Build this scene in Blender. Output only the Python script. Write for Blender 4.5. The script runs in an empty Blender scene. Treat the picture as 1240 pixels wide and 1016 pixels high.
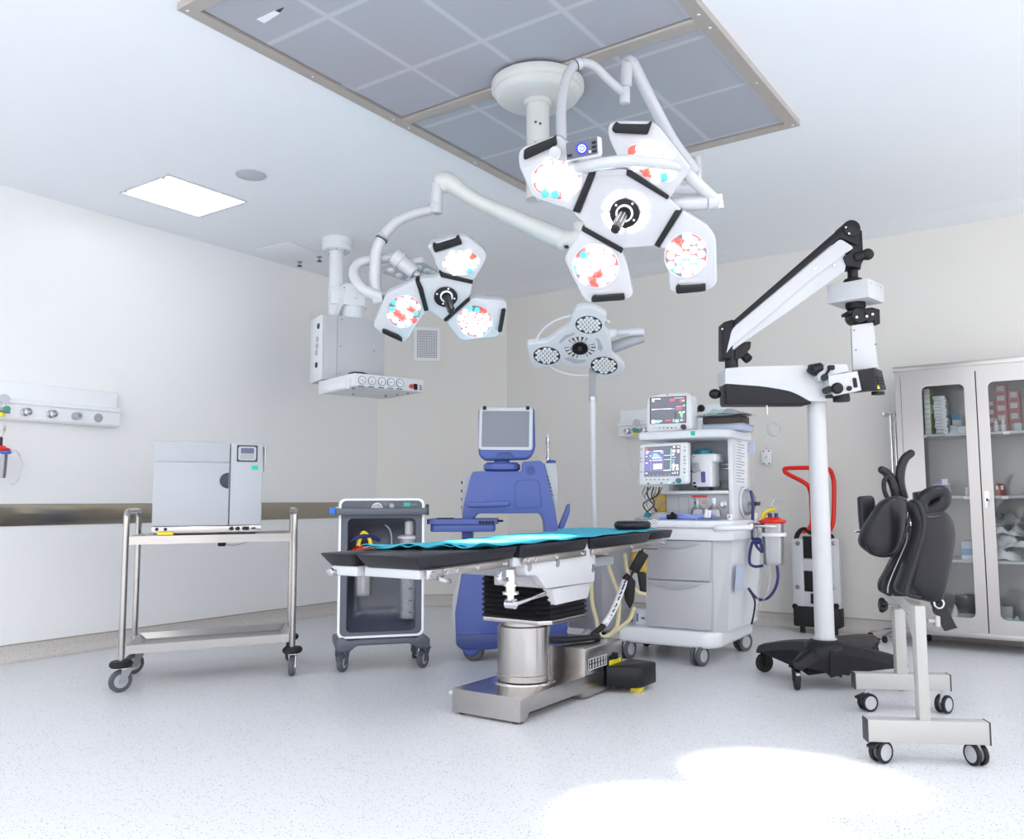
import bpy, bmesh, math, random
from mathutils import Vector as V, Matrix
random.seed(7)
SC = bpy.context.scene
COL = SC.collection
PI = math.pi
R = math.radians

# ------------------------------------------------------------------ camera
CAM_H = 1.0
YAW, PITCH, ROLL = R(34.817), R(5.375), R(-0.188)
FPX, PCX, PCY = 1037.0, 620.0, 508.0
_cy, _sy, _cp, _sp = math.cos(YAW), math.sin(YAW), math.cos(PITCH), math.sin(PITCH)
FWD = V((-_sy * _cp, _cy * _cp, _sp))
_r0 = V((_cy, _sy, 0)); _u0 = _r0.cross(FWD)
RGT = math.cos(ROLL) * _r0 + math.sin(ROLL) * _u0
UPV = -math.sin(ROLL) * _r0 + math.cos(ROLL) * _u0
EYE = V((0, 0, CAM_H))
cam_data = bpy.data.cameras.new('camera')
cam_data.sensor_fit = 'HORIZONTAL'; cam_data.sensor_width = 36.0
cam_data.lens = 36.0 * FPX / 1240.0
cam_data.clip_start = 0.05; cam_data.clip_end = 100
cam = bpy.data.objects.new('camera', cam_data); COL.objects.link(cam)
cam.matrix_world = Matrix(((RGT.x, UPV.x, -FWD.x, EYE.x), (RGT.y, UPV.y, -FWD.y, EYE.y), (RGT.z, UPV.z, -FWD.z, EYE.z), (0, 0, 0, 1)))
SC.camera = cam

# survey helpers: turn a sighting in the photograph into a point of the room
def ray(px, py): return FWD + RGT * ((px - PCX) / FPX) - UPV * ((py - PCY) / FPX)
def at_plane(px, py, p0, n):
    d = ray(px, py); n = V(n); return EYE + d * ((V(p0) - EYE).dot(n) / d.dot(n))
def at_z(px, py, z): return at_plane(px, py, (0, 0, z), (0, 0, 1))
def at_x(px, py, x): return at_plane(px, py, (x, 0, 0), (1, 0, 0))
def at_y(px, py, y): return at_plane(px, py, (0, y, 0), (0, 1, 0))
def at_depth(px, py, D): return EYE + ray(px, py) * D

class Fr:
    """upright frame: u along the front, d away into depth, z up"""
    def __init__(s, ox, oy, yaw, oz=0.0):
        s.o = V((ox, oy, oz)); s.yaw = R(yaw)
        s.u = V((math.cos(s.yaw), math.sin(s.yaw), 0)); s.d = V((-math.sin(s.yaw), math.cos(s.yaw), 0))
    def p(s, px, py, d=0.0):
        w = at_plane(px, py, s.o + s.d * d, s.d) - s.o
        return V((w.dot(s.u), d, w.z))
    def z(s, px, py, z):
        w = at_z(px, py, z) - s.o
        return V((w.dot(s.u), w.dot(s.d), z - s.o.z))
    def side(s, px, py, u):
        w = at_plane(px, py, s.o + s.u * u, s.u) - s.o
        return V((u, w.dot(s.d), w.z))
    def poly(s, pts, d=0.0): return [s.p(x, y, d) for x, y in pts]
    def loc(s, w): w = V(w) - s.o; return V((w.dot(s.u), w.dot(s.d), w.z))

class Pl:
    """tilted plane in world space: a to the right, b up, n towards the viewer"""
    def __init__(s, o, n):
        s.o = V(o); s.n = V(n).normalized()
        s.a = (UPV.cross(s.n)).normalized(); s.b = s.n.cross(s.a)
    def p(s, px, py, h=0.0): return at_plane(px, py, s.o + s.n * h, s.n)
    def poly(s, pts, h=0.0): return [s.p(x, y, h) for x, y in pts]

# ------------------------------------------------------------------ materials
def lin(c):
    return tuple((x / 12.92 if x <= 0.04045 else ((x + 0.055) / 1.055) ** 2.4) for x in c)
def rgb(r, g, b): return lin((r / 255, g / 255, b / 255))
MATS = {}
def mat(name, col, rough=0.5, metal=0.0, vary=0.04, scale=14.0, coat=0.0, bump=0.0, emit=None, estr=0.0, alpha=1.0, spec=0.5):
    m = bpy.data.materials.new(name); m.use_nodes = True
    nt = m.node_tree; b = nt.nodes['Principled BSDF']
    b.inputs['Metallic'].default_value = metal
    b.inputs['Coat Weight'].default_value = coat
    b.inputs['Coat Roughness'].default_value = 0.12
    b.inputs['Specular IOR Level'].default_value = spec
    tc = nt.nodes.new('ShaderNodeTexCoord'); no = nt.nodes.new('ShaderNodeTexNoise')
    no.inputs['Scale'].default_value = scale; no.inputs['Detail'].default_value = 4
    nt.links.new(tc.outputs['Object'], no.inputs['Vector'])
    ra = nt.nodes.new('ShaderNodeMix'); ra.data_type = 'RGBA'
    ra.inputs['A'].default_value = (*[c * (1 - vary) for c in col], 1)
    ra.inputs['B'].default_value = (*[min(1, c * (1 + vary)) for c in col], 1)
    nt.links.new(no.outputs['Fac'], ra.inputs['Factor'])
    nt.links.new(ra.outputs['Result'], b.inputs['Base Color'])
    mr = nt.nodes.new('ShaderNodeMapRange')
    mr.inputs['To Min'].default_value = max(0.02, rough - 0.05); mr.inputs['To Max'].default_value = min(1, rough + 0.05)
    nt.links.new(no.outputs['Fac'], mr.inputs['Value']); nt.links.new(mr.outputs['Result'], b.inputs['Roughness'])
    if bump:
        bp = nt.nodes.new('ShaderNodeBump'); bp.inputs['Strength'].default_value = bump; bp.inputs['Distance'].default_value = 0.004
        nt.links.new(no.outputs['Fac'], bp.inputs['Height']); nt.links.new(bp.outputs['Normal'], b.inputs['Normal'])
    if emit:
        b.inputs['Emission Color'].default_value = (*emit, 1); b.inputs['Emission Strength'].default_value = estr
    MATS[name] = m
    return m

def glass_mat(name, tint, opacity, rough=0.03):
    """thin clear sheet: mostly transparent, fresnel gloss, a little body colour"""
    m = bpy.data.materials.new(name); m.use_nodes = True; nt = m.node_tree
    nt.nodes.remove(nt.nodes['Principled BSDF']); out = nt.nodes['Material Output']
    tr = nt.nodes.new('ShaderNodeBsdfTransparent'); tr.inputs['Color'].default_value = (*tint, 1)
    gl = nt.nodes.new('ShaderNodeBsdfGlossy'); gl.inputs['Roughness'].default_value = rough
    df = nt.nodes.new('ShaderNodeBsdfDiffuse'); df.inputs['Color'].default_value = (*tint, 1)
    no = nt.nodes.new('ShaderNodeTexNoise'); no.inputs['Scale'].default_value = 9
    mr = nt.nodes.new('ShaderNodeMapRange'); mr.inputs['To Min'].default_value = opacity * .8; mr.inputs['To Max'].default_value = opacity * 1.2
    nt.links.new(no.outputs['Fac'], mr.inputs['Value'])
    m1 = nt.nodes.new('ShaderNodeMixShader'); nt.links.new(mr.outputs['Result'], m1.inputs['Fac'])
    nt.links.new(tr.outputs[0], m1.inputs[1]); nt.links.new(df.outputs[0], m1.inputs[2])
    lw = nt.nodes.new('ShaderNodeFresnel'); lw.inputs['IOR'].default_value = 1.4
    m2 = nt.nodes.new('ShaderNodeMixShader'); nt.links.new(lw.outputs[0], m2.inputs['Fac'])
    nt.links.new(m1.outputs[0], m2.inputs[1]); nt.links.new(gl.outputs[0], m2.inputs[2])
    nt.links.new(m2.outputs[0], out.inputs['Surface'])
    MATS[name] = m
    return m

def steel(name, col, rough, axis, stretch=60):
    m = mat(name, col, rough, 1.0, vary=0.05)
    nt = m.node_tree
    tc = nt.nodes['Texture Coordinate']; no = nt.nodes['Noise Texture']
    mp = nt.nodes.new('ShaderNodeMapping'); sc = [stretch, stretch, stretch]; sc[axis] = 1.5
    mp.inputs['Scale'].default_value = sc; no.inputs['Scale'].default_value = 3
    nt.links.new(tc.outputs['Object'], mp.inputs['Vector']); nt.links.new(mp.outputs['Vector'], no.inputs['Vector'])
    return m

# ------------------------------------------------------------------ things
TM = {}
def thing(name, label, cat, loc=(0, 0, 0), yaw=0.0, group=None):
    o = bpy.data.objects.new(name, None); COL.objects.link(o)
    o.empty_display_size = 0.1
    o.location = V(loc); o.rotation_euler = (0, 0, yaw)
    o['label'] = label; o['category'] = cat
    if group: o['group'] = group
    TM[o.name] = Matrix.Translation(V(loc)) @ Matrix.Rotation(yaw, 4, 'Z')
    return o
def fthing(fr, name, label, cat, group=None): return thing(name, label, cat, fr.o, fr.yaw, group)
def root(o):
    while o.parent: o = o.parent
    return o
def tag(o, label, cat, group=None):
    o['label'] = label; o['category'] = cat
    if group: o['group'] = group
    return o
def dup(src, loc=None, yaw=None, label=None, group=None):
    r = src.copy(); COL.objects.link(r)
    if loc is not None: r.location = V(loc)
    if yaw is not None: r.rotation_euler = (0, 0, yaw)
    if label: r['label'] = label
    if group: r['group'] = group
    for ch in list(src.children):
        c = ch.copy(); COL.objects.link(c); c.parent = r
        for g in list(ch.children):
            d = g.copy(); COL.objects.link(d); d.parent = c
    return r

def rrect(x0, x1, z0, z1, r, seg=6):
    """rounded rectangle outline (pairs)"""
    r = min(r, (x1 - x0) / 2 - 1e-4, (z1 - z0) / 2 - 1e-4); out = []
    for cx, cz, a in ((x1 - r, z1 - r, 0), (x0 + r, z1 - r, 90), (x0 + r, z0 + r, 180), (x1 - r, z0 + r, 270)):
        for k in range(seg + 1):
            t = R(a + 90 * k / seg); out.append((cx + r * math.cos(t), cz + r * math.sin(t)))
    return out
def round3(pts, r, seg=4):
    """round the corners of a closed loop of 3D points"""
    out = []; n = len(pts)
    rs = r if isinstance(r, (list, tuple)) else [r] * n
    for i in range(n):
        p, a, b = V(pts[i]), V(pts[i - 1]), V(pts[(i + 1) % n])
        la, lb = (a - p).length, (b - p).length
        q = min(rs[i], la * .48, lb * .48)
        if q < 1e-4: out.append(p); continue
        s, e = p + (a - p) * (q / la), p + (b - p) * (q / lb)
        for k in range(seg + 1):
            t = k / seg; out.append(s * (1 - t) ** 2 + p * 2 * t * (1 - t) + e * t * t)
    return out
def spline(pts, sub=8, closed=False):
    P = [V(p) for p in pts]; n = len(P); out = []
    rng = range(n if closed else n - 1)
    for i in rng:
        p0 = P[(i - 1) % n] if (closed or i > 0) else P[0] * 2 - P[1]
        p1, p2 = P[i], P[(i + 1) % n]
        p3 = P[(i + 2) % n] if (closed or i + 2 < n) else p2 * 2 - p1
        for k in range(sub):
            t = k / sub
            out.append(0.5 * ((2 * p1) + (p2 - p0) * t + (2 * p0 - 5 * p1 + 4 * p2 - p3) * t * t + (3 * p1 - p0 - 3 * p2 + p3) * t ** 3))
    if not closed: out.append(P[-1])
    return out
def basis(n):
    n = V(n).normalized(); h = V((0, 0, 1)) if abs(n.z) < .9 else V((1, 0, 0))
    a = h.cross(n).normalized(); return a, n.cross(a), n

class MB:
    pre = None
    def __init__(s): s.bm = bmesh.new(); s.mi = 0
    def m(s, i): s.mi = i; return s
    def _in(s, verts, faces):
        vs = [s.bm.verts.new(V(v)) for v in verts]
        for f in faces:
            try: fc = s.bm.faces.new([vs[i] for i in f]); fc.material_index = s.mi
            except ValueError: pass
        return s
    def _merge(s, t):
        bmesh.ops.recalc_face_normals(t, faces=t.faces)
        t.verts.index_update()
        vs = [s.bm.verts.new(v.co) for v in t.verts]
        for f in t.faces:
            fc = s.bm.faces.new([vs[v.index] for v in f.verts]); fc.material_index = s.mi
        t.free(); return s
    def box(s, x0, x1, y0, y1, z0, z1, bev=0.0, seg=2):
        c = [(x, y, z) for x in (x0, x1) for y in (y0, y1) for z in (z0, z1)]
        return s.hexa(c, bev, seg)
    def hexa(s, c, bev=0.0, seg=2):
        """8 corners ordered x-major (000,001,010,011,100,...)"""
        t = bmesh.new(); vs = [t.verts.new(V(p)) for p in c]
        for f in ((0, 1, 3, 2), (4, 6, 7, 5), (0, 4, 5, 1), (2, 3, 7, 6), (0, 2, 6, 4), (1, 5, 7, 3)): t.faces.new([vs[i] for i in f])
        if bev: bmesh.ops.bevel(t, geom=list(t.edges), offset=bev, segments=seg, profile=.5, affect='EDGES')
        return s._merge(t)
    def obox(s, c, ax, hs, bev=0.0, seg=2):
        c = V(c); A = [V(a).normalized() * h for a, h in zip(ax, hs)]
        return s.hexa([c + A[0] * i + A[1] * j + A[2] * k for i in (-1, 1) for j in (-1, 1) for k in (-1, 1)], bev, seg)
    def prism(s, loop, off, bev=0.0, seg=2):
        t = bmesh.new(); n = len(loop); off = V(off)
        a = [t.verts.new(V(p)) for p in loop]; b = [t.verts.new(V(p) + off) for p in loop]
        fa = t.faces.new(a); fb = t.faces.new(b[::-1])
        for i in range(n): t.faces.new((a[i], b[i], b[(i + 1) % n], a[(i + 1) % n]))
        bmesh.ops.recalc_face_normals(t, faces=t.faces)
        if bev:
            bmesh.ops.bevel(t, geom=list(fa.edges) + list(fb.edges), offset=bev, segments=seg, profile=.5, affect='EDGES', clamp_overlap=True)
        return s._merge(t)
    def ring(s, outer, inner, off):
        """frame between two loops of equal length, extruded"""
        n = len(outer); off = V(off); O = [V(p) for p in outer]; I = [V(p) for p in inner]
        vs = O + I + [p + off for p in O] + [p + off for p in I]; fs = []
        for i in range(n):
            j = (i + 1) % n
            fs += [(i, j, n + j, n + i), (2 * n + i, 3 * n + i, 3 * n + j, 2 * n + j), (i, 2 * n + i, 2 * n + j, j), (n + i, n + j, 3 * n + j, 3 * n + i)]
        t = bmesh.new(); w = [t.verts.new(p) for p in vs]
        for f in fs: t.faces.new([w[i] for i in f])
        return s._merge(t)
    def face(s, loop): return s._in(loop, [list(range(len(loop)))])
    def cyl(s, p0, p1, r0, r1=None, seg=24, bev=0.0):
        p0, p1 = V(p0), V(p1); r1 = r0 if r1 is None else r1
        L = (p1 - p0).length
        if bev: return s.lathe([(0, 0), (r0 - bev, 0), (r0 - bev * .3, bev * .3), (r0, bev), (r1, L - bev), (r1 - bev * .3, L - bev * .3), (r1 - bev, L), (0, L)], p0, p1 - p0, seg)
        return s.lathe([(0, 0), (r0, 0), (r1, L), (0, L)], p0, p1 - p0, seg)
    def lathe(s, prof, base=(0, 0, 0), axis=(0, 0, 1), seg=24):
        a, b, n = basis(axis); base = V(base); t = bmesh.new(); rows = []
        for r, h in prof:
            if r < 1e-6: rows.append([t.verts.new(base + n * h)])
            else: rows.append([t.verts.new(base + n * h + (a * math.cos(2 * PI * k / seg) + b * math.sin(2 * PI * k / seg)) * r) for k in range(seg)])
        for i in range(len(rows) - 1):
            A, B = rows[i], rows[i + 1]
            if len(A) == 1 and len(B) == 1: continue
            for k in range(seg):
                j = (k + 1) % seg
                if len(A) == 1: t.faces.new((A[0], B[k], B[j]))
                elif len(B) == 1: t.faces.new((A[k], A[j], B[0]))
                else: t.faces.new((A[k], A[j], B[j], B[k]))
        return s._merge(t)
    def tube(s, pts, r, seg=10, sub=8, closed=False, smooth=True):
        P = spline(pts, sub, closed) if smooth and len(pts) > 2 else [V(p) for p in pts]
        n = len(P)
        if isinstance(r, (list, tuple)):
            k = len(r) - 1; rs = []
            for i in range(n):
                f = i / (n - 1) * k; q = min(int(f), k - 1); rs.append(r[q] + (r[q + 1] - r[q]) * (f - q))
        else: rs = [r] * n
        t = bmesh.new(); rows = []; tan = []
        for i in range(n):
            a = P[(i - 1) % n] if closed or i else P[0]; b = P[(i + 1) % n] if closed or i < n - 1 else P[-1]
            tan.append((b - a).normalized())
        x, y, _ = basis(tan[0])
        for i in range(n):
            x = (x - tan[i] * x.dot(tan[i])).normalized(); y = tan[i].cross(x)
            rows.append([t.verts.new(P[i] + (x * math.cos(2 * PI * k / seg) + y * math.sin(2 * PI * k / seg)) * rs[i]) for k in range(seg)])
        for i in range(n if closed else n - 1):
            A, B = rows[i], rows[(i + 1) % n]
            for k in range(seg): t.faces.new((A[k], A[(k + 1) % seg], B[(k + 1) % seg], B[k]))
        if not closed: t.faces.new(rows[0][::-1]); t.faces.new(rows[-1])
        return s._merge(t)
    def strap(s, pts, w, th, wdir, sub=8):
        """flat band following pts, wide along wdir"""
        P = spline(pts, sub); w_ = V(wdir).normalized() * w / 2; t = bmesh.new(); rows = []
        for i, p in enumerate(P):
            tg = (P[min(i + 1, len(P) - 1)] - P[max(i - 1, 0)]).normalized(); nn = tg.cross(w_).normalized() * th / 2
            rows.append([t.verts.new(p + a) for a in (w_ + nn, -w_ + nn, -w_ - nn, w_ - nn)])
        for A, B in zip(rows, rows[1:]):
            for k in range(4): t.faces.new((A[k], A[(k + 1) % 4], B[(k + 1) % 4], B[k]))
        t.faces.new(rows[0][::-1]); t.faces.new(rows[-1])
        return s._merge(t)
    def ell(s, c, rad, ax=None, nu=20, nv=12):
        ax = ax or ((1, 0, 0), (0, 1, 0), (0, 0, 1)); A = [V(a).normalized() * r for a, r in zip(ax, rad)]; c = V(c)
        t = bmesh.new(); rows = []
        for j in range(nv + 1):
            ph = PI * j / nv
            if j in (0, nv): rows.append([t.verts.new(c + A[2] * math.cos(ph))])
            else: rows.append([t.verts.new(c + (A[0] * math.cos(2 * PI * k / nu) + A[1] * math.sin(2 * PI * k / nu)) * math.sin(ph) + A[2] * math.cos(ph)) for k in range(nu)])
        for A_, B in zip(rows, rows[1:]):
            for k in range(nu):
                j = (k + 1) % nu
                if len(A_) == 1: t.faces.new((A_[0], B[k], B[j]))
                elif len(B) == 1: t.faces.new((A_[k], B[0], A_[j]))
                else: t.faces.new((A_[k], B[k], B[j], A_[j]))
        return s._merge(t)
    def torus(s, c, n, Rr, r, seg=32, ts=8, a=None, b=None, ry=None):
        if a is None: a, b, n = basis(n)
        ry = ry or Rr
        return s.tube([V(c) + V(a) * Rr * math.cos(2 * PI * k / seg) + V(b) * ry * math.sin(2 * PI * k / seg) for k in range(seg)], r, ts, 1, True)
    def sheet(s, rows, th):
        """grid of points (list of rows) given thickness along -z-ish normals"""
        t = bmesh.new(); nu, nv = len(rows[0]), len(rows)
        g = [[t.verts.new(V(p)) for p in r] for r in rows]
        for j in range(nv - 1):
            for i in range(nu - 1): t.faces.new((g[j][i], g[j][i + 1], g[j + 1][i + 1], g[j + 1][i]))
        bmesh.ops.recalc_face_normals(t, faces=t.faces); t.normal_update()
        bmesh.ops.solidify(t, geom=list(t.faces), thickness=th)
        return s._merge(t)
    def build(s, name, mats, parent=None, world=False, smooth=33, subdiv=0):
        me = bpy.data.meshes.new(name)
        if world and parent:
            s.bm.transform(TM[root(parent).name].inverted())
        if MB.pre is not None: s.bm.transform(MB.pre)
        s.bm.to_mesh(me); s.bm.free()
        for m in (mats if isinstance(mats, (list, tuple)) else [mats]): me.materials.append(MATS[m] if isinstance(m, str) else m)
        if smooth:
            me.polygons.foreach_set('use_smooth', [True] * len(me.polygons)); me.set_sharp_from_angle(angle=R(smooth))
        o = bpy.data.objects.new(name, me); COL.objects.link(o)
        if parent: o.parent = parent
        if subdiv:
            md = o.modifiers.new('subdivision', 'SUBSURF'); md.levels = subdiv; md.render_levels = subdiv
        return o

def circ(c, a, b, r, n=32, ry=None, t0=0.0, t1=2 * PI, end=False):
    ry = ry or r; k_ = n if not end else n - 1
    return [V(c) + V(a) * r * math.cos(t0 + (t1 - t0) * k / k_) + V(b) * ry * math.sin(t0 + (t1 - t0) * k / k_) for k in range(n)]

def text_mesh(body, size, o, a, b, name, matn, parent, depth=0.001, align='CENTER'):
    """flat lettering as a mesh, at o (parent space), running along a, up along b"""
    cu = bpy.data.curves.new(name, 'FONT'); cu.body = body; cu.size = size; cu.extrude = depth
    cu.align_x = align; cu.align_y = 'CENTER'; cu.resolution_u = 2
    t = bpy.data.objects.new(name, cu); COL.objects.link(t)
    dg = bpy.context.evaluated_depsgraph_get(); me = bpy.data.meshes.new_from_object(t.evaluated_get(dg))
    bpy.data.objects.remove(t); a = V(a).normalized(); b = V(b).normalized(); n = a.cross(b)
    me.transform(Matrix(((a.x, b.x, n.x, o[0]), (a.y, b.y, n.y, o[1]), (a.z, b.z, n.z, o[2]), (0, 0, 0, 1))))
    me.materials.clear(); me.materials.append(MATS[matn])
    ob = bpy.data.objects.new(name, me); COL.objects.link(ob); ob.parent = parent
    return ob

X, Y, Z = V((1, 0, 0)), V((0, 1, 0)), V((0, 0, 1))

def caster(parent, c, r, w, face, fork, tyre, hub, top, lead=0.03, twin=False, brake=None, hubr=.62):
    """swivel castor touching the floor at c (parent space); face = rolling direction angle; fork reaches up to top"""
    c = V(c); a = R(face); t = V((math.cos(a), math.sin(a), 0)); ax = V((-math.sin(a), math.cos(a), 0))
    ce = V((c.x, c.y, r)); st = V((c.x, c.y, 0)) + t * lead
    f = MB()
    if twin:
        f.prism(round3([ce - ax * w * .16 + t * q[0] + Z * q[1] for q in ((r * .45, -r * .1), (r * .75, r * .75), (lead + .014, top - r), (lead - .014, top - r), (-r * .35, r * .85), (-r * .5, r * .2))], .01, 3), ax * w * .32)
        f.cyl(st + Z * (top - .02), st + Z * top, .014, seg=14)
    else:
        for sg in (-1, 1):
            f.prism([ce + ax * sg * (w / 2 + .006) + t * q[0] + Z * q[1] for q in ((-.014, -.012), (.014, -.012), (lead + .026, top - r - .014), (lead - .03, top - r - .014))], ax * sg * -.004)
        f.obox(st + Z * (top - .012), (t, ax, Z), (.032, w / 2 + .008, .006), .002)
        f.cyl(st + Z * (top - .02), st + Z * top, .016, seg=14)
        f.cyl(ce - ax * (w / 2 + .008), ce + ax * (w / 2 + .008), .008, seg=10)
    o = f.build('caster', fork, parent)
    for sg in ((-1, 1) if twin else (0,)):
        m = ce + ax * sg * w * .36; hw = w * .18 if twin else w / 2
        wm = MB()
        wm.lathe([(r * hubr, -hw), (r * .92, -hw), (r, -hw * .6), (r, hw * .6), (r * .92, hw), (r * hubr, hw), (r * hubr, -hw)], m, ax, 28)
        wm.m(1).lathe([(0, -hw * .95), (r * .2, -hw * 1.08), (r * hubr, -hw * .9), (r * hubr, hw * .9), (r * .2, hw * 1.08), (0, hw * .95)], m, ax, 28)
        wm.build('wheel', [tyre, hub], o)
    if brake:
        b = MB(); b.obox(ce - t * (r * .7) + Z * r * .75, (t + Z * .3, ax, Z), (.03, w * .4, .006), .003)
        b.build('brake_pedal', brake, o)
    return o
# ------------------------------------------------------------------ colours
mat('white_paint', rgb(203, 204, 208), .38)
mat('white_plastic', rgb(200, 202, 207), .32, vary=.02)
mat('white_gloss', rgb(190, 192, 198), .2, vary=.02, coat=.3)
mat('machine_white', rgb(230, 232, 237), .3, vary=.02, coat=.15)
mat('stand_grey', rgb(176, 175, 173), .4, vary=.02)
mat('cream_plastic', rgb(206, 207, 206), .35, vary=.02)
mat('light_grey', rgb(180, 183, 190), .4, vary=.02)
mat('mid_grey', rgb(164, 166, 172), .42, vary=.03)
mat('soft_grey', rgb(192, 193, 198), .42, vary=.02)
mat('cart_grey', rgb(90, 94, 108), .35, vary=.03)
mat('cart_grey_deep', rgb(74, 78, 92), .3, vary=.03, coat=.3)
mat('dark_grey', rgb(54, 54, 60), .45)
mat('black_plastic', rgb(20, 20, 25), .42, spec=.35)
mat('black_soft', rgb(44, 43, 52), .5)
mat('black_rubber', rgb(20, 20, 23), .6)
mat('tyre_grey', rgb(84, 86, 92), .55)
mat('hub_grey', rgb(176, 178, 184), .4)
mat('black_pad', rgb(27, 26, 34), .36, vary=.06, coat=.06, scale=40, bump=.02, spec=.32)
mat('black_vinyl', rgb(26, 25, 31), .34, vary=.05, coat=.06, spec=.35)
mat('micro_black', rgb(25, 23, 32), .45, spec=.3)
mat('blue_plastic', rgb(76, 95, 166), .4, vary=.03)
mat('blue_dark', rgb(60, 75, 136), .42, vary=.03)
mat('teal', rgb(28, 190, 166), .5)
mat('teal_cap', rgb(18, 128, 142), .35)
mat('red', rgb(226, 34, 22), .32)
mat('red_pack', rgb(150, 36, 36), .5)
mat('yellow', rgb(238, 216, 48), .45)
mat('yellow_sticker', rgb(238, 226, 40), .5)
mat('amber_bag', rgb(206, 168, 72), .4, vary=.12)
mat('hose_beige', rgb(226, 212, 172), .45)
mat('navy', rgb(36, 42, 110), .4)
mat('navy_dark', rgb(44, 42, 74), .35)
mat('bright_blue', rgb(52, 112, 206), .4)
mat('pale_blue', rgb(188, 199, 222), .5)
mat('tube_blue', rgb(148, 166, 226), .4, vary=.1)
mat('purple', rgb(98, 78, 150), .45)
mat('green_dot', rgb(70, 150, 130), .4)
mat('paper', rgb(236, 238, 242), .7)
mat('paper_print', rgb(170, 173, 182), .7)
mat('carton_white', rgb(226, 230, 234), .6)
mat('carton_blue', rgb(96, 160, 206), .55)
mat('carton_lilac', rgb(120, 116, 178), .55)
mat('carton_lime', rgb(196, 208, 110), .55)
mat('bag_white', rgb(222, 226, 230), .35, vary=.06, bump=.25, scale=25)
mat('bag_grey', rgb(150, 152, 158), .35, vary=.08, bump=.25, scale=25)
mat('bag_teal', rgb(176, 216, 220), .4, vary=.08, bump=.2, scale=25)
mat('brown_box', rgb(60, 48, 48), .45)
mat('skirting_line', rgb(172, 160, 146), .5)
mat('tan_panel', rgb(170, 160, 140), .3)
steel('steel_x', rgb(182, 178, 176), .22, 0)
steel('steel_y', rgb(182, 178, 176), .22, 1)
steel('steel_z', rgb(182, 178, 176), .22, 2)
mat('strip_steel', rgb(176, 168, 152), .16, .85, vary=.06, scale=3)
mat('steel_frame', rgb(196, 188, 182), .38, .55, vary=.08, scale=5)
steel('steel_cabinet', rgb(187, 183, 182), .36, 2)
mat('steel_inner', rgb(150, 147, 148), .4, .5)
mat('chrome', rgb(228, 228, 232), .09, 1.0, vary=.02)
mat('dull_chrome', rgb(190, 190, 194), .25, 1.0)
mat('aluminium', rgb(216, 217, 220), .3, .85)
glass_mat('clear_glass', (.965, .975, .975), .012)
glass_mat('canister', (.965, .97, .985), .2)
glass_mat('canister_smoke', (.84, .85, .92), .26)
glass_mat('clear_film', (.96, .97, .98), .5, .1)
mat('screen_grey', rgb(126, 128, 140), .16, vary=.02)
mat('screen_dark', rgb(84, 85, 96), .15, vary=.02, emit=rgb(92, 94, 108), estr=.42)
mat('screen_violet', rgb(116, 114, 160), .2, emit=rgb(130, 128, 180), estr=.22)
mat('screen_black', rgb(34, 34, 44), .12)
mat('pix_white', rgb(235, 240, 245), .4, emit=(1, 1, 1), estr=.8)
mat('pix_red', rgb(226, 90, 100), .4, emit=rgb(226, 80, 90), estr=.6)
mat('pix_green', rgb(150, 200, 150), .4, emit=rgb(140, 210, 150), estr=.6)
mat('pix_cyan', rgb(150, 200, 225), .4, emit=rgb(150, 200, 225), estr=.6)
mat('pix_blue', rgb(30, 42, 150), .3, emit=rgb(40, 60, 220), estr=.25)
mat('lcd_grey', rgb(92, 92, 128), .2)
mat('led_white', (1, 1, 1), .3, emit=(1.0, .98, .96), estr=4.0)
mat('led_red', rgb(236, 60, 50), .25, emit=rgb(240, 80, 70), estr=.7)
mat('led_teal', rgb(60, 160, 160), .25, emit=rgb(90, 180, 180), estr=.4)
mat('led_clear', rgb(236, 238, 240), .1, coat=.6)
mat('rail_white', rgb(244, 246, 250), .35, vary=.01)
def led_tray_material():
    m = mat('led_tray', rgb(190, 150, 158), .3); nt = m.node_tree; b = nt.nodes['Principled BSDF']; tc = nt.nodes['Texture Coordinate']
    v = nt.nodes.new('ShaderNodeTexVoronoi'); v.inputs['Scale'].default_value = 34; nt.links.new(tc.outputs['Object'], v.inputs['Vector'])
    se = nt.nodes.new('ShaderNodeSeparateColor'); nt.links.new(v.outputs['Color'], se.inputs['Color'])
    cr = nt.nodes.new('ShaderNodeValToRGB'); cr.color_ramp.interpolation = 'CONSTANT'
    for p, c in ((0.0, rgb(206, 120, 126)), (.28, rgb(196, 192, 200)), (.5, rgb(206, 96, 98)), (.68, rgb(110, 170, 176)), (.84, rgb(120, 110, 118))):
        e = cr.color_ramp.elements.new(p) if p else cr.color_ramp.elements[0]; e.position = p; e.color = (*c, 1)
    nt.links.new(se.outputs['Red'], cr.inputs['Fac']); nt.links.new(cr.outputs['Color'], b.inputs['Base Color'])
led_tray_material()
mat('panel_light', (1, 1, 1), .4, emit=(.97, .985, 1.0), estr=1.3)
mat('added_fill_panel', (1, 1, 1), .4, emit=(.97, .985, 1.0), estr=8.0)  # stronger glow for the fill panels added out of view
mat('plenum_grey', rgb(168, 169, 178), .5, vary=.02)
mat('drape_teal', rgb(50, 178, 204), .6, vary=.06, scale=30, bump=.1)

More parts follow.
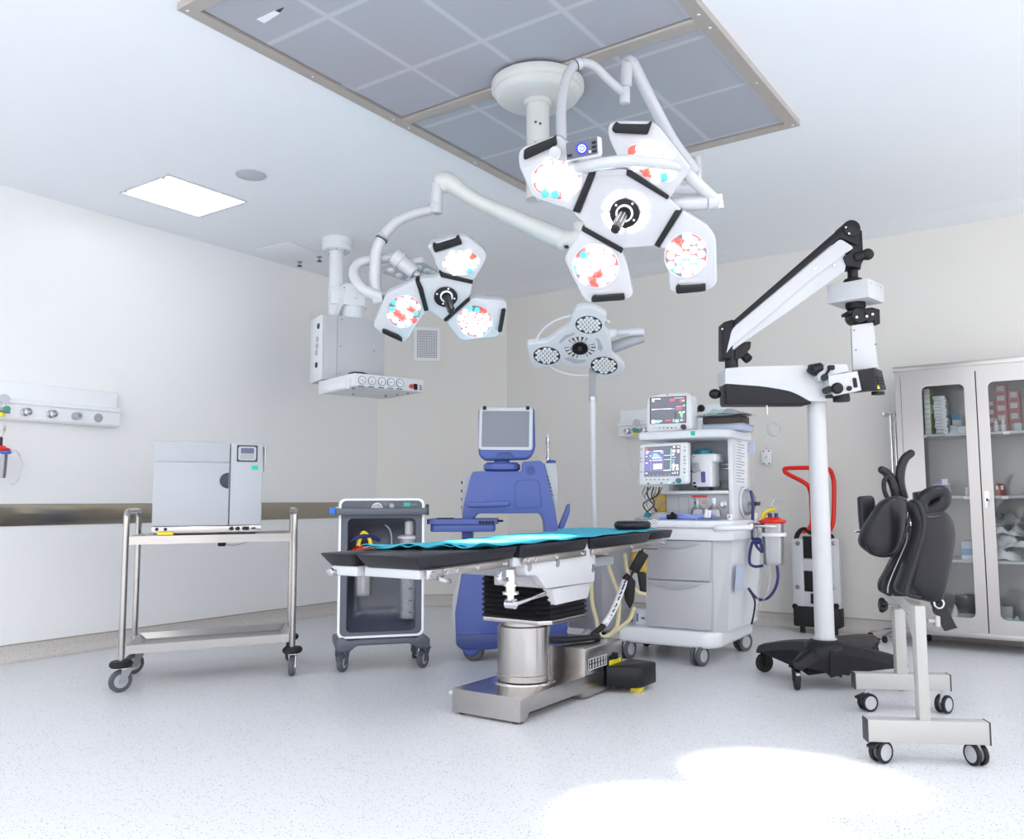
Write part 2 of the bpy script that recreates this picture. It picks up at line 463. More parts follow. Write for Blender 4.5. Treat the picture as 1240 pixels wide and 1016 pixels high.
def floor_material(name, base, dark, amt):
    m = bpy.data.materials.new(name); m.use_nodes = True; nt = m.node_tree; b = nt.nodes['Principled BSDF']
    tc = nt.nodes.new('ShaderNodeTexCoord')
    v = nt.nodes.new('ShaderNodeTexVoronoi'); v.inputs['Scale'].default_value = 88
    n1 = nt.nodes.new('ShaderNodeTexNoise'); n1.inputs['Scale'].default_value = 150; n1.inputs['Detail'].default_value = 3
    n2 = nt.nodes.new('ShaderNodeTexNoise'); n2.inputs['Scale'].default_value = 1.3
    for n in (v, n1, n2): nt.links.new(tc.outputs['Object'], n.inputs['Vector'])
    cr = nt.nodes.new('ShaderNodeValToRGB'); cr.color_ramp.elements[0].position = .12; cr.color_ramp.elements[1].position = .26
    cr.color_ramp.elements[0].color = (1, 1, 1, 1); cr.color_ramp.elements[1].color = (0, 0, 0, 1)
    nt.links.new(v.outputs['Distance'], cr.inputs['Fac'])
    sep = nt.nodes.new('ShaderNodeSeparateColor'); nt.links.new(v.outputs['Color'], sep.inputs['Color'])
    gt = nt.nodes.new('ShaderNodeMath'); gt.operation = 'GREATER_THAN'; gt.inputs[1].default_value = 1 - amt
    nt.links.new(sep.outputs['Red'], gt.inputs[0])
    mu = nt.nodes.new('ShaderNodeMath'); mu.operation = 'MULTIPLY'
    nt.links.new(gt.outputs[0], mu.inputs[0]); nt.links.new(cr.outputs['Color'], mu.inputs[1])
    g = nt.nodes.new('ShaderNodeMix'); g.data_type = 'RGBA'
    g.inputs['A'].default_value = (*[c * .9 for c in base], 1); g.inputs['B'].default_value = (*[min(1, c * 1.06) for c in base], 1)
    nt.links.new(n1.outputs['Fac'], g.inputs['Factor'])
    k = nt.nodes.new('ShaderNodeMix'); k.data_type = 'RGBA'; k.inputs['B'].default_value = (*dark, 1)
    nt.links.new(g.outputs['Result'], k.inputs['A']); nt.links.new(mu.outputs[0], k.inputs['Factor'])
    nt.links.new(k.outputs['Result'], b.inputs['Base Color'])
    mr = nt.nodes.new('ShaderNodeMapRange'); mr.inputs['To Min'].default_value = .3; mr.inputs['To Max'].default_value = .42
    nt.links.new(n2.outputs['Fac'], mr.inputs['Value']); nt.links.new(mr.outputs['Result'], b.inputs['Roughness'])
    b.inputs['Specular IOR Level'].default_value = .35
    MATS[name] = m
floor_material('speckled_vinyl', rgb(222, 223, 227), rgb(108, 105, 109), .72)
floor_material('speckled_cove', rgb(208, 203, 199), rgb(120, 112, 110), .7)
mat('wall_paint', rgb(229, 226, 221), .36, vary=.012, scale=2.5, spec=.45)
mat('wall_panel', rgb(242, 242, 243), .3, vary=.012, scale=2.5, spec=.5)
mat('ceiling_paint', rgb(244, 247, 252), .5, vary=.01, scale=2)

# ------------------------------------------------------------------ room shell
XL, YB, ZC = -5.72, 6.86, 3.02
CH = 0.89                                   # the cut corner between the two walls
X1, Y0 = 3.2, -2.6
def struct(name, mb, m, parent=None, **k):
    o = mb.build(name, m, parent, **k)
    if parent is None: o['kind'] = 'structure'
    return o
struct('floor', MB().box(XL - .3, X1, Y0, YB + .3, -.1, 0), 'speckled_vinyl')
struct('ceiling', MB().box(XL - .3, X1, Y0, YB + .3, ZC, ZC + .1), 'ceiling_paint')
struct('wall_left', MB().box(XL - .2, XL, Y0, YB - CH, 0, ZC), 'wall_panel')
struct('wall_back', MB().box(XL + CH, X1, YB, YB + .2, 0, ZC), 'wall_paint')
cA, cB = V((XL, YB - CH, 0)), V((XL + CH, YB, 0))
cn = V((-.7071, .7071, 0))
struct('wall_corner', MB().prism([cA, cB, cB + cn * .2, cA + cn * .2], (0, 0, ZC)), 'wall_paint')
def cove(name, a, b, inward, mname='speckled_cove'):
    """vinyl turned up the wall in a quarter round with a thin capping line"""
    a, b, i = V(a), V(b), V(inward); m = MB(); r = .06; h = .10
    prof = [i * (r * (1 - math.sin(t)) + .003) + Z * (r * (1 - math.cos(t)) + .001) for t in [R(q) for q in range(0, 91, 15)]] + [i * .003 + Z * h, Z * h, Z * .001]
    m.prism([a + p for p in prof], b - a)
    m.m(1).prism([a + p for p in (Z * h, i * .006 + Z * h, i * .006 + Z * (h + .008), Z * (h + .008))], b - a)
    struct(name, m, [mname, 'skirting_line'])
cove('baseboard_left', (XL, Y0, 0), (XL, YB - CH, 0), (1, 0, 0))
cove('baseboard_corner', cA, cB, (.7071, -.7071, 0))
cove('baseboard_back', (XL + CH, YB, 0), (X1, YB, 0), (0, -1, 0))
# small sloping cornice along the back wall
struct('trim_1', MB().prism([(XL + CH, YB, ZC - .03), (XL + CH - .12, YB - .3, ZC), (XL + CH, YB, ZC)], (X1 - XL - CH, 0, 0)), 'ceiling_paint')
# polished steel guard strip on the left wall
struct('trim_2', MB().box(XL, XL + .006, Y0, YB - CH - .05, .845, .986, .002), 'strip_steel')

# ------------------------------------------------------------------ laminar flow ceiling
lx0, lx1, ly0, ly1, lym, lz = -3.0, -1.25, 1.94, 4.50, 3.255, ZC - .035
t = thing('laminar_air_diffuser', 'large grey laminar airflow panel in a steel frame on the ceiling above the surgical lights', 'air diffuser', ((lx0 + lx1) / 2, (ly0 + ly1) / 2, ZC))
fw_ = .062
o = MB()
o.ring([(lx0, ly0, lz), (lx1, ly0, lz), (lx1, ly1, lz), (lx0, ly1, lz)], [(lx0 + fw_, ly0 + fw_, lz), (lx1 - fw_, ly0 + fw_, lz), (lx1 - fw_, ly1 - fw_, lz), (lx0 + fw_, ly1 - fw_, lz)], (0, 0, .035))
fr_ = o.build('frame', 'steel_frame', t, world=True)
sc = MB()
for yy in (ly0 + .03, lym - .06, lym + .06, ly1 - .03, ly0 + .7, ly1 - .6):
    for xx in (lx0 + .03, lx1 - .03): sc.lathe([(0, -.004), (.006, -.003), (.008, 0)], (xx, yy, lz), (0, 0, 1), 10)
sc.build('screw', 'chrome', fr_, world=True)
MB().box(lx0 + fw_, lx1 - fw_, lym - .035, lym + .035, lz, lz + .03, .002).build('divider_bar', 'steel_frame', t, world=True)
def plenum_material():
    m = mat('plenum', rgb(170, 171, 180), .55, vary=.02); nt = m.node_tree; b = nt.nodes['Principled BSDF']
    tc = nt.nodes['Texture Coordinate']; sx = nt.nodes.new('ShaderNodeSeparateXYZ'); nt.links.new(tc.outputs['Object'], sx.inputs[0])
    lines = []
    for ax, off, pitch in (('X', .22, .41), ('Y', .10, .52)):
        a = nt.nodes.new('ShaderNodeMath'); a.operation = 'ADD'; a.inputs[1].default_value = off + 10 * pitch
        nt.links.new(sx.outputs[ax], a.inputs[0])
        q = nt.nodes.new('ShaderNodeMath'); q.operation = 'MODULO'; q.inputs[1].default_value = pitch; nt.links.new(a.outputs[0], q.inputs[0])
        s_ = nt.nodes.new('ShaderNodeMath'); s_.operation = 'SUBTRACT'; s_.inputs[1].default_value = pitch / 2; nt.links.new(q.outputs[0], s_.inputs[0])
        ab = nt.nodes.new('ShaderNodeMath'); ab.operation = 'ABSOLUTE'; nt.links.new(s_.outputs[0], ab.inputs[0])
        mr = nt.nodes.new('ShaderNodeMapRange'); mr.inputs['From Min'].default_value = .008; mr.inputs['From Max'].default_value = .018
        mr.inputs['To Min'].default_value = 1; mr.inputs['To Max'].default_value = 0; nt.links.new(ab.outputs[0], mr.inputs['Value']); lines.append(mr)
    mx = nt.nodes.new('ShaderNodeMath'); mx.operation = 'MAXIMUM'
    nt.links.new(lines[0].outputs[0], mx.inputs[0]); nt.links.new(lines[1].outputs[0], mx.inputs[1])
    k = nt.nodes.new('ShaderNodeMix'); k.data_type = 'RGBA'; k.inputs['B'].default_value = (*rgb(190, 191, 199), 1)
    src = b.inputs['Base Color'].links[0].from_socket
    nt.links.new(src, k.inputs['A']); nt.links.new(mx.outputs[0], k.inputs['Factor']); nt.links.new(k.outputs['Result'], b.inputs['Base Color'])
plenum_material()
for ya, yb in ((ly0 + fw_ + .008, lym - .043), (lym + .043, ly1 - fw_ - .008)):
    p = MB().box(lx0 + fw_ + .008, lx1 - fw_ - .008, ya, yb, lz + .012, lz + .025).build('screen_panel', 'plenum', t, world=True)
def ceil_sticker(pts, th=.001, m='paper', nm='sticker'):
    MB().prism([at_z(x, y, lz + .0115) for x, y in pts], (0, 0, -th)).build(nm, m, t, world=True)
ceil_sticker([(310.5, 23), (333, 12.5), (339, 16), (320, 28)])
ceil_sticker([(333, 13), (344.5, 8.5), (339, 15)], m='dark_grey', nm='pull_tab')
ceil_sticker([(406, 106), (419, 101.5), (435, 109), (430, 111.5), (419, 106), (411, 109)], m='light_grey')

# ------------------------------------------------------------------ ceiling fittings
def ceiling_light(x, y, label, m_='panel_light'):
    t = thing('ceiling_light', label, 'ceiling light', (x, y, ZC), 0, 'recessed ceiling lights')
    h, w = .30, .27
    MB().ring([(-w, -h, 0), (w, -h, 0), (w, h, 0), (-w, h, 0)], [(-w + .012, -h + .012, 0), (w - .012, -h + .012, 0), (w - .012, h - .012, 0), (-w + .012, h - .012, 0)], (0, 0, -.008)).build('frame', 'white_paint', t)
    MB().box(-w + .012, w - .012, -h + .012, h - .012, -.006, -.001).build('diffuser', m_, t)
    for sx_, sy_ in ((-1, -1), (1, -1), (-1, 1), (1, 1)):
        MB().box(sx_ * (w - .06) - .01, sx_ * (w - .06) + .01, sy_ * (h - .008) - .006, sy_ * (h - .008) + .006, -.014, -.006).build('clip', 'mid_grey', t)
    return t
ceiling_light(-4.95, 3.305, 'square recessed ceiling light glowing white above the steel trolley')
t = thing('ceiling_speaker', 'round white loudspeaker grille flush in the ceiling beside the square light', 'speaker', tuple(at_z(304, 211.5, ZC)))
MB().lathe([(0, -.006), (.075, -.008), (.085, -.004), (.085, 0), (0, 0)], (0, 0, 0), Z, 40).build('grille', 'soft_grey', t)
MB().torus((0, 0, -.003), Z, .088, .005, 40).build('rim', 'light_grey', t)
t = thing('ceiling_hatch', 'thin square access hatch in the ceiling near the corner above the supply pendant', 'hatch', tuple(at_z(340, 304, ZC)))
hp = [at_z(x, y, ZC) for x, y in ((309, 302), (349, 292), (387, 306), (348, 318))]
MB().prism([p - Z * .001 for p in hp], (0, 0, -.005), .001).build('panel', 'ceiling_paint', t, world=True)
for i, (x, y) in enumerate(((363, 317), (387, 311))):
    p = at_z(x, y, ZC)
    o = thing('sprinkler_head', ['small chrome sprinkler head on the ceiling, left one of the pair', 'small chrome sprinkler head on the ceiling, right one nearest the supply pendant'][i], 'sprinkler', tuple(p), 0, 'ceiling sprinklers')
    MB().lathe([(0, 0), (.025, 0), (.025, -.006), (.01, -.01), (.01, -.03), (0, -.03)], (0, 0, 0), Z, 16).build('body', 'dull_chrome', o)
    MB().lathe([(0, -.035), (.02, -.035), (.022, -.04), (0, -.042)], (0, 0, 0), Z, 16).build('deflector', 'dark_grey', o)

# air return grille on the cut corner wall
fv = Fr(cA.x, cA.y, 45)
a_, b_ = fv.p(501, 396), fv.p(533, 437)
a_.z, b_.z = 2.68, 2.35
t = fthing(fv, 'wall_vent', 'white framed air return grille with square mesh on the far corner wall', 'vent')
u0_, u1_, z0_, z1_ = a_.x, b_.x, b_.z, a_.z
MB().ring([(u0_, 0, z0_), (u1_, 0, z0_), (u1_, 0, z1_), (u0_, 0, z1_)], [(u0_ + .03, 0, z0_ + .03), (u1_ - .03, 0, z0_ + .03), (u1_ - .03, 0, z1_ - .03), (u0_ + .03, 0, z1_ - .03)], (0, -.018, 0)).build('frame', 'rail_white', t)
MB().box(u0_ + .028, u1_ - .028, -.004, -.0005, z0_ + .028, z1_ - .028).build('duct_backing', 'cart_grey', t)
g = MB()
for k in range(13):
    x = u0_ + .03 + (u1_ - u0_ - .06) * k / 12; g.box(x - .0032, x + .0032, -.014, -.008, z0_ + .03, z1_ - .03)
for k in range(17):
    z = z0_ + .03 + (z1_ - z0_ - .06) * k / 16; g.box(u0_ + .03, u1_ - .03, -.016, -.010, z - .0032, z + .0032)
g.build('grille', 'rail_white', t)
# ------------------------------------------------------------------ steel trolley
f = Fr(-4.34, 2.615, 62)
t = fthing(f, 'steel_trolley', 'two-shelf stainless steel trolley on castors by the left wall, carrying the white autoclave', 'trolley')
TL, TD, ZT = .90, .49, .812
MB.pre = Matrix(((1, .19, 0, 0), (0, 1, 0, 0), (0, 0, 1, 0), (0, 0, 0, 1)))
def tray(name, u0, u1, d0, d1, z, rim, depth):
    m = MB(); r = .012
    # sunken tray with sloping inner walls and a turned down apron
    m.hexa([(u0, d0, z - rim), (u0, d0, z), (u0, d1, z - rim), (u0, d1, z), (u0 + r, d0, z - rim), (u0 + r, d0, z), (u0 + r, d1, z - rim), (u0 + r, d1, z)])
    m.box(u1 - r, u1, d0, d1, z - rim, z); m.box(u0 + r, u1 - r, d0, d0 + r, z - rim, z); m.box(u0 + r, u1 - r, d1 - r, d1, z - rim, z)
    o_ = [(u0 + r, d0 + r, z), (u1 - r, d0 + r, z), (u1 - r, d1 - r, z), (u0 + r, d1 - r, z)]
    s_ = .045; i_ = [(u0 + r + s_, d0 + r + s_, z - depth), (u1 - r - s_, d0 + r + s_, z - depth), (u1 - r - s_, d1 - r - s_, z - depth), (u0 + r + s_, d1 - r - s_, z - depth)]
    for k in range(4): m.face([o_[k], o_[(k + 1) % 4], i_[(k + 1) % 4], i_[k]])
    m.face(i_); m.face([(u0 + r, d0 + r, z - depth - .003), (u1 - r, d0 + r, z - depth - .003), (u1 - r, d1 - r, z - depth - .003), (u0 + r, d1 - r, z - depth - .003)])
    return m.build(name, 'steel_x', t, smooth=20)
tray('top_tray', .015, TL - .015, .01, TD - .01, ZT, .045, .028)
tray('bottom_shelf', .015, TL - .015, .01, TD - .01, .235, .045, .03)
for ue in (.0, TL):
    m = MB(); zt = .945
    m.tube([(ue, 0, .15), (ue, 0, .6), (ue, 0, zt - .07), (ue, .012, zt - .015), (ue, .06, zt), (ue, TD / 2, zt), (ue, TD - .06, zt), (ue, TD - .012, zt - .015), (ue, TD, zt - .07), (ue, TD, .6), (ue, TD, .15)], .0165, 12, 6)
    m.build('end_frame', 'steel_z', t)
    for dd in (0, TD):
        m = MB().lathe([(.0, -.016), (.05, -.016), (.058, -.006), (.058, .006), (.05, .016), (0, .016)], (ue, dd, .145), Z, 28)
        m.build('bumper_disc', 'black_rubber', t)
for (uu, dd), fa in zip(((0, 0), (TL, 0), (0, TD), (TL, TD)), (25, 80, 30, 75)):
    caster(t, (uu + .0, dd, 0), .058, .03, fa, 'dull_chrome', 'tyre_grey', 'hub_grey', .13)

# autoclave standing on the trolley
t2 = fthing(f, 'autoclave', 'boxy pale grey tabletop autoclave with half-round dark handle on the steel trolley', 'autoclave')
A = f.p(182, 643, .05); B = f.p(313, 645, .05); zt = f.p(250, 535.5, .05).z
u0, u1, z0 = A.x - .003, B.x + .004, ZT - .008
zf = f.p(290, 635, .05).z
db = .44
MB().box(u0 + .004, u1 - .004, .065, db, z0 + .012, zt - .004, .006).build('cabinet', 'light_grey', t2)
us = f.p(276, 590, .05).x
zb = f.p(250, 636.5, .05).z
zl = f.p(250, 560, .05).z
m = MB(); m.box(u0, us - .003, .04, .068, zb, zl, .004); m.box(u0, us - .003, .044, .068, zl, zt, .004)
dr = m.build('door', 'light_grey', t2)
hc = f.p(274, 582, .04); hr = .045
MB().prism([(us - .006, .04, hc.z + hr)] + [(us - .006 - hr * math.sin(R(a)) * 1.1, .04, hc.z + hr * math.cos(R(a))) for a in range(10, 171, 10)] + [(us - .006, .04, hc.z - hr)], (0, -.006, 0), .003).build('handle_recess', 'navy_dark', dr) if 'navy_dark' in MATS else None
m = MB().box(us + .003, u1, .04, .068, zb, zt, .004); pn = m.build('control_column', 'light_grey', t2)
sp = MB(); s0, s1 = f.p(285, 559, .04), f.p(310.5, 539.5, .04)
sp.prism([(x, .04, z) for x, z in rrect(s0.x, s1.x, s0.z, s1.z, .004)], (0, -.004, 0))
sp.m(1).prism([(x, .036, z) for x, z in rrect(s0.x + .008, s1.x - .008, s0.z + .008, s1.z - .008, .012)], (0, -.001, 0))
sp.m(2).prism([(x, .035, z) for x, z in rrect(s0.x + .022, s1.x - .02, (s0.z + s1.z) / 2, s1.z - .016, .005)], (0, -.001, 0))
sp.m(3).prism([(x, .035, z) for x, z in rrect(s0.x + .02, s1.x - .02, s0.z + .016, (s0.z + s1.z) / 2 - .004, .005)], (0, -.001, 0))
sp.build('display', ['dark_grey', 'light_grey', 'lcd_grey', 'mid_grey'], pn)
g0, g1 = f.p(303, 569, .04), f.p(311, 564, .04)
MB().box(g0.x, g1.x, .0385, .04, g0.z, g1.z).build('green_sticker', 'teal', pn)
m = MB().box(u0 - .002, u1 + .001, .042, .07, z0 + .018, zb - .002, .003); bs = m.build('base_trim', 'steel_x', t2)
k = MB()
for xx in (279, 286.5): c = f.p(xx, 640, .042); k.cyl((c.x, .042, c.z), (c.x, .03, c.z), .011, seg=16)
c0, c1 = f.p(292, 642, .042), f.p(300, 637.5, .042); k.box(c0.x, c1.x, .036, .042, c0.z, c1.z, .002)
c = f.p(305.5, 639.5, .042); k.ell((c.x, .04, c.z), (.013, .004, .005))
for xx in (188, 198.5): c = f.p(xx, 641, .042); k.cyl((c.x, .042, c.z), (c.x, .034, c.z), .009, seg=12)
k.build('knob', 'black_plastic', bs)
MB().box(u0 + .03, u0 + .115, .022, .05, ZT + .001, ZT + .02, .006).build('drain_handle', 'yellow', t2)
for uu in (u0 + .06, u1 - .06):
    for dd in (.11, db - .06): MB().cyl((uu, dd, ZT - .0275), (uu, dd, z0 + .014), .02, seg=14).build('foot', 'black_rubber', t2)
MB().box(u0 + .03, u1 - .03, .08, db - .02, z0 - .004, z0 + .014).build('underside', 'black_plastic', t2)
m = MB(); q = [f.side(x, y, u1 + .012) for x, y in ((316.5, 541), (318.8, 552), (316.5, 563), (315.3, 572))]
m.tube([V((u1 + .012, .13, p.z)) for p in q], [.012, .009, .007, .004], 8)
m.build('filler_neck', 'dull_chrome', t2)
cable = MB(); p0 = f.p(262, 657, .2); p1 = f.p(294, 656, .3)
cable.tube([(p0.x, .2, ZT - .06), (p0.x + .06, .21, ZT - .072), (p1.x - .03, .25, ZT - .055), (p1.x, .28, ZT - .045)], .0035, 8)
cable.m(1).box(p0.x - .03, p0.x + .015, .19, .215, ZT - .075, ZT - .05, .006)
cable.build('power_cord', ['white_plastic', 'black_plastic'], t2)

MB.pre = None
# ------------------------------------------------------------------ medical gas rail on the left wall
fl = Fr(XL, 0, 90)                       # u runs along the wall (+y), depth into the wall is negative here
def gas_rail(fr, name, label, upts, zs, outl, plate=None):
    """zs: bottom, shelf, ledge, top; a two-step wall duct"""
    t = fthing(fr, name, label, 'medical gas rail')
    ua, ub = upts; zb_, zl_, zt_ = zs
    m = MB(); m.prism([(ua, -.0005, zl_ - .01), (ua, -.045, zl_ - .01), (ua, -.045, zt_ - .006), (ua, -.03, zt_), (ua, -.0005, zt_)], (ub - ua, 0, 0), .002)
    m.build('upper_channel', 'rail_white', t)
    m = MB(); m.prism([(ua, -.0005, zb_), (ua, -.075, zb_), (ua, -.085, zb_ + .012), (ua, -.085, zl_ - .03), (ua, -.095, zl_ - .02), (ua, -.095, zl_), (ua, -.085, zl_ + .006), (ua, -.0005, zl_ + .006)], (ub - ua, 0, 0), .001)
    m.build('lower_channel', 'rail_white', t)
    zc = (zb_ + zl_) / 2 - .01
    for uu, mm in outl:
        m = MB(); m.lathe([(0, 0), (.026, 0), (.026, .012), (.02, .014), (.02, .035), (.024, .038), (.024, .05), (.012, .052), (.012, .04), (0, .04)], (uu, -.085, zc), (0, -1, 0), 24)
        m.build('gas_outlet', mm, t)
    if plate:
        MB().lathe([(0, 0), (.03, 0), (.03, .004), (.026, .007), (0, .007)], (plate, -.085, zc), (0, -1, 0), 24).build('blank_plate', 'mid_grey', t)
    return t, zc
gr, zc = gas_rail(fl, 'medical_gas_rail', 'long white medical gas rail with chrome outlets on the left wall', (1.6, 3.315), (1.515, 1.64, 1.762),
    [(at_x(30, 499, XL + .085).y, 'dull_chrome'), (at_x(61, 502, XL + .085).y, 'dull_chrome'), (at_x(91, 504, XL + .085).y, 'hub_grey')], at_x(119, 507, XL + .085).y)
def regulator(fr, u, z, label):
    t = thing('gas_regulator', label, 'regulator', fr.o + fr.u * u + V((0, 0, z)) - fr.d * .085, fr.yaw)
    m = MB(); m.cyl((0, 0, 0), (0, -.07, 0), .018, seg=16); m.cyl((-.03, -.05, -.012), (.035, -.05, -.012), .012, seg=14); m.build('body', 'dull_chrome', t)
    MB().lathe([(0, 0), (.03, 0), (.032, .008), (.03, .022), (0, .022)], (0, -.04, .065), (0, -1, 0), 24).build('gauge', 'white_plastic', t)
    MB().cyl((0, -.052, .01), (0, -.052, .045), .006, seg=10).build('gauge_stem', 'dull_chrome', t)
    MB().cyl((.0, -.07, 0), (0, -.1, 0), .02, seg=8).build('valve_knob', 'green_dot', t)
    MB().cyl((-.012, -.055, -.02), (-.012, -.055, -.045), .015, seg=10).build('hose_nipple', 'yellow', t)
    return t
regulator(fl, at_x(4, 495, XL + .085).y - .02, zc + .0, 'chrome gas regulator with round gauge plugged into the left wall rail, at the frame edge')
def suction_jar(loc, yaw, label, s=1.0, ht=.17, rr=.055, lid='red', nm='suction_canister'):
    """clear jar with a coloured lid, ports and a clamp collar; origin under the jar"""
    t = thing(nm, label, 'suction canister', loc, yaw)
    MB().lathe([(0, 0), (rr * .84 * s, 0), (rr * .9 * s, .01), (rr * s, ht), (rr * .97 * s, ht), (rr * .86 * s, .014), (0, .008)], (0, 0, 0), Z, 28).build('jar', 'canister', t)
    MB().lathe([(0, ht - .004), (rr * 1.12 * s, ht - .004), (rr * 1.25 * s, ht + .006), (rr * 1.2 * s, ht + .016), (rr * .8 * s, ht + .024), (rr * .7 * s, ht + .032), (0, ht + .034)], (0, 0, 0), Z, 28).build('lid', lid, t)
    return t
pj = at_x(2, 580, XL + .16)
t = suction_jar((XL + .16, at_x(3, 560, XL + .16).y - .03, at_x(5, 579, XL + .16).z), R(90), 'clear suction canister with red lid hanging below the left wall gas rail', 1.0, .165, nm='hanging_suction_canister')
hj = at_x(5, 528, XL + .16).z - at_x(5, 579, XL + .16).z
m = MB(); m.cyl((.01, 0, .19), (.01, 0, .25), .014, seg=12); m.build('valve', 'black_soft', t)
MB().tube([(.0, 0, .23), (.03, 0, .29), (.05, .04, .33)], .007, 8).build('vacuum_hose', 'canister', t)
MB().tube([(.04, -.03, .17), (.10, -.03, .16), (.135, -.03, .09), (.12, -.03, .01), (.08, -.03, -.04)], .006, 8, 10).build('drain_tube', 'canister', t)
MB().ell((.02, -.055, .155), (.035, .02, .012)).build('port_cap', 'bright_blue', t)
MB().box(-.03, .03, .045, .158, .05, .09, .004).build('wall_bracket', 'white_plastic', t)

# ------------------------------------------------------------------ grey suction cart
f = Fr(-3.737, 3.62, 50)
t = fthing(f, 'suction_cart', 'upright grey plastic suction cart on castors behind the foot of the operating table', 'suction cart')
a, b = f.p(411.5, 605, .03), f.p(512, 768, .03)
zt, zb = a.z, f.p(460, 771, .03).z
u0, u1 = a.x, b.x
out = [(x, z) for x, z in rrect(u0, u1, zb, zt, .035, 6)]
MB().ring([(x, .026, z) for x, z in rrect(u0 - .004, u1 + .004, zb - .004, zt + .006, .038, 6)], [(x, .026, z) for x, z in rrect(u0 + .0095, u1 - .0095, zb + .0095, zt - .0065, .03, 6)], (0, .04, 0)).build('white_edge', 'rail_white', t)
i0, i1 = f.p(421, 628, .03), f.p(503, 763, .03)
inn = rrect(i0.x, i1.x, i1.z - .0, i0.z, .03, 6)
MB().ring([(x, .03, z) for x, z in rrect(u0 + .009, u1 - .009, zb + .009, zt - .007, .03, 6)], [(x, .03, z) for x, z in inn], (0, .03, 0)).build('front_frame', 'cart_grey', t, smooth=40)
# moulded tub behind the frame: concave back
m = MB(); cx_ = (i0.x + i1.x) / 2; hw = (i1.x - i0.x) / 2; zz0, zz1 = i1.z, i0.z; rows = []
for j in range(15):
    zv = j / 14; row = []
    for k in range(21):
        uv = -1 + 2 * k / 20
        ex = 1 - abs(uv) ** 6; ez = 1 - abs(2 * zv - 1) ** 8
        row.append((cx_ + uv * hw, .058 + .16 * (max(0, ex * ez)) ** .6, zz0 + (zz1 - zz0) * zv))
    rows.append(row)
m.sheet(rows, .004); m.build('recess_tub', 'cart_grey_deep', t, smooth=60)
MB().prism([(x, .062, z) for x, z in rrect(u0 + .01, u1 - .01, zb + .004, zt - .006, .034, 6)], (0, .20, 0), .02, 3).build('rear_housing', 'cart_grey', t) if False else None
m = MB(); m.ring([(x, .062, z) for x, z in rrect(u0 + .008, u1 - .008, zb + .006, zt - .006, .034, 6)], [(x, .062, z) for x, z in rrect(i0.x - .006, i1.x + .006, zz0 - .006, zz1 + .006, .03, 6)], (0, .19, 0))
m.prism([(x, .252, z) for x, z in rrect(u0 + .008, u1 - .008, zb + .006, zt - .006, .034, 6)], (0, .012, 0), .006)
m.build('rear_housing', 'cart_grey', t)
# control panel on top
c0, c1 = f.p(441, 617.5, .03), f.p(486, 607, .03)
cp = MB().prism([(x, .0305, z) for x, z in rrect(c0.x, c1.x, c0.z - .012, c1.z, .01)], (0, -.004, 0), .002).build('control_panel', 'cart_grey_deep', t)
g = f.p(456.5, 615.5, .026)
gm = MB(); gm.lathe([(0, 0), (.03, 0), (.034, .003), (.034, .01), (.03, .012), (0, .011)], (g.x, .026, g.z), (0, -1, 0), 28)
gm.m(1)
for k in range(-3, 4): gm.obox((g.x + .021 * math.sin(R(k * 28)), .0145, g.z + .021 * math.cos(R(k * 28))), (V((math.sin(R(k * 28)), 0, math.cos(R(k * 28)))), Y, V((math.cos(R(k * 28)), 0, -math.sin(R(k * 28))))), (.005, .0004, .0016))
gm.obox((g.x + .004, .0142, g.z + .01), ((.4, 0, 1), (0, 1, 0), (1, 0, -.4)), (.013, .0004, .001))
gm.build('vacuum_gauge', ['white_plastic', 'dark_grey'], cp)
kn = f.p(474, 612.5, .026); MB().lathe([(0, 0), (.016, 0), (.015, .014), (.012, .016), (0, .016)], (kn.x, .026, kn.z), (0, -1, 0), 20).build('knob', 'mid_grey', cp)
kn = f.p(467, 611, .026); MB().cyl((kn.x, .026, kn.z), (kn.x, .022, kn.z), .006, seg=12).build('button', 'green_dot', cp)
s0, s1 = f.p(489, 613.2, .03), f.p(496.5, 608.8, .03)
m = MB().box(s0.x, s1.x, .0285, .0305, s0.z, s1.z); m.build('green_sticker', 'teal', t)
m = MB(); s2 = f.p(504, 611, .03)
for k in range(5): m.box(s1.x + .004 + k * .0075, s1.x + .009 + k * .0075, .0295, .0305, s2.z - .001, s2.z + .003)
m.build('model_mark', 'paper_print', t)
# wrap-around push bar
h0, h1 = f.p(406, 624, -.03), f.p(519, 615, -.03)
m = MB(); m.prism(round3([(h0.x, .12, h0.z), (h0.x, -.02, h0.z), (h0.x + .02, -.03, h0.z), (h1.x - .02, -.03, h0.z), (h1.x, -.02, h0.z), (h1.x, .12, h0.z), (h1.x - .022, .12, h0.z), (h1.x - .022, .0, h0.z), (h0.x + .022, .0, h0.z), (h0.x + .022, .12, h0.z)], .01, 3), (0, 0, h1.z - h0.z), .005)
m.build('push_bar', 'cart_grey', t)
q0, q1 = f.p(399, 623, -.02), f.p(408, 614.5, -.02)
MB().box(q0.x, q1.x - .008, -.022, .03, q0.z, q1.z, .004).build('side_clip', 'bright_blue', t)
MB().box(h1.x - .004, h1.x + .012, .02, .06, h0.z - .004, h1.z + .022, .004).build('latch', 'dark_grey', t)
for ue in (u0 - .012, u1 + .012): MB().lathe([(0, -.01), (.02, -.01), (.02, .01), (0, .01)], (ue, .06, (h0.z + h1.z) / 2 + .01), X, 18).build('bar_joint', 'white_plastic', t)
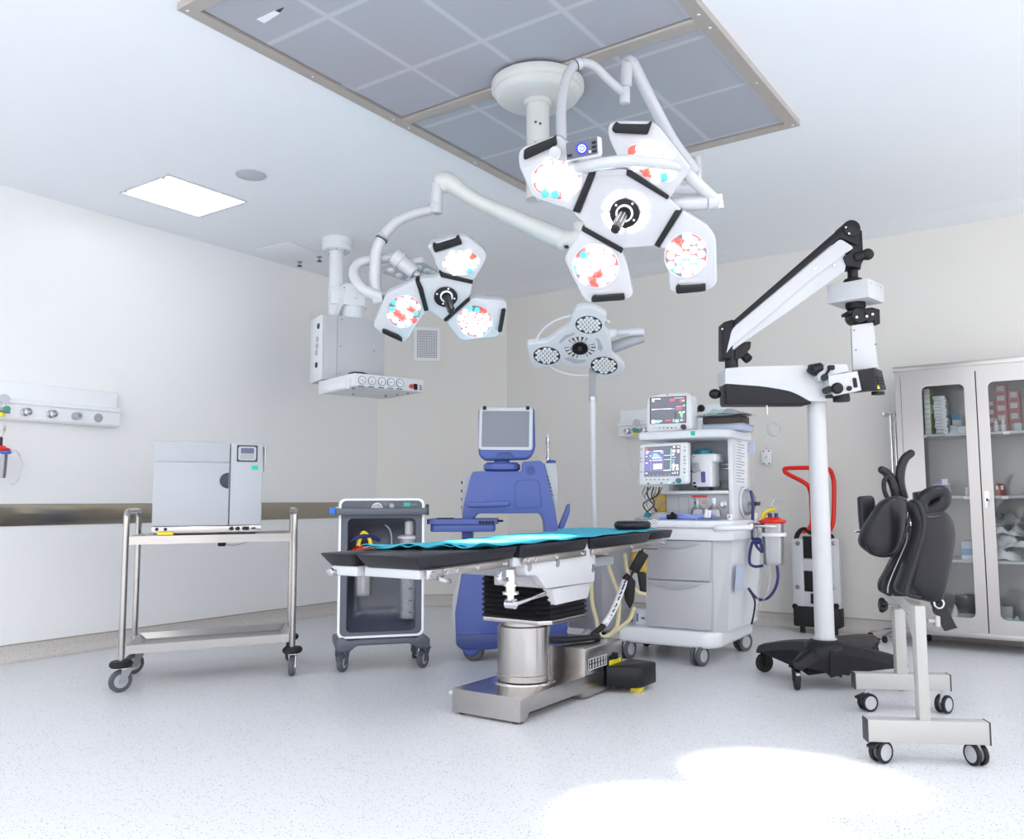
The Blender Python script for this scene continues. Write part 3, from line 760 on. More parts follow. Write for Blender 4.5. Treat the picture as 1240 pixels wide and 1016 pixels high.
# base with two feet
m = MB(); ba = f.p(402, 790, 0); bz = .135
lo = zb - .004
m.prism(round3([(-.03, 0, .118), (-.03, 0, .175), (.0, 0, .205), (.04, 0, lo - .012), (.08, 0, lo - .006), (u1 - .08, 0, lo - .006), (u1 - .04, 0, lo - .012), (u1 + .0, 0, .205), (u1 + .04, 0, .175), (u1 + .04, 0, .118), (u1 - .04, 0, .118), (u1 - .08, 0, .15), (.09, 0, .15), (.05, 0, .118)], .015, 3), (0, .06, 0), .01, 3)
m.prism(round3([(.03, .055, .152), (.03, .055, lo), (u1 - .03, .055, lo), (u1 - .03, .055, .152)], .01, 3), (0, .22, 0), .01)
for xx in (-.03, u1 - .04): m.prism(round3([(xx, .05, .118), (xx, .05, .17), (xx + .08, .05, .17), (xx + .08, .05, .118)], .015, 3), (0, .34, 0), .01)
m.build('base', 'cart_grey', t)
for (uu, dd), fa, br in (((.01, .03), 60, 1), ((u1, .03), 50, 1), ((.01, .36), 80, 0), ((u1, .36), 80, 0)):
    caster(t, (uu, dd, 0), .052, .03, fa, 'cart_grey', 'tyre_grey', 'hub_grey', .125, brake='cart_grey' if br else None)
# things in the cart
j = f.p(439.5, 721, .10)
hz = f.p(439.5, 667, .10).z - j.z
w = f.o + f.u * j.x + f.d * .10
t3 = suction_jar((w.x, w.y, j.z), f.yaw, 'small clear suction canister with red lid and yellow elbow hung in the grey suction cart', 1.0, hz, .058)
MB().tube([(-.035, 0, hz + .02), (-.02, 0, hz + .08), (.0, 0, hz + .11), (.03, 0, hz + .08), (.05, 0, hz + .015)], .012, 10).build('elbow_tube', 'yellow', t3)
MB().tube([(-.085, -.02, hz + .055), (-.03, -.02, hz + .085), (.04, .0, hz + .085), (.10, .02, hz + .06)], [.007, .012, .013, .011], 10).build('suction_wand', 'navy', t3)
MB().cyl((0, 0, hz - .06), (0, 0, .01), .012, seg=12).build('inner_tube', 'canister', t3)
MB().lathe([(.058, hz - .004), (.064, hz - .004), (.064, hz - .026), (.058, hz - .026)], (0, 0, 0), Z, 28).build('hanger_ring', 'canister', t3)
MB().box(-.02, .02, .056, .12, hz - .03, hz - .01, .003).build('hanger', 'cart_grey', t3)
j = f.p(495, 748, .11); hz = f.p(495, 652, .11).z - j.z
w = f.o + f.u * j.x + f.d * .11
t3 = thing('collection_canister', 'tall smoky canister with printed scale hung in the right of the grey suction cart', 'suction canister', (w.x, w.y, j.z), f.yaw)
MB().lathe([(0, 0), (.056, 0), (.06, .008), (.066, hz), (.063, hz), (.057, .012), (0, .008)], (0, 0, 0), Z, 30).build('jar', 'canister_smoke', t3)
MB().lathe([(0, hz), (.072, hz), (.072, hz + .014), (.05, hz + .022), (0, hz + .024)], (0, 0, 0), Z, 30).build('lid', 'white_plastic', t3)
m = MB()
for k in range(6): m.obox((.0, -.0605 - .0045 * k / 6, .04 + k * (hz - .06) / 6), (X, Y, Z), (.011, .001, .003))
m.build('scale_marks', 'dark_grey', t3)
MB().box(-.02, .02, .06, .10, hz - .03, hz - .01, .003).build('hanger', 'cart_grey', t3)
MB().lathe([(0, hz + .024), (.028, hz + .024), (.03, hz + .03), (.03, hz + .1), (.02, hz + .11), (.016, hz + .12), (.016, hz + .135), (0, hz + .135)], (0.0, 0, 0), Z, 20).build('filter_bottle', 'white_gloss', t3)
MB().tube([(.0, 0, hz + .13), (.003, 0, hz + .155), (.02, 0, hz + .18)], [.011, .009, .008], 10).build('spout', 'white_plastic', t3)
c = f.p(463, 633, .17); po = MB().lathe([(0, 0), (.016, 0), (.016, .05), (0, .05)], (c.x, .225, c.z), (0, -1, 0), 16).build('port', 'dark_grey', t)
MB().tube([f.p(x, y, .17) for x, y in ((463, 633), (471, 640), (474, 650), (474, 664), (474, 680))], .006, 8).build('hose', 'mid_grey', po)
# ------------------------------------------------------------------ operating table (runs along the room's y axis)
TX = -2.36                                   # centre line
XR = -2.13                                    # near long side
TY0 = 2.41
t = thing('operating_table', 'operating table with black segmented mattress on a thick round steel column', 'operating table', (TX, 3.57, 0))
def tz(y): return .0150 * (y - TY0)            # the top rises slightly towards the head
def slab(name, x0, x1, y0, y1, z0, z1, bev, m, par=t, under=0.0, end=0.0):
    """mattress segment, bevelled in underneath"""
    c = []
    for x in (x0, x1):
        for y in (y0, y1):
            for z in (z0, z1):
                k = under if z == z0 else 0
                e_ = end if z == z0 and y == y0 else min(k, .012)
                sx = k if x == x0 else -k; sy = e_ if y == y0 else -e_
                c.append((x + sx, y + sy, z + tz(y)))
    return MB().hexa(c, bev, 3).build(name, m, par, world=True, smooth=40)
mt, mb_ = .792, .738
g1, g2, g3, ge = 3.085, 3.70, 4.385, 4.74
xL_, xR_ = -2.615, -2.105
slab('mattress', xL_, TX - .075, TY0 - .01, g1 - .02, mb_, mt, .009, 'black_pad', under=.022, end=.05)
slab('mattress', TX - .065, xR_, TY0 - .0, g1 - .012, mb_, mt, .009, 'black_pad', under=.022, end=.05)
slab('mattress', xL_, xR_, g1 + .012, g2 - .012, mb_, mt, .009, 'black_pad', under=.016, end=.012)
slab('mattress', xL_, xR_, g2 + .012, g3 - .006, mb_, mt, .009, 'black_pad', under=.016, end=.012)
slab('mattress', xL_ + .05, xR_ - .03, g3 + .006, ge, mb_ + .002, mt - .004, .009, 'black_pad', under=.014, end=.012)
# white leg plates under the two foot segments
slab('leg_plate', xL_ + .035, TX - .08, TY0 + .03, g1 - .05, .703, .741, .006, 'white_plastic')
slab('leg_plate', TX - .065, XR - .012, TY0 + .055, g1 - .03, .703, .741, .006, 'white_plastic')
slab('seat_plate', xL_ + .04, XR - .012, g1 + .0, g2 - .03, .700, .741, .006, 'white_plastic')
slab('back_plate', xL_ + .04, XR - .012, g2 + .0, g3 + .02, .706, .741, .006, 'white_plastic')
slab('head_plate', xL_ + .10, XR - .06, g3 + .03, ge - .05, .712, .741, .006, 'white_plastic')
# side rails on both sides, in sections with end screws
def rail(ya, yb, x, sg):
    o = slab('side_rail', min(x, x + sg * .012), max(x, x + sg * .012), ya, yb, .708, .736, .002, 'steel_y')
    s_ = MB()
    for yy in (ya + .03, ya + .09, (ya + yb) / 2, yb - .03): s_.lathe([(0, 0), (.009, 0), (.008, .005), (0, .006)], (x + sg * .012, yy, .722 + tz(yy)), (sg, 0, 0), 12)
    s_.build('bolt', 'chrome', o, world=True)
    sp = MB()
    for yy in (ya + .03, yb - .03): sp.cyl((x - sg * .012, yy, .722 + tz(yy)), (x, yy, .722 + tz(yy)), .008, seg=8)
    sp.build('spacer', 'steel_y', o, world=True)
for x, sg in ((XR, 1), (xL_ + .02, -1)):
    rail(TY0 + .16, g1 - .06, x, sg); rail(g1 + .05, g2 - .02, x, sg); rail(g2 + .04, g3 + .22, x, sg)
# end knob at the foot, rail levers
m = MB(); p = V((xL_ + .045, TY0 + .06, .715)); m.cyl(p + V((-.005, -.045, 0)), p + V((-.005, .0, 0)), .016, seg=12, bev=.003); m.cyl(p + V((-.03, -.03, 0)), p + V((.02, -.03, 0)), .011, seg=10)
m.build('release_knob', 'dull_chrome', t, world=True)
fs = Fr(XR - .004, 0, 90)                      # near side plane, u = y
fs.o = V((XR - .004, 0, 0))
def SP(px, py, d=0.0): q = fs.p(px, py, d); return fs.o + fs.u * q.x + fs.d * q.y + Z * q.z
m = MB(); m.prism([V((XR + .004, TY0 + .075, .705)), V((XR + .004, TY0 + .17, .706)), V((XR + .004, TY0 + .17, .740)), V((XR + .004, TY0 + .075, .739))], (.014, 0, 0), .004)
m.cyl((XR + .018, TY0 + .1, .722), (XR + .026, TY0 + .1, .722), .012, seg=14); m.tube([(XR + .02, TY0 + .13, .705), (XR + .03, TY0 + .17, .692), (XR + .02, TY0 + .20, .690)], .009, 8)
m.build('lever_clamp', 'dull_chrome', t, world=True)
# rotary joint hanging from the seat rail
a = SP(631, 690, -.02); b = SP(631, 722, -.02)
jm = MB(); ax = V((a.x - .035, a.y - .03, 0))
jm.cyl(ax + Z * .60, ax + Z * .70, .022, seg=20); jm.cyl(ax + Z * .63, ax + Z * .64, .03, seg=20); jm.cyl(ax + Z * .595, ax + Z * .605, .036, seg=20)
jm.cyl(ax + V((.0, 0, .56)), ax + V((0, 0, .60)), .016, seg=14); jm.cyl(ax + V((-.02, 0, .555)), ax + V((.024, 0, .555)), .022, seg=18)
jm.build('clamp_post', 'chrome', t, world=True)
jm = MB(); jm.tube([ax + V((.03, 0, .556)), ax + V((.035, .11, .568)), ax + V((.02, .24, .576))], [.009, .006, .01], 8); jm.build('clamp_lever', 'chrome', t, world=True)
jm = MB(); jm.tube([ax + V((0, -.02, .66)), ax + V((.01, -.07, .65)), ax + V((.01, -.10, .672)), ax + V((0, -.085, .695))], .011, 8); jm.build('hook_lever', 'chrome', t, world=True)
# white cover below the side rail, stepped, with round plugs
cv = MB()
L1 = [SP(638, 669), SP(722, 655.5), SP(720, 704.5), SP(661, 713), SP(650, 697), SP(637, 697), SP(635, 688)]
cv.prism(round3(L1, .012, 3), (-.05, 0, 0), .004)
L2 = [SP(661, 690, .03), SP(719, 690, .03), SP(719, 704.5, .03), SP(661.5, 713, .03), SP(650, 697, .03)]
L3 = [SP(669, 713, .02), SP(716, 705, .02), SP(712, 724, .02), SP(673, 733, .02)]
cv.prism(round3(L3, .008, 3), (-.26, 0, 0), .005)
cv.prism(round3([SP(661, 695, .03), SP(719, 690, .03), SP(719, 704, .03), SP(662, 713, .03)], .005, 2), (-.3, 0, 0), .004)
c_ = cv.build('side_cover', 'white_paint', t, world=True)
pg = MB()
for x, y in ((641, 686.5), (675, 682), (718, 688)):
    q = SP(x, y); pg.lathe([(0, .003), (.018, .003), (.02, 0), (.02, -.004)], q, (1, 0, 0), 20)
pg.build('round_plug', 'dull_chrome', c_, world=True)
# frame below the top, black bellows, column
MB().box(TX - .17, TX + .17, 3.2, 4.1, .655, .705, .01).build('under_frame', 'mid_grey', t, world=True)
bl = MB(); n = 9; zb0, zb1 = .435, .655
for k in range(n):
    za = zb0 + (zb1 - zb0) * k / n; h = (zb1 - zb0) / n
    w1, w0 = .182, .170; cyy = 3.57
    pts = lambda w, z: [(TX - w, cyy - w * 1.0, z), (TX + w * .75, cyy - w * 1.0, z), (TX + w, cyy - w * .7, z), (TX + w, cyy + w * 1.2, z), (TX - w, cyy + w * 1.2, z)]
    A, B, C_ = pts(w0, za), pts(w1, za + h * .5), pts(w0, za + h)
    for P, Q in ((A, B), (B, C_)):
        for i in range(5): bl.face([P[i], P[(i + 1) % 5], Q[(i + 1) % 5], Q[i]])
bl.face(pts(.165, zb0)[::-1]); bl.face(pts(.165, zb1))
bl.build('bellows', 'black_plastic', t, world=True, smooth=0)
m = MB(); m.prism([V(p) for p in ((TX - .175, 3.395, .418), (TX + .14, 3.395, .418), (TX + .185, 3.45, .418), (TX + .185, 3.76, .418), (TX - .175, 3.76, .418))], (0, 0, .02), .002)
m.build('collar_plate', 'steel_y', t, world=True)
cc = V((-2.42, 3.575, 0))
MB().cyl(cc + Z * .375, cc + Z * .42, .112, seg=40).build('inner_column', 'steel_z', t, world=True)
m = MB(); m.lathe([(0, .135), (.130, .135), (.130, .385), (.12, .39), (0, .39)], cc, Z, 48); m.lathe([(.1305, .158), (.133, .156), (.133, .128), (.1305, .126)], cc, Z, 48)
m.build('column_sleeve', 'steel_z', t, world=True, smooth=25)
MB().lathe([(.126, .1175), (.155, .1175), (.155, .122), (.126, .124)], cc, Z, 40).build('column_flange', 'chrome', t, world=True)
# steel base: low foot, raised motor housing, black end block
BX0, BX1, BY0, BY1 = -2.60, -2.212, 3.235, 4.24
m = MB(); zf = .118; sd = [(BY0, .012), (BY0 + .06, .012), (BY0 + .07, .036), (BY0 + .085, .042), (3.80, .042), (3.81, .014), (BY1, .014), (BY1, zf), (BY0, zf)]
m.prism([(BX1, y, z) for y, z in sd], (BX0 - BX1, 0, 0), .004)
b_ = m.build('base_foot', 'steel_y', t, world=True)
MB().box(BX0 + .06, BX1 - .08, BY0 + .05, BY1 - .05, .006, .04).build('base_shadow_block', 'black_rubber', t, world=True)  # black block standing in for the floor shadow under the base
m = MB(); hx1, hy0, hy1, hz = BX1 - .002, 3.82, 4.22, .252
m.prism(round3([(hx1, hy0, zf), (hx1, hy1, zf), (hx1, hy1, hz), (hx1, hy0, hz)], [0, 0, .02, 0]), (BX0 - hx1 + .02, 0, 0), .005)
h_ = m.build('motor_housing', 'steel_y', t, world=True)
q = MB(); 
def HP(px, py): return at_x(px, py, hx1 + .001)
a, b = HP(712, 812), HP(734, 789)
q.box(hx1, hx1 + .003, a.y, b.y, a.z - .0, b.z - .012, .001)
q.m(1).ring([(hx1 + .0035, a.y, a.z), (hx1 + .0035, b.y, a.z), (hx1 + .0035, b.y, b.z - .012), (hx1 + .0035, a.y, b.z - .012)], [(hx1 + .0035, a.y + .003, a.z + .003), (hx1 + .0035, b.y - .003, a.z + .003), (hx1 + .0035, b.y - .003, b.z - .015), (hx1 + .0035, a.y + .003, b.z - .015)], (.0006, 0, 0))
for r_ in range(2):
    for k in range(6):
        yy = a.y + (b.y - a.y) * (k + .7) / 6.4; zz = a.z + (b.z - .012 - a.z) * (.3 + .42 * r_)
        if k == 0: q.obox((hx1 + .0036, yy, zz), (X, Y, Z), (.0006, .0028, .008))
        else:
            q.torus((hx1 + .0036, yy, zz + .002), X, .006, .0012, 10, 4); q.obox((hx1 + .0036, yy, zz - .006), (X, (0, 1, .6), (0, -.6, 1)), (.0006, .006, .0014))
q.build('button_panel', ['black_plastic', 'paper'], h_, world=True)
q = MB(); s0, s1 = HP(738, 805), HP(751, 796); q.box(hx1, hx1 + .002, s0.y, s1.y + .01, s0.z - .006, s1.z, .0005)
q.m(1)
for k in range(3): q.box(hx1 + .002, hx1 + .0024, s0.y + .008, s1.y - .002 - .012 * (k % 2), s0.z + .0 + k * .011, s0.z + .002 + k * .011)
q.build('warning_sticker', ['yellow_sticker', 'dark_grey'], h_, world=True)
q = MB(); s = HP(745, 793); q.box(hx1, hx1 + .012, s.y - .012, s.y + .016, s.z - .02, s.z + .012, .003); q.cyl((hx1, s.y - .03, s.z - .008), (hx1 + .012, s.y - .03, s.z - .008), .01, seg=12)
q.build('power_switch', 'black_plastic', h_, world=True)
m = MB(); e0, e1 = 4.02, 4.30
m.prism(round3([(BX1 + .002, e0, .03), (BX1 + .15, e0 + .06, .03), (BX1 + .17, e0 + .09, .03), (BX1 + .17, e1 - .02, .03), (BX1 + .14, e1, .03), (BX1 + .002, e1, .03)], .015, 3), (0, 0, .105), .008)
m.build('corner_cover', 'black_plastic', t, world=True)
m = MB(); m.hexa([(BX1 + .09, e0 + .10, 0), (BX1 + .10, e0 + .10, .03), (BX1 + .09, e0 + .2, 0), (BX1 + .10, e0 + .2, .03), (BX1 + .15, e0 + .10, 0), (BX1 + .155, e0 + .10, .031), (BX1 + .14, e0 + .17, 0), (BX1 + .145, e0 + .17, .031)], .004)
m.build('floor_foot', 'yellow', t, world=True)
for x, y in ((BX0 + .04, BY0 + .04), (BX1 - .04, BY0 + .04), (BX0 + .04, BY1 - .06)):
    MB().cyl((x, y, 0), (x, y, .022), .022, seg=14).build('floor_foot', 'black_rubber', t, world=True)
MB().cyl((BX0 - .02, BY0 + .01, .095), (BX0 + .02, BY0 + .01, .095), .01, seg=10).build('bumper', 'white_plastic', t, world=True)

# cable to the table, with a striped wrap, running from the base up to the hand control
tb = thing('table_cable', 'thick black cable in a white printed sleeve rising from the operating table base', 'cable', (-2.35, 4.1, .26))
kb = [V((-2.43, 3.725, .31)), V((-2.40, 3.79, .285)), V((-2.36, 3.92, .272)), V((-2.30, 4.1, .270))] + [at_depth(x, y, d) for x, y, d in ((718, 769, 4.80), (731, 757, 4.85), (742, 740, 4.9), (752, 716, 4.92), (758, 700, 4.92))]
MB().tube(kb, .0165, 10, 8).build('cable', 'black_rubber', tb, world=True)
sl = [at_depth(x, y, d) for x, y, d in ((731.5, 757, 4.845), (742, 740, 4.89), (752, 716, 4.91), (757, 702, 4.915))]
m = MB(); m.tube(sl, .0185, 12, 8)
m.m(1); P = spline(sl, 10)
for i, p in enumerate(P[1:-1]):
    if i % 3 == 2: continue
    tg = (P[i + 2] - P[i]).normalized(); q_ = (tg + .6 * RGT).normalized(); s_ = q_.cross(FWD).normalized()
    m.obox(p - FWD * .0185, (q_, s_, FWD), (.006 if i % 2 else .010, .0035, .0012))
m.build('printed_sleeve', ['paper', 'dark_grey'], tb, world=True)
hc = thing('hand_control', 'black wired hand control hanging from the rail at the head of the operating table', 'remote control', tuple(at_depth(771, 690, 4.95)))
a, b = at_depth(768, 690, 4.9), at_depth(779, 671, 4.9)
axv = (b - a).normalized(); sd_ = axv.cross(FWD).normalized()
MB().obox((a + b) / 2, (axv, sd_, FWD), ((b - a).length / 2 + .01, .03, .014), .007).build('handset', 'black_plastic', hc, world=True)
MB().tube([a - axv * .005, at_depth(763, 700, 4.9), at_depth(758, 712, 4.92)], .006, 8).build('cord', 'black_rubber', hc, world=True)
MB().strap([b, b + Z * .03, V((XR + .005, b.y, .72))], .02, .004, Y).build('hook', 'black_plastic', hc, world=True)

# teal drape and head ring
td = thing('surgical_drape', 'bright turquoise disposable drape spread over the operating table mattress', 'drape', (TX, 3.5, .8))
def drape_rows(z_add, shrink):
    nu, nv = 40, 84; rows = []
    for j in range(nv):
        v = j / (nv - 1); y = 2.60 + (4.47 - 2.60) * v
        row = []
        for i in range(nu):
            s_ = i / (nu - 1)
            wl, wr = xL_ + .03, xR_ - .012
            x = wl + (wr - wl) * s_
            yy = y + (1 - v) ** 3 * .26 * (s_) - .02 * math.sin(s_ * 9) * (1 - v) ** 6
            z = mt + tz(yy) + .004
            z += .0045 * (math.sin(x * 34 + yy * 11) * math.sin(yy * 17 - x * 6) * .5 + .5)
            z += .006 * math.exp(-((s_ - .97) / .05) ** 2) * (.5 + .5 * math.sin(yy * 23))
            z += (1 - v) ** 14 * .018 * (.5 + .5 * math.sin(s_ * 21)) + (.012 * math.exp(-((yy - 4.2) / .05) ** 2)) * (1 - s_ * .7)
            if v > .93: x = x + (wl - x) * 0; z += .004
            row.append((x + .012 * math.sin(yy * 7.3) * (2 * s_ - 1), yy, z + z_add))
        rows.append(row)
    return rows
MB().sheet(drape_rows(.002, 0), .003).build('sheet', 'drape_teal', td, world=True, smooth=60)
m = MB(); rows = []
for j in range(8):
    row = []
    for i in range(30):
        s_ = i / 29; x = xL_ + .06 + (xR_ - xL_ - .1) * s_; y = 2.60 + .25 * s_ + j * .02 - .012 * math.sin(s_ * 14 + 1)
        row.append((x, y, mt + tz(y) + .012 + .010 * math.sin(s_ * 17 + j * .3) ** 2 - .0012 * j))
    rows.append(row)
m.sheet(rows, .003); m.build('folded_edge', 'drape_teal', td, world=True, smooth=60)
hr_ = thing('head_ring', 'black oval head ring cushion lying on the drape at the head of the table', 'cushion', (TX - .13, 4.36, .83))
c0 = at_z(766, 638.5, .845)
m = MB(); m.torus((c0.x, c0.y, mt + tz(c0.y) + .036), Z, .10, .024, 32, 12, V((.2, .98, 0)).normalized(), V((-.98, .2, 0)).normalized(), .065)
m.build('ring', 'black_vinyl', hr_, world=True)
m = MB()
for k in range(26):
    a = 2 * PI * k / 26; m.obox(V((c0.x, c0.y, mt + tz(c0.y) + .061)) + V((.2, .98, 0)) * .10 * math.cos(a) + V((-.98, .2, 0)) * .065 * math.sin(a), (V((.2, .98, 0)), V((-.98, .2, 0)), Z), (.004, .0015, .0012))
m.build('stitching', 'light_grey', hr_, world=True)

# ------------------------------------------------------------------ blue ophthalmic machine
f = Fr(-3.266, 4.33, 35)
t = fthing(f, 'phaco_machine', 'tall blue ophthalmic surgery machine with flat screen and side tray behind the operating table', 'surgical machine')
PS = 0.3444
def Q(zx, zy, d=0.0): return f.p(500 + zx * PS, 470 + zy * PS, d)
# monitor
o1 = round3([Q(230, 66), Q(428, 66), Q(432, 215), Q(410, 250), Q(250, 254), Q(230, 235)], [.03, .03, .05, .08, .08, .05])
o1 = [V((p.x, .02, p.z)) for p in o1]
mo = MB().prism(o1, (0, .11, 0), .02, 3).build('monitor_housing', 'blue_plastic', t)
bz = MB(); e = round3([V((p.x, .012, p.z)) for p in (Q(234, 68), Q(422, 68), Q(420, 218), Q(231, 216))], .02); i = round3([V((p.x, .012, p.z)) for p in (Q(244, 80), Q(410, 80), Q(408, 207), Q(241, 206))], .008)
bz.ring(e, i, (0, .014, 0)); bz.build('bezel', 'white_plastic', mo)
MB().prism([V((p.x, .018, p.z)) for p in (Q(243, 79), Q(411, 79), Q(409, 208), Q(240, 207))], (0, .006, 0)).build('screen', 'screen_grey', mo)
for a, b in ((246, 258), (398, 410)):
    p, q = Q(a, 76), Q(b, 66); MB().box(p.x, q.x, .004, .03, p.z, q.z + .006, .002).build('clip', 'black_plastic', mo)
p = Q(325, 246); MB().prism(round3([V((q.x, .012, q.z)) for q in (Q(290, 250), Q(298, 230), Q(325, 224), Q(348, 230), Q(356, 250))], .02), (0, .02, 0), .006).build('tilt_grip', 'blue_dark', mo)
p = Q(312, 275, .1)
m = MB(); m.lathe([(0, -.03), (.10, -.03), (.118, -.02), (.118, .01), (.10, .024), (0, .024)], (Q(312, 275).x, .11, p.z), Z, 40); m.cyl((Q(312, 275).x, .11, p.z), (Q(312, 275).x, .11, p.z + .1), .05, seg=24)
m.build('swivel_neck', 'blue_plastic', t)
# upper body
ub = [Q(206, 294), Q(245, 291), Q(384, 291), Q(386, 258), Q(450, 254), Q(462, 266), Q(478, 330), Q(497, 410), Q(512, 490), Q(520, 560), Q(468, 560), Q(464, 470), Q(450, 440), Q(232, 441), Q(214, 452), Q(206, 470), Q(172, 470), Q(176, 420)]
MB().prism(round3([V((p.x, .03, p.z)) for p in ub], [.02, .01, .005, .01, .03, .03, .05, .05, .05, 0, 0, .03, .03, .03, .02, .02, .02, .03]), (0, .34, 0), .02, 3).build('upper_body', 'blue_plastic', t)
MB().prism(round3([V((p.x, .012, p.z)) for p in (Q(190, 402), Q(335, 396), Q(345, 404), Q(335, 415), Q(196, 420), Q(188, 412))], .012), (0, .03, 0), .008, 3).build('grab_handle', 'blue_plastic', t)
e = round3([V((p.x, .0285, p.z)) for p in (Q(372, 322), Q(445, 320), Q(456, 420), Q(357, 425), Q(358, 335))], .03)
i_ = round3([V((p.x, .0285, p.z)) for p in (Q(375, 325), Q(442, 323), Q(452, 417), Q(360, 422), Q(361, 337))], .03)
MB().ring(e, i_, (0, .004, 0)).build('door_seam', 'blue_dark', t)
p = Q(414, 289); lg = MB(); lg.torus((p.x, .029, p.z), Y, .026, .0025, 28, 6); 
for a in range(0, 360, 60): lg.ell((p.x + .012 * math.cos(R(a)), .029, p.z + .012 * math.sin(R(a))), (.006, .002, .006), None, 8, 6)
lg.build('emblem', 'blue_dark', t)
# white side shells, handpiece holster
MB().prism(round3([V((p.x, .10, p.z)) for p in (Q(172, 308), Q(206, 308), Q(200, 400), Q(178, 450), Q(168, 450))], .012), (0, .22, 0), .015, 3).build('left_shell', 'light_grey', t)
k = MB()
for j in range(4): q = Q(169, 330 + 30 * j); k.cyl((q.x - .008, .16, q.z), (q.x + .01, .16, q.z), .009, seg=10)
k.build('knob', 'dark_grey', t)
sh = MB().prism(round3([V((p.x, .05, p.z)) for p in (Q(462, 262), Q(506, 262), Q(512, 330), Q(508, 455), Q(497, 455), Q(480, 340))], .012), (0, .2, 0), .012, 3).build('right_shell', 'light_grey', t)
k = MB()
for j in range(6): q = Q(474 + j * 3.4, 310 + 13 * j, .045); k.obox((q.x, .048, q.z), (X + Z * -.8, Y, Z), (.008, .004, .003))
k.build('vent_slot', 'dark_grey', sh)
p = Q(489, 262); MB().lathe([(0, 0), (.03, 0), (.034, .012), (.02, .022), (0, .022)], (p.x, .12, p.z), Z, 20).build('holster', 'blue_plastic', t)
hp_ = thing('ultrasound_handpiece', 'slim steel handpiece standing in the holster on top of the blue machine', 'surgical handpiece', f.o + f.u * p.x + f.d * .12 + Z * (p.z + .022), f.yaw)
hh = Q(480, 165, .12).z - p.z - .022
MB().lathe([(0, 0), (.014, 0), (.014, .02), (.009, .03), (.009, hh * .6), (.013, hh * .65), (.013, hh * .88), (.005, hh * .9), (.005, hh), (0, hh)], (-.02, 0, 0), Z, 14).build('body', 'dull_chrome', hp_)
# curved fin on the right
MB().prism(round3([V((p.x, .06, p.z)) for p in (Q(512, 495), Q(535, 440), Q(545, 410), Q(556, 406), Q(554, 440), Q(535, 490), Q(528, 500))], .01), (0, .10, 0), .012, 3).build('arm_hook', 'blue_plastic', t)
# lower body
lb = [Q(166, 640), Q(530, 640), Q(544, 700), Q(546, 860), Q(520, 880), Q(270, 918), Q(168, 918), Q(148, 900), Q(136, 820), Q(140, 740)]
MB().prism(round3([V((p.x, .02, p.z)) for p in lb], [.02, .02, .05, .04, .03, .03, .03, .04, .08, .1]), (0, .40, 0), .03, 3).build('lower_body', 'blue_plastic', t)
ub2 = [Q(168, 470), Q(206, 470), Q(206, 660), Q(168, 660)]
MB().prism([V((p.x, .12, p.z)) for p in ub2], (0, .24, 0), .01).build('left_column', 'blue_plastic', t)
MB().prism([V((p.x, .10, p.z)) for p in (Q(465, 545), Q(524, 545), Q(532, 660), Q(465, 660))], (0, .26, 0), .01).build('right_column', 'blue_plastic', t)
MB().prism(round3([V((p.x, .013, p.z)) for p in (Q(167, 642), Q(172, 646), Q(148, 790), Q(152, 905), Q(135, 830), Q(139, 740))], .01), (0, .02, 0), .004).build('edge_trim', 'light_grey', t)
MB().prism(round3([V((p.x, .012, p.z)) for p in (Q(150, 868), Q(544, 858), Q(545, 872), Q(520, 888), Q(268, 922), Q(170, 922), Q(152, 905))], .01), (0, .03, 0), .006).build('bumper', 'blue_dark', t)
for uu, dd in ((Q(212, 930).x, .06), (Q(500, 900).x, .06), (Q(212, 930).x, .36), (Q(500, 900).x, .36)):
    w_ = MB(); w_.lathe([(.0, -.022), (.056, -.022), (.066, -.014), (.066, .014), (.056, .022), (0, .022)], (uu, dd, .066), (V((.25, 1, 0))), 28)
    cs = MB(); cs.prism(round3([(uu - .085, dd - .042, .10), (uu - .075, dd - .042, .19), (uu + .05, dd - .042, .19), (uu + .07, dd - .042, .13), (uu + .05, dd - .042, .08), (uu, dd - .042, .03), (uu - .055, dd - .042, .045)], .02, 4), (0, .06, 0), .012, 3)
    c_ = cs.build('caster', 'blue_plastic', t); w_.build('wheel', 'tyre_grey', c_)
# tray on the left
tr = [V((p.x, -.10, p.z)) for p in (Q(48, 466, -.1), Q(300, 456, -.1), Q(302, 476, -.1), Q(50, 482, -.1))]
tx0, tx1, tz1 = Q(48, 466, -.1).x, Q(300, 470, -.1).x, Q(170, 461, -.1).z
m = MB(); m.ring(round3([(tx0, -.10, tz1), (tx1, -.10, tz1), (tx1, .22, tz1), (tx0, .22, tz1)], .03), round3([(tx0 + .03, -.07, tz1), (tx1 - .03, -.07, tz1), (tx1 - .03, .19, tz1), (tx0 + .03, .19, tz1)], .03), (0, 0, -.03))
m.prism(round3([(tx0 + .02, -.08, tz1 - .028), (tx1 - .02, -.08, tz1 - .028), (tx1 - .02, .2, tz1 - .028), (tx0 + .02, .2, tz1 - .028)], .03), (0, 0, -.05), .008)
m.build('side_tray', 'blue_plastic', t)
m = MB(); p = Q(260, 462, -.1)
for j in range(5): m.box(p.x - .05 + j * .02, p.x - .035 + j * .02, -.108, -.095, tz1 - .028, tz1 - .010, .002)
m.cyl((tx1 - .01, -.08, tz1 - .01), (tx1 + .03, -.09, tz1 - .012), .007, seg=8)
m.build('tray_clip', 'black_plastic', t)
m = MB(); m.box(tx0 + .05, tx1 - .12, .0, .10, tz1 - .027, tz1 + .004, .004); 
kb_ = thing('instrument_case', 'flat black instrument case lying in the blue side tray', 'instrument case', f.o + f.u * (tx0 + .1) + f.d * .05 + Z * (tz1 - .028), f.yaw)
MB().box(-.05, .06, -.04, .06, 0, .034, .005).build('case', 'black_plastic', kb_)
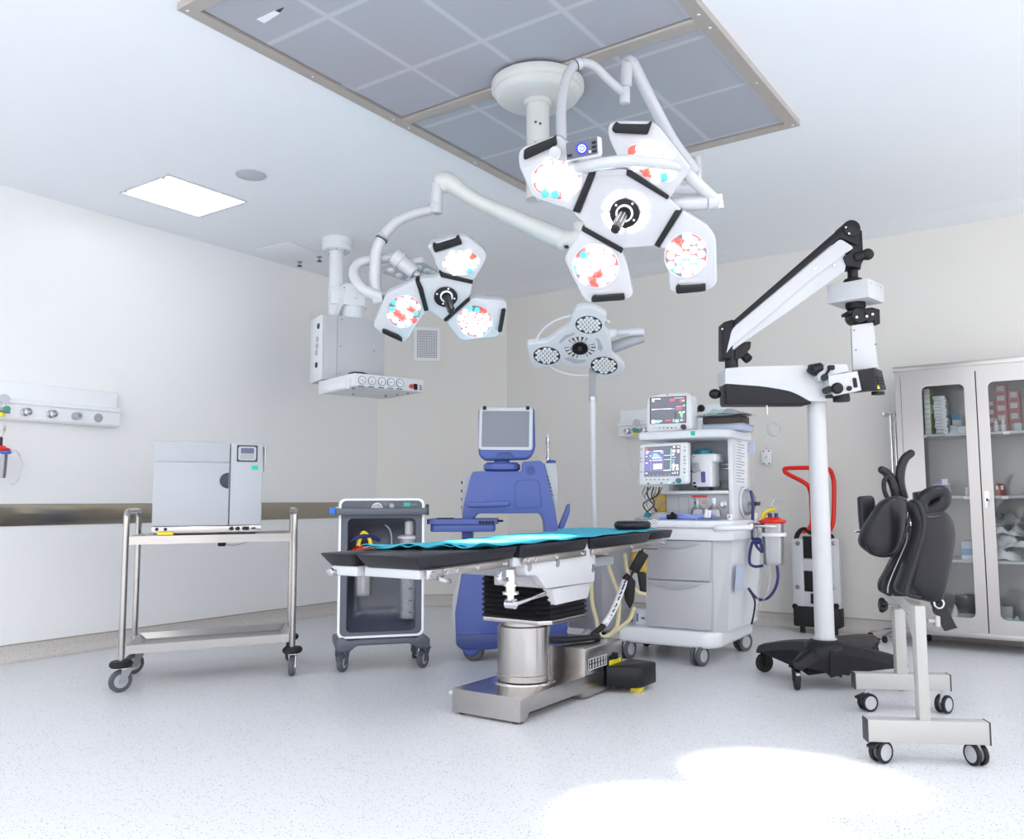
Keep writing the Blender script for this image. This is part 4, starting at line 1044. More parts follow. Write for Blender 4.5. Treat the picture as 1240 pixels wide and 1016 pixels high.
# ------------------------------------------------------------------ anaesthesia machine
f = Fr(-2.02, 4.97, 3)
t = fthing(f, 'anaesthesia_machine', 'white anaesthesia workstation with grey drawers and two monitors behind the head of the table', 'anaesthesia machine')
DB = .74
def P_(px, py, d=0.0): return f.p(px, py, d)
bl_, br_ = P_(749, 775).x, P_(859, 778).x
m = MB(); m.prism(round3([(bl_, -.02, .105), (br_ - .01, -.02, .105), (br_ + .055, .05, .105), (br_ + .055, DB, .105), (bl_ - .01, DB, .105), (bl_ - .01, .05, .105)], [.06, .05, .05, .05, .05, .04], 5), (0, 0, .10), .025, 3)
m.build('base', 'machine_white', t, smooth=40)
c0 = P_(783, 755); c1 = P_(864, 757); zt = P_(830, 648).z; z0 = .20
u0, u1, u2 = P_(785, 757, .02).x, P_(864, 758, .02).x, P_(880, 750, .12).x
# carcass: front, chamfered corner, side; leaning outwards towards the top
ut0, ut1 = P_(783, 652, .0).x, P_(862, 652, .0).x
def carc(u0, u1, u2, d0, z): return [V((u0, d0, z)), V((u1, d0, z)), V((u2, d0 + .10, z)), V((u2 + .015, DB - .05, z)), V((u0, DB - .05, z))]
A = carc(u0, u1, u1 + .05, .03, z0); B = carc(u0, u1 + .015, u1 + .10, .01, zt)
m = MB()
for k, (i, j) in enumerate(((0, 1), (1, 2), (2, 3), (3, 4), (4, 0))):
    m.m(1 if k < 2 else 0).face([A[i], A[j], B[j], B[i]])
m.m(0).face(A[::-1]); m.face(B)
m.build('carcass', ['machine_white', 'soft_grey'], t, smooth=0)
zs = P_(820, 703).z
def drawer(z0_, z1_, name):
    k0 = (z0_ - z0) / (zt - z0); k1 = (z1_ - z0) / (zt - z0)
    d0, d1 = .03 - .02 * k0 - .022, .03 - .02 * k1 - .022
    uR = u1 - .002
    o = MB().hexa([(u0 - .005, d0, z0_), (u0 - .005, d1, z1_), (u0 - .005, d0 + .021, z0_), (u0 - .005, d1 + .021, z1_), (uR - .012, d0, z0_), (uR + .012 * k1, d1, z1_), (uR - .012, d0 + .021, z0_), (uR + .012 * k1, d1 + .021, z1_)], .004).build(name, 'soft_grey', t)
    g = MB(); n = 12; pts = []
    um = (u0 + uR) / 2 - .02
    top = [V((um - .17 + .34 * k / n, d1 - .001, z1_ - .012)) for k in range(n + 1)]
    bot = [V((um - .17 + .34 * k / n, d1 - .001, z1_ - .014 - .034 * math.sin(PI * k / n))) for k in range(n + 1)]
    g.prism(top + bot[::-1], (0, -.008, 0), .002); g.build('handle', 'light_grey', o)
    return o
drawer(z0 + .015, zs - .004, 'drawer')
drawer(zs + .004, zt - .035, 'drawer')
# right side reference card
p0, p1 = f.side(892, 692, u1 + .125), f.side(905, 668, u1 + .125)
q0, q1 = .14, .27
MB().hexa([(u1 + .098, q0, .44), (u1 + .112, q0, .60), (u1 + .109, q1, .44), (u1 + .123, q1, .60), (u1 + .100, q0, .44), (u1 + .114, q0, .60), (u1 + .111, q1, .44), (u1 + .125, q1, .60)]).build('reference_card', 'pale_blue', t)
# apron + worktop
wt = P_(820, 630).z
wl, wr = P_(752, 634, -.06).x, P_(884, 640, -.03).x
m = MB(); m.prism(round3([(u0 - .01, -.03, zt - .03), (u1 + .05, -.03, zt - .03), (u1 + .13, .05, zt - .03), (u1 + .15, DB - .06, zt - .03), (u0 - .01, DB - .06, zt - .03)], [.01, .06, .05, .02, .01], 5), (0, 0, wt - .045 - zt + .03), .008)
m.build('apron', 'machine_white', t)
m = MB(); m.prism(round3([(wl, -.06, wt - .045), (wr - .10, -.06, wt - .045), (wr + .0, .0, wt - .045), (wr + .04, DB - .1, wt - .045), (wl, DB - .1, wt - .045)], [.04, .08, .06, .03, .02], 5), (0, 0, .045), .012, 3)
m.build('worktop', 'machine_white', t)
p = P_(792, 634, -.062); m = MB(); m.lathe([(0, 0), (.028, 0), (.026, .004), (0, .005)], (p.x, -.06, p.z), (0, -1, 0), 28); m.m(1).torus((p.x, -.0645, p.z), Y, .018, .0015, 24, 5); m.m(1).box(p.x - .009, p.x + .009, -.0655, -.0645, p.z - .002, p.z + .004)
m.build('round_badge', ['machine_white', 'mid_grey'], t)
m = MB(); a, b = P_(866, 640, -.05), P_(901, 640, .02)
m.tube([(a.x, -.035, a.z), (a.x + .02, -.075, a.z + .004), (a.x + .09, -.075, a.z + .004), (b.x - .01, -.02, b.z + .006), (b.x + .03, .05, b.z + .006)], .017, 12); m.build('grab_rail', 'machine_white', t)
# tower
tl, tr_ = P_(800, 560, .22).x, P_(886, 560, .22).x
ttop = P_(840, 524, .1).z
zsh = P_(850, 594, .24).z
td0 = .26
m = MB(); m.box(tl, P_(886, 560, td0).x - .01, td0 + .20, td0 + .25, wt, ttop, .004); m.build('back_panel', 'light_grey', t)
# right cheek of the tower, its side carries the printed checklist
xr = P_(887, 560, td0).x; dr_ = f.side(908.5, 560, xr).y
rx0, rx1 = xr - .03, xr
m = MB(); m.box(rx0, xr, td0, dr_, wt, ttop, .006); m.build('upright', 'machine_white', t)
m = MB(); L = [f.side(x, y, xr + .0015) for x, y in ((890, 588), (904.5, 589.5), (905, 534), (890, 530))]
m.prism(L, (.002, 0, 0)); m.m(1)
for k in range(15):
    a_ = (k + 1) / 16.5; w_ = .8 if k % 3 else .5
    p = L[3].lerp(L[0], a_); q = L[2].lerp(L[1], a_); s_ = p.lerp(q, .1); e_ = p.lerp(q, .1 + .8 * w_)
    m.hexa([(xr + .0036, s_.y, s_.z - .003), (xr + .0036, s_.y, s_.z + .003), (xr + .0036, e_.y, e_.z - .003), (xr + .0036, e_.y, e_.z + .003), (xr + .0042, s_.y, s_.z - .003), (xr + .0042, s_.y, s_.z + .003), (xr + .0042, e_.y, e_.z - .003), (xr + .0042, e_.y, e_.z + .003)])
m.build('checklist', ['paper', 'paper_print'], t)
# left upright + inner shelf
m = MB(); m.box(tl, tl + .03, td0 + .02, td0 + .25, zsh, ttop, .004); m.build('left_upright', 'machine_white', t)
m = MB(); m.box(tl - .02, rx0, td0 + .0, td0 + .25, zsh - .022, zsh, .005); m.build('shelf', 'machine_white', t)
lp0, lp1 = P_(807, 624, td0 + .05), P_(885, 595, td0 + .05)
m = MB(); m.box(lp0.x - .0, rx0 + .002, td0 + .05, td0 + .2, wt, zsh - .02, .004)
x = P_(822, 610, td0 + .05).x; x2 = P_(834, 610, td0 + .05).x
g = m.build('flow_panel', 'soft_grey', t)
m = MB()
for xx, zz0, zz1 in ((x, wt + .02, zsh - .035), (x2, wt + .03, zsh - .04)): m.box(xx - .002, xx + .002, td0 + .047, td0 + .051, zz0, zz1)
m.box(lp0.x + .01, x2, td0 + .047, td0 + .051, zsh - .042, zsh - .038); m.build('panel_seam', 'mid_grey', g)
p = P_(876, 611, td0 + .05); MB().lathe([(.022, 0), (.022, .004), (.014, .006), (.014, .02), (0, .02)], (p.x, td0 + .05, p.z), (0, -1, 0), 24).build('port_knob', 'dull_chrome', g)
p0, p1 = P_(838, 622, td0 + .04), P_(856, 600, td0 + .04)
m = MB(); m.box(p0.x, p1.x, td0 + .044, td0 + .0495, p0.z, p1.z); m.m(1).box(p0.x, p1.x, td0 + .0425, td0 + .044, p1.z - .014, p1.z)
m.m(2); m.box(p0.x + .012, p0.x + .05, td0 + .0425, td0 + .044, p1.z - .026, p1.z - .021); m.box(p0.x + .015, p0.x + .03, td0 + .0425, td0 + .044, p1.z - .06, p1.z - .035)
m.m(1); m.torus((p1.x - .022, td0 + .0435, p1.z - .04), Y, .011, .0015, 20, 5); m.torus((p1.x - .022, td0 + .0435, p1.z - .09), Y, .009, .0015, 20, 5)
m.build('warning_card', ['soft_grey', 'red', 'dark_grey'], g)
# top shelf
sl_, sr_ = P_(771.5, 528, .05).x, P_(884, 526, .10).x
st = P_(830, 521, .05).z; sb = P_(830, 531, .05).z
de_ = f.side(911, 530, sr_).y
m = MB(); m.prism(round3([(sl_, .05, sb), (sr_ - .10, .03, sb), (sr_ - .0, .10, sb), (sr_ + .0, de_, sb), (sl_, de_, sb)], [.03, .10, .08, .03, .02], 6), (0, 0, st - sb), .012, 3)
m.build('top_shelf', 'machine_white', t)
a, b = P_(836.5, 527.5, .035), P_(842, 522, .035); MB().box(a.x, b.x, .034, .05, a.z, b.z).build('green_sticker', 'teal', t)
m = MB(); a = P_(911, 534, .3); m.box(sr_ - .03, sr_ + .012, de_ - .0, de_ + .012, a.z - .06, a.z + .01, .003); m.build('side_card', 'pale_blue', t)
# rail behind vaporiser, opening
m = MB()
for zz in (567, 562): p = P_(880, zz, td0 + .19); m.box(P_(850, 560, td0 + .18).x, rx0, td0 + .17, td0 + .2, p.z - .008, p.z + .004, .002)
m.build('vaporiser_rail', 'aluminium', t)
a, b = P_(867, 592, td0 + .1), P_(879, 581, td0 + .1)
m = MB(); m.ring([(a.x, td0 + .19, a.z), (b.x, td0 + .19, a.z), (b.x, td0 + .19, b.z), (a.x, td0 + .19, b.z)], [(a.x + .006, td0 + .19, a.z), (b.x - .012, td0 + .19, a.z), (b.x - .012, td0 + .19, b.z - .008), (a.x + .006, td0 + .19, b.z - .008)], (0, -.03, 0)); m.m(1).box(a.x + .006, b.x - .012, td0 + .195, td0 + .199, a.z, b.z - .008); m.build('bracket', ['mid_grey', 'soft_grey'], t)
# castors
for (uu, dd), fa in (((br_ - .07, .02), 75), ((br_ + .0, .66), 65), ((bl_ + .05, .02), 80), ((bl_ + .05, .66), 80)):
    caster(t, (uu, dd, 0), .062, .06, fa, 'machine_white', 'tyre_grey', 'hub_grey', .11, lead=.0, twin=True)
m = MB(); p = P_(800, 784, .2); m.tube([(bl_ + .05, .1, .09), (bl_ + .2, .2, .075), (br_ - .1, .3, .08)], .005, 8); m.build('trailing_wire', 'black_rubber', t)

# --- monitors
def monitor(name, label, pts, d, scr, th, rad, parts, tilt=0.0):
    mo = fthing(f, name, label, 'monitor')
    L = [P_(x, y, d) for x, y in pts]
    MB().prism(round3(L, rad, 5), (0, th, 0), .012, 3).build('housing', 'machine_white', mo)
    S = [P_(x, y, d - .001) for x, y in scr]
    mb = MB(); mb.prism(S, (0, .006, 0), 0)
    def uv(a, b): # screen coordinates 0..1
        return (S[3] * (1 - a) + S[2] * a) * b + (S[0] * (1 - a) + S[1] * a) * (1 - b)
    def quad(a0, b0, a1, b1, mi, lift=.0015):
        mb.m(mi).prism([uv(a0, b1) - Y * lift, uv(a1, b1) - Y * lift, uv(a1, b0) - Y * lift, uv(a0, b0) - Y * lift], (0, lift * .6, 0))
    parts(quad)
    mb.build('screen', ['screen_dark', 'pix_white', 'pix_red', 'pix_green', 'pix_cyan', 'screen_violet', 'screen_black'], mo)
    return mo
def scr1(q):
    q(0, 0, 1, .02, 6); q(0, .98, 1, 1, 6); q(0, 0, .015, 1, 6); q(.985, 0, 1, 1, 6)
    q(.06, .92, .14, .95, 1); q(.15, .92, .3, .945, 1); q(.07, .83, .12, .9, 1); q(.55, .88, .7, .92, 2); q(.55, .82, .68, .86, 2); q(.68, .93, .9, .95, 4); q(.88, .91, .96, .94, 2); q(.83, .78, .89, .88, 2); q(.9, .8, .95, .86, 3)
    q(.06, .53, .14, .56, 1); q(.14, .54, .6, .555, 1); q(.6, .535, .7, .55, 4); q(.72, .62, .92, .63, 4); q(.73, .58, .89, .62, 2); q(.73, .5, .89, .54, 2); q(.92, .62, .97, .68, 4)
    q(.8, .36, .86, .44, 3); q(.88, .36, .93, .42, 3); q(.84, .26, .9, .35, 3); q(.91, .38, .96, .43, 1); q(.86, .2, .9, .25, 3); q(.7, .18, .72, .42, 6)
    q(.05, .03, .14, .14, 1); q(.15, .07, .34, .13, 4); q(.15, .03, .28, .06, 4); q(.44, .1, .58, .13, 2); q(.64, .05, .67, .15, 4); q(.7, .03, .8, .14, 3); q(.84, .07, .9, .14, 4); q(.9, .1, .97, .12, 2)
mA = monitor('patient_monitor', 'white patient monitor with grey screen and black dial on top of the anaesthesia workstation', [(784, 480), (805, 475.5), (832, 475), (836.5, 480), (838, 520), (783, 524.5), (782, 500)], .12, [(787, 513.5), (831, 512), (831, 479.5), (787, 481.5)], .12, [.03, .05, .03, .03, .02, .02, .01], scr1)
p = P_(828, 517, .12); MB().lathe([(0, 0), (.017, 0), (.015, .018), (0, .018)], (p.x, .12, p.z), (0, -1, 0), 20).build('dial', 'dark_grey', mA)
for xx, cn_ in ((798.5, 'green_dot'), (803.5, 'red'), (808.5, 'dark_grey'), (813.5, 'dark_grey'), (818.5, 'red')):
    p = P_(xx, 518, .12); MB().box(p.x - .006, p.x + .006, .116, .122, p.z - .003, p.z + .003, .001).build('button', cn_, mA)
m = MB()
for k in range(4): p = P_(789 + k * 1.9, 517.5 + (k % 2) * 1, .12); m.box(p.x - .003, p.x + .003, .1185, .121, p.z - .001, p.z + .001)
p = P_(808, 477.8, .12); m.cyl((p.x, .121, p.z), (p.x, .118, p.z), .006, seg=14)
m.build('printed_marks', 'mid_grey', mA)
fb = MB(); a, b = P_(786, 525, .14), P_(834, 521, .14); fb.box(a.x + .01, b.x - .01, .14, .23, st + .001, a.z + .02, .004); fb.build('foot', 'machine_white', mA)
def scr2(q):
    q(.0, .18, .55, .86, 5); q(.02, .88, .07, .96, 2); q(.03, .82, .13, .85, 1); q(.03, .77, .1, .79, 1); q(.03, .67, .08, .69, 1); q(.15, .67, .17, .71, 1); q(.03, .45, .1, .47, 1); q(.15, .52, .17, .56, 1); q(.18, .18, .19, .86, 4)
    q(.25, .83, .5, .86, 1); q(.46, .78, .54, .8, 1); q(.22, .60, .48, .64, 1); q(.22, .63, .42, .72, 4); q(.24, .72, .36, .77, 4); q(.22, .53, .5, .55, 1); q(.26, .25, .5, .42, 1)
    q(.55, .68, .74, .7, 4); q(.55, .54, .74, .56, 4); q(.74, .2, .76, .9, 4); q(.55, .19, .74, .21, 1); q(.8, .93, .85, .97, 1); q(.92, .93, .98, .96, 1)
    for a, b, w_, h, c in ((.79, .78, .06, .08, 1), (.86, .8, .04, .04, 2), (.92, .76, .05, .1, 1), (.79, .68, .04, .06, 1), (.79, .6, .08, .02, 4), (.79, .52, .06, .02, 4), (.79, .45, .06, .02, 4), (.79, .3, .07, .1, 1), (.9, .3, .05, .08, 1), (.8, .19, .04, .1, 1), (.9, .2, .06, .07, 1), (.86, .6, .02, .02, 3), (.79, .08, .03, .03, 1), (.86, .08, .02, .06, 1), (.93, .08, .02, .06, 1), (.04, .1, .05, .03, 1)): q(a, b, a + w_, b + h, c)
    for k in range(6): q(.15 + k * .11, .04, .17 + k * .11, .055, 4)
mB_ = monitor('ventilator_monitor', 'white ventilator monitor with violet screen and teal dial below the shelf of the anaesthesia workstation', [(774.5, 538), (833, 535), (832.5, 586), (773, 588)], .04, [(780, 577.5), (823, 576.5), (824, 539), (781, 541.5)], .06, .02, scr2)
p = P_(822, 582, .04); MB().lathe([(0, 0), (.017, 0), (.014, .02), (0, .02)], (p.x, .04, p.z), (0, -1, 0), 20).build('dial', 'teal_cap', mB_)
bt = [(x, 580.8, 'mid_grey') for x in (783, 788, 793, 798, 803.5, 809)] + [(785, 585.5, 'dark_grey'), (801, 585, 'purple'), (811, 584.6, 'pix_cyan'), (816, 584.5, 'teal_cap')] + [(829, y, c) for y, c in ((541.5, 'yellow'), (545.5, 'mid_grey'), (553, 'mid_grey'), (557, 'mid_grey'), (561, 'mid_grey'), (568, 'mid_grey'), (572, 'green_dot'))] + [(776.8, y, 'mid_grey') for y in (544, 555, 559, 571.5)]
for x, y, c in bt: p = P_(x, y, .04); MB().box(p.x - .006, p.x + .006, .036, .042, p.z - .004, p.z + .004, .001).build('button', c, mB_)
p = P_(805, 560, .1); MB().box(p.x - .03, p.x + .03, .10, td0 + .04, p.z - .03, p.z + .03, .006).build('swing_arm', 'light_grey', mB_)
# --- vaporiser
v0, v1 = P_(837.5, 592, .20), P_(866.5, 549, .20)
t3 = fthing(f, 'vaporiser', 'white anaesthetic vaporiser with teal cap and purple stripe beside the ventilator monitor', 'vaporiser')
xv = P_(859, 560, .2).x
m = MB(); m.prism(round3([(v0.x, .20, v0.z + .03), (v0.x, .20, v1.z), (v1.x, .20, v1.z), (v1.x, .20, v1.z - .05), (xv + .012, .20, v1.z - .055), (xv + .012, .20, v0.z + .012), (v0.x + .02, .20, v0.z + .012)], .012), (0, .16, 0), .012, 3); m.build('housing', 'machine_white', t3)
p = P_(851.5, 547, .28); MB().lathe([(0, -.01), (.045, -.01), (.055, .0), (.055, .022), (.045, .034), (.02, .038), (0, .038)], (p.x, .28, v1.z), Z, 30).build('dial_cap', 'teal_cap', t3)
a, b = P_(849.2, 584.5, .2), P_(854, 571, .2); MB().prism([(x, .2, z) for x, z in rrect(a.x, b.x, a.z, b.z, .006)], (0, -.003, 0)).build('purple_window', 'purple', t3)
m = MB(); a, b = P_(838, 572, .2), P_(848, 569, .2); m.prism([(v0.x - .001, .2, a.z + .002), (a.x + .02, .2, a.z - .004), (b.x, .2, a.z + .008), (b.x, .2, a.z + .016), (a.x + .02, .2, a.z + .006), (v0.x - .001, .2, a.z + .01)], (0, -.004, 0)); m.build('filler_stripe', 'purple', t3)
a, b = P_(839.5, 571.5, .2), P_(847, 560.5, .2); m = MB(); m.box(a.x, b.x, .192, .2, a.z, b.z, .004); m.cyl((a.x + .018, .196, a.z + .01), (a.x + .018, .176, a.z + .01), .014, seg=16); m.build('filler_port', 'light_grey', t3)
m = MB()
for x, y in ((841, 585), (842, 589)): p = P_(x, y, .2); m.ell((p.x, .2, p.z), (.010, .006, .007), None, 10, 8)
p = P_(840, 553, .2); m.ell((p.x, .2, p.z), (.004, .003, .004), None, 8, 6)
m.build('filler_cap', 'black_plastic', t3)
a, b = P_(845, 593.5, .24), P_(858, 590, .24); MB().box(a.x, b.x, .24, .33, zsh + .001, v0.z + .014, .003).build('drain_foot', 'dark_grey', t3)
# --- things on the top shelf
a, b = P_(851, 515.5, .24), P_(900, 503.5, .24)
tb = fthing(f, 'folded_linen_tray', 'flat pale blue tray under the brown box on top of the anaesthesia workstation', 'tray')
MB().box(a.x - .0, b.x, .22, .46, st + .001, a.z + .0, .008).build('tray', 'pale_blue', tb)
MB().ring([(a.x - .004, .216, a.z), (b.x + .004, .216, a.z), (b.x + .004, .464, a.z), (a.x - .004, .464, a.z)], [(a.x + .006, .226, a.z), (b.x - .006, .226, a.z), (b.x - .006, .454, a.z), (a.x + .006, .454, a.z)], (0, 0, .004)).build('rim', 'light_grey', tb)
tb = fthing(f, 'brown_box', 'dark brown flat box on top of the anaesthesia workstation', 'box')
MB().box(a.x + .0, b.x - .02, .235, .44, a.z + .005, b.z, .006).build('body', 'brown_box', tb)
MB().box(a.x + .0, b.x - .02, .234, .441, b.z + .001, b.z + .008, .002).build('lid', 'dark_grey', tb)
def crumple(mb, c, su, sd, h, seed, nu=14, nv=12, fall=.0):
    rr = random.Random(seed); ph = [rr.uniform(0, 6.28) for _ in range(6)]; rows = []
    for j in range(nv):
        row = []
        for i in range(nu):
            a, b = 2 * i / (nu - 1) - 1, 2 * j / (nv - 1) - 1
            e = 1 - max(abs(a), abs(b)) ** 3
            z = h * (.45 + .35 * math.sin(3.1 * a + ph[0] + 2 * b) + .3 * math.sin(5.3 * b + ph[1] - 2 * a) + .2 * math.sin(8 * a + 6 * b + ph[2])) * (e * .8 + .2)
            ww = 1 + .12 * math.sin(4 * b + ph[3]); 
            row.append(V((c[0] + su * a * ww, c[1] + sd * b * (1 + .1 * math.sin(4 * a + ph[4])), c[2] + max(.003, z) - fall * max(0, abs(a) - .7))))
        rows.append(row)
    mb.sheet(rows, .002); return mb
tb = fthing(f, 'plastic_packaging', 'crumpled clear plastic packaging lying on the brown box above the anaesthesia workstation', 'packaging')
crumple(MB(), ((a.x + b.x) / 2 + .0, .32, b.z + .009), .17, .10, .04, 3).build('film', 'clear_film', tb, smooth=60)
crumple(MB(), ((a.x + b.x) / 2 - .03, .31, b.z + .022), .12, .06, .035, 9).build('inner_wrap', 'bag_teal', tb, smooth=60)
# --- cables and bag on the left of the tower
tb = fthing(f, 'amber_drainage_bag', 'amber yellow bag with hanging cables behind the ventilator monitor', 'bag')
a, b = P_(789, 620, .30), P_(806.5, 596, .30)
m = MB(); m.prism(round3([V((p.x, .32, p.z)) for p in (P_(789, 620, .32), P_(790, 597, .32), P_(806.5, 596, .32), P_(806, 620, .32))], .012), (0, .05, 0), .012, 3); m.build('bag', 'amber_bag', tb)
m = MB(); m.strap([V((p.x, .30, p.z)) for p in (P_(790, 620, .3), P_(798, 613, .3), P_(806, 606, .3))], .022, .003, Z + X * .4); m.build('strap', 'mid_grey', tb)
tb = fthing(f, 'monitor_cable_bundle', 'bundle of black and white cables hanging below the ventilator monitor', 'cable')
rr = random.Random(5)
for k in range(7):
    x0 = 781 + k * 3.5; pts = [P_(x0, 590, .12), P_(x0 - 4 + rr.uniform(-3, 4), 600, .16), P_(782 + rr.uniform(-3, 12), 610, .18), P_(781 + rr.uniform(0, 16), 621, .2)]
    MB().tube(pts, .0045, 8, 8).build('cable', 'black_rubber' if k % 2 else 'canister_smoke', tb)
tb = fthing(f, 'breathing_bag_cap', 'teal breathing system cap standing at the left end of the white worktop', 'cap')
p = P_(784, 624, .1); MB().lathe([(0, 0), (.026, 0), (.028, .01), (.022, .03), (.012, .045), (0, .048)], (p.x, .1, wt + .001), Z, 20).build('cap', 'teal_cap', tb)
# --- worktop clutter
tb = fthing(f, 'breathing_tubing', 'coiled blue corrugated breathing tubing lying on the anaesthesia worktop', 'tubing')
rr = random.Random(2); m = MB(); pts = []
for k in range(40):
    a = k / 39 * 2 * PI * 3.3; pts.append((P_(842, 625, .15).x + .13 * math.cos(a) * (1 + .1 * math.sin(k)), .12 + .07 * math.sin(a), wt + .018 + .008 * (k % 3)))
m.tube(pts, .011, 10, 5); m.build('hose', 'tube_blue', tb)
m = MB(); m.tube([(P_(800, 628, .05).x, .03, wt + .014), (P_(815, 627, .05).x, .06, wt + .016), (P_(828, 626, .05).x, .05, wt + .014), (P_(845, 628, .03).x, .02, wt + .013)], .012, 10); m.build('hose', 'tube_blue', tb)
tb = fthing(f, 'laryngoscope_blade', 'small black connector lying on the tubing on the anaesthesia worktop', 'connector')
p = P_(815, 624, .02); m = MB(); m.cyl((p.x - .03, .0, wt + .02), (p.x + .03, .0, wt + .024), .015, seg=14); m.cyl((p.x, .0, wt + .022), (p.x + .01, -.01, wt + .045), .012, seg=12); m.build('body', 'black_plastic', tb)
tb = fthing(f, 'plastic_wrapper', 'crumpled clear wrapper at the left of the anaesthesia worktop', 'packaging')
crumple(MB(), (P_(795, 628, .12).x, .12, wt + .001), .12, .08, .05, 21).build('film', 'clear_film', tb, smooth=60)
tb = fthing(f, 'blue_mat', 'thin blue absorbent pad spread along the front of the anaesthesia worktop', 'pad')
crumple(MB(), (P_(815, 632, 0).x, .03, wt + .0005), .27, .07, .006, 33, 20, 8).build('sheet', 'tube_blue', tb, smooth=60)
for (x, y, d, lb, nm) in ((845, 626, .14, 'clear breathing mask standing in the coiled tubing on the left of the worktop', 'left'), (865, 626, .16, 'clear breathing mask with white connector on the right of the coiled tubing', 'right')):
    tb = fthing(f, 'breathing_mask', lb, 'mask')
    p = P_(x, y, d); h = P_(x, 607, d).z - wt
    MB().lathe([(.045, 0), (.048, .006), (.04, h * .4), (.018, h * .6), (.014, h * .62), (.014, h * .72), (.012, h * .72), (.015, h * .55), (.037, h * .38), (.043, .004)], (p.x, d, wt + .02), Z, 24).build('cup', 'canister', tb)
    MB().cyl((p.x, d, wt + .02 + h * .66), (p.x, d, wt + .02 + h), .011, seg=14).build('connector', 'canister' if nm == 'left' else 'machine_white', tb)
tb = fthing(f, 'white_syringe', 'short white tube standing upright on the blue tubing at the middle of the worktop', 'tube')
p = P_(855, 628, .0); MB().cyl((p.x - .008, .02, wt + .016), (p.x - .004, .03, wt + .065), .012, seg=14).build('barrel', 'machine_white', tb)
MB().cyl((p.x + .012, .02, wt + .016), (p.x + .014, .03, wt + .06), .009, seg=14).build('plunger', 'machine_white', tb)
tb = fthing(f, 'sample_cup', 'small white cup with red dot at the right end of the worktop', 'cup')
p = P_(884, 625, .1); MB().lathe([(0, 0), (.016, 0), (.02, .035), (.016, .036), (0, .034)], (p.x, .1, wt + .001), Z, 16).build('cup', 'machine_white', tb); MB().lathe([(0, 0), (.006, 0), (0, .003)], (p.x + .002, .081, wt + .022), (0, -1, 0), 10).build('dot', 'red', tb)
# --- bellows dome on the right of the tower
tb = fthing(f, 'bellows_dome', 'clear bellows dome mounted on the right side of the anaesthesia workstation', 'bellows')
p = P_(906, 608, .34)
cb = f.side(900.5, 608, xr + .004)
m = MB(); m.lathe([(.088, 0), (.086, .03), (.07, .055), (.04, .072), (0, .076)], cb, X, 32); m.build('dome', 'canister', tb)
MB().lathe([(0, 0), (.096, 0), (.096, .012), (.088, .016), (0, .016)], cb, X, 32).build('base', 'machine_white', tb)
m = MB(); m.lathe([(0, .018), (.07, .018), (.066, .024), (.05, .03), (.052, .036), (0, .04)], cb, X, 28); m.build('bellows', 'light_grey', tb)
m = MB(); q = cb + V((.07, -.03, -.01)); m.box(q.x - .02, q.x + .03, q.y - .012, q.y + .06, q.z - .012, q.z + .012, .003); m.build('clip', 'dark_grey', tb)
# navy hoses on the right
tb = thing('navy_hose', 'navy blue suction hose looping down the right side of the anaesthesia workstation', 'hose', f.o + f.u * .2 + f.d * .4, f.yaw)
def W(px, py, d): q = f.p(px, py, d); return f.o + f.u * q.x + f.d * q.y + Z * q.z
m = MB(); m.tube([W(x, y, .38) for x, y in ((909, 594), (911.5, 610), (911, 630), (910, 650), (916, 654), (921, 658), (923, 668), (918, 664), (912, 656), (908, 670), (908, 682), (914, 686), (924, 685))], .009, 10); m.build('hose', 'navy', tb, world=True)
m = MB(); m.tube([W(x, y, .42) for x, y in ((941, 684), (942, 700), (938, 714), (930, 724), (920, 726), (912, 720), (906, 712))], .009, 10); m.build('loop', 'navy', tb, world=True)
m = MB(); m.ell(W(917, 655, .36), (.03, .02, .022)); m.build('knot', 'navy', tb, world=True)
m = MB(); m.tube([W(x, y, .40) for x, y in ((908, 715), (914, 728), (913, 742), (910, 756))], .006, 8); m.build('wire', 'black_rubber', tb, world=True)
# suction jars on the side rail
tb = fthing(f, 'side_rail_bracket', 'short steel accessory rail projecting from the right side of the anaesthesia workstation', 'rail bracket')
q = f.p(908, 636, .30); m = MB(); m.box(u1 + .16, f.p(944, 641, .36).x, .30, .315, q.z - .014, q.z + .002, .002); m.build('rail', 'steel_x', tb)
MB().box(u1 + .155, u1 + .19, .25, .36, q.z - .02, q.z + .012, .004).build('mount', 'dull_chrome', tb)
jp = f.p(936, 684, .38); hz = f.p(936, 633, .38).z - jp.z
w = f.o + f.u * jp.x + f.d * .40
t3 = suction_jar((w.x, w.y, jp.z), f.yaw, 'tall clear suction canister with red lid on the rail right of the anaesthesia workstation', 1.0, hz, .068)
MB().lathe([(.068, hz * .68), (.082, hz * .68), (.082, hz * .76), (.068, hz * .76)], (0, 0, 0), Z, 28).build('holder_ring', 'machine_white', t3)
m = MB(); m.tube([(-.06, 0, hz + .02), (-.055, 0, hz + .05), (-.02, 0, hz + .075), (.02, .0, hz + .085)], .012, 10); m.build('elbow_tube', 'yellow', t3)
m = MB()
for xx in (-.01, .03): m.cyl((xx, -.02, hz + .03), (xx, -.02, hz + .06), .013, seg=12)
m.build('valve', 'navy_dark', t3)
m = MB(); m.tube([(.0, 0, hz + .04), (.0, 0, hz + .11), (.02, 0, hz + .15), (.05, 0, hz + .14)], .006, 8); m.box(-.06, .06, -.01, .01, hz + .092, hz + .096, .001); m.build('vacuum_line', 'canister', t3)
m = MB(); m.cyl((-.02, .0, hz - .02), (-.02, 0, .02), .011, seg=10); m.build('inner_tube', 'canister', t3)
m = MB(); m.cyl((-.105, .0, hz - .12), (-.105, 0, hz + .06), .013, seg=12); m.build('side_tube', 'machine_white', t3)
MB().box(-.11, -.07, -.02, .02, hz - .03, hz - .008, .006).build('clamp', 'navy', t3)
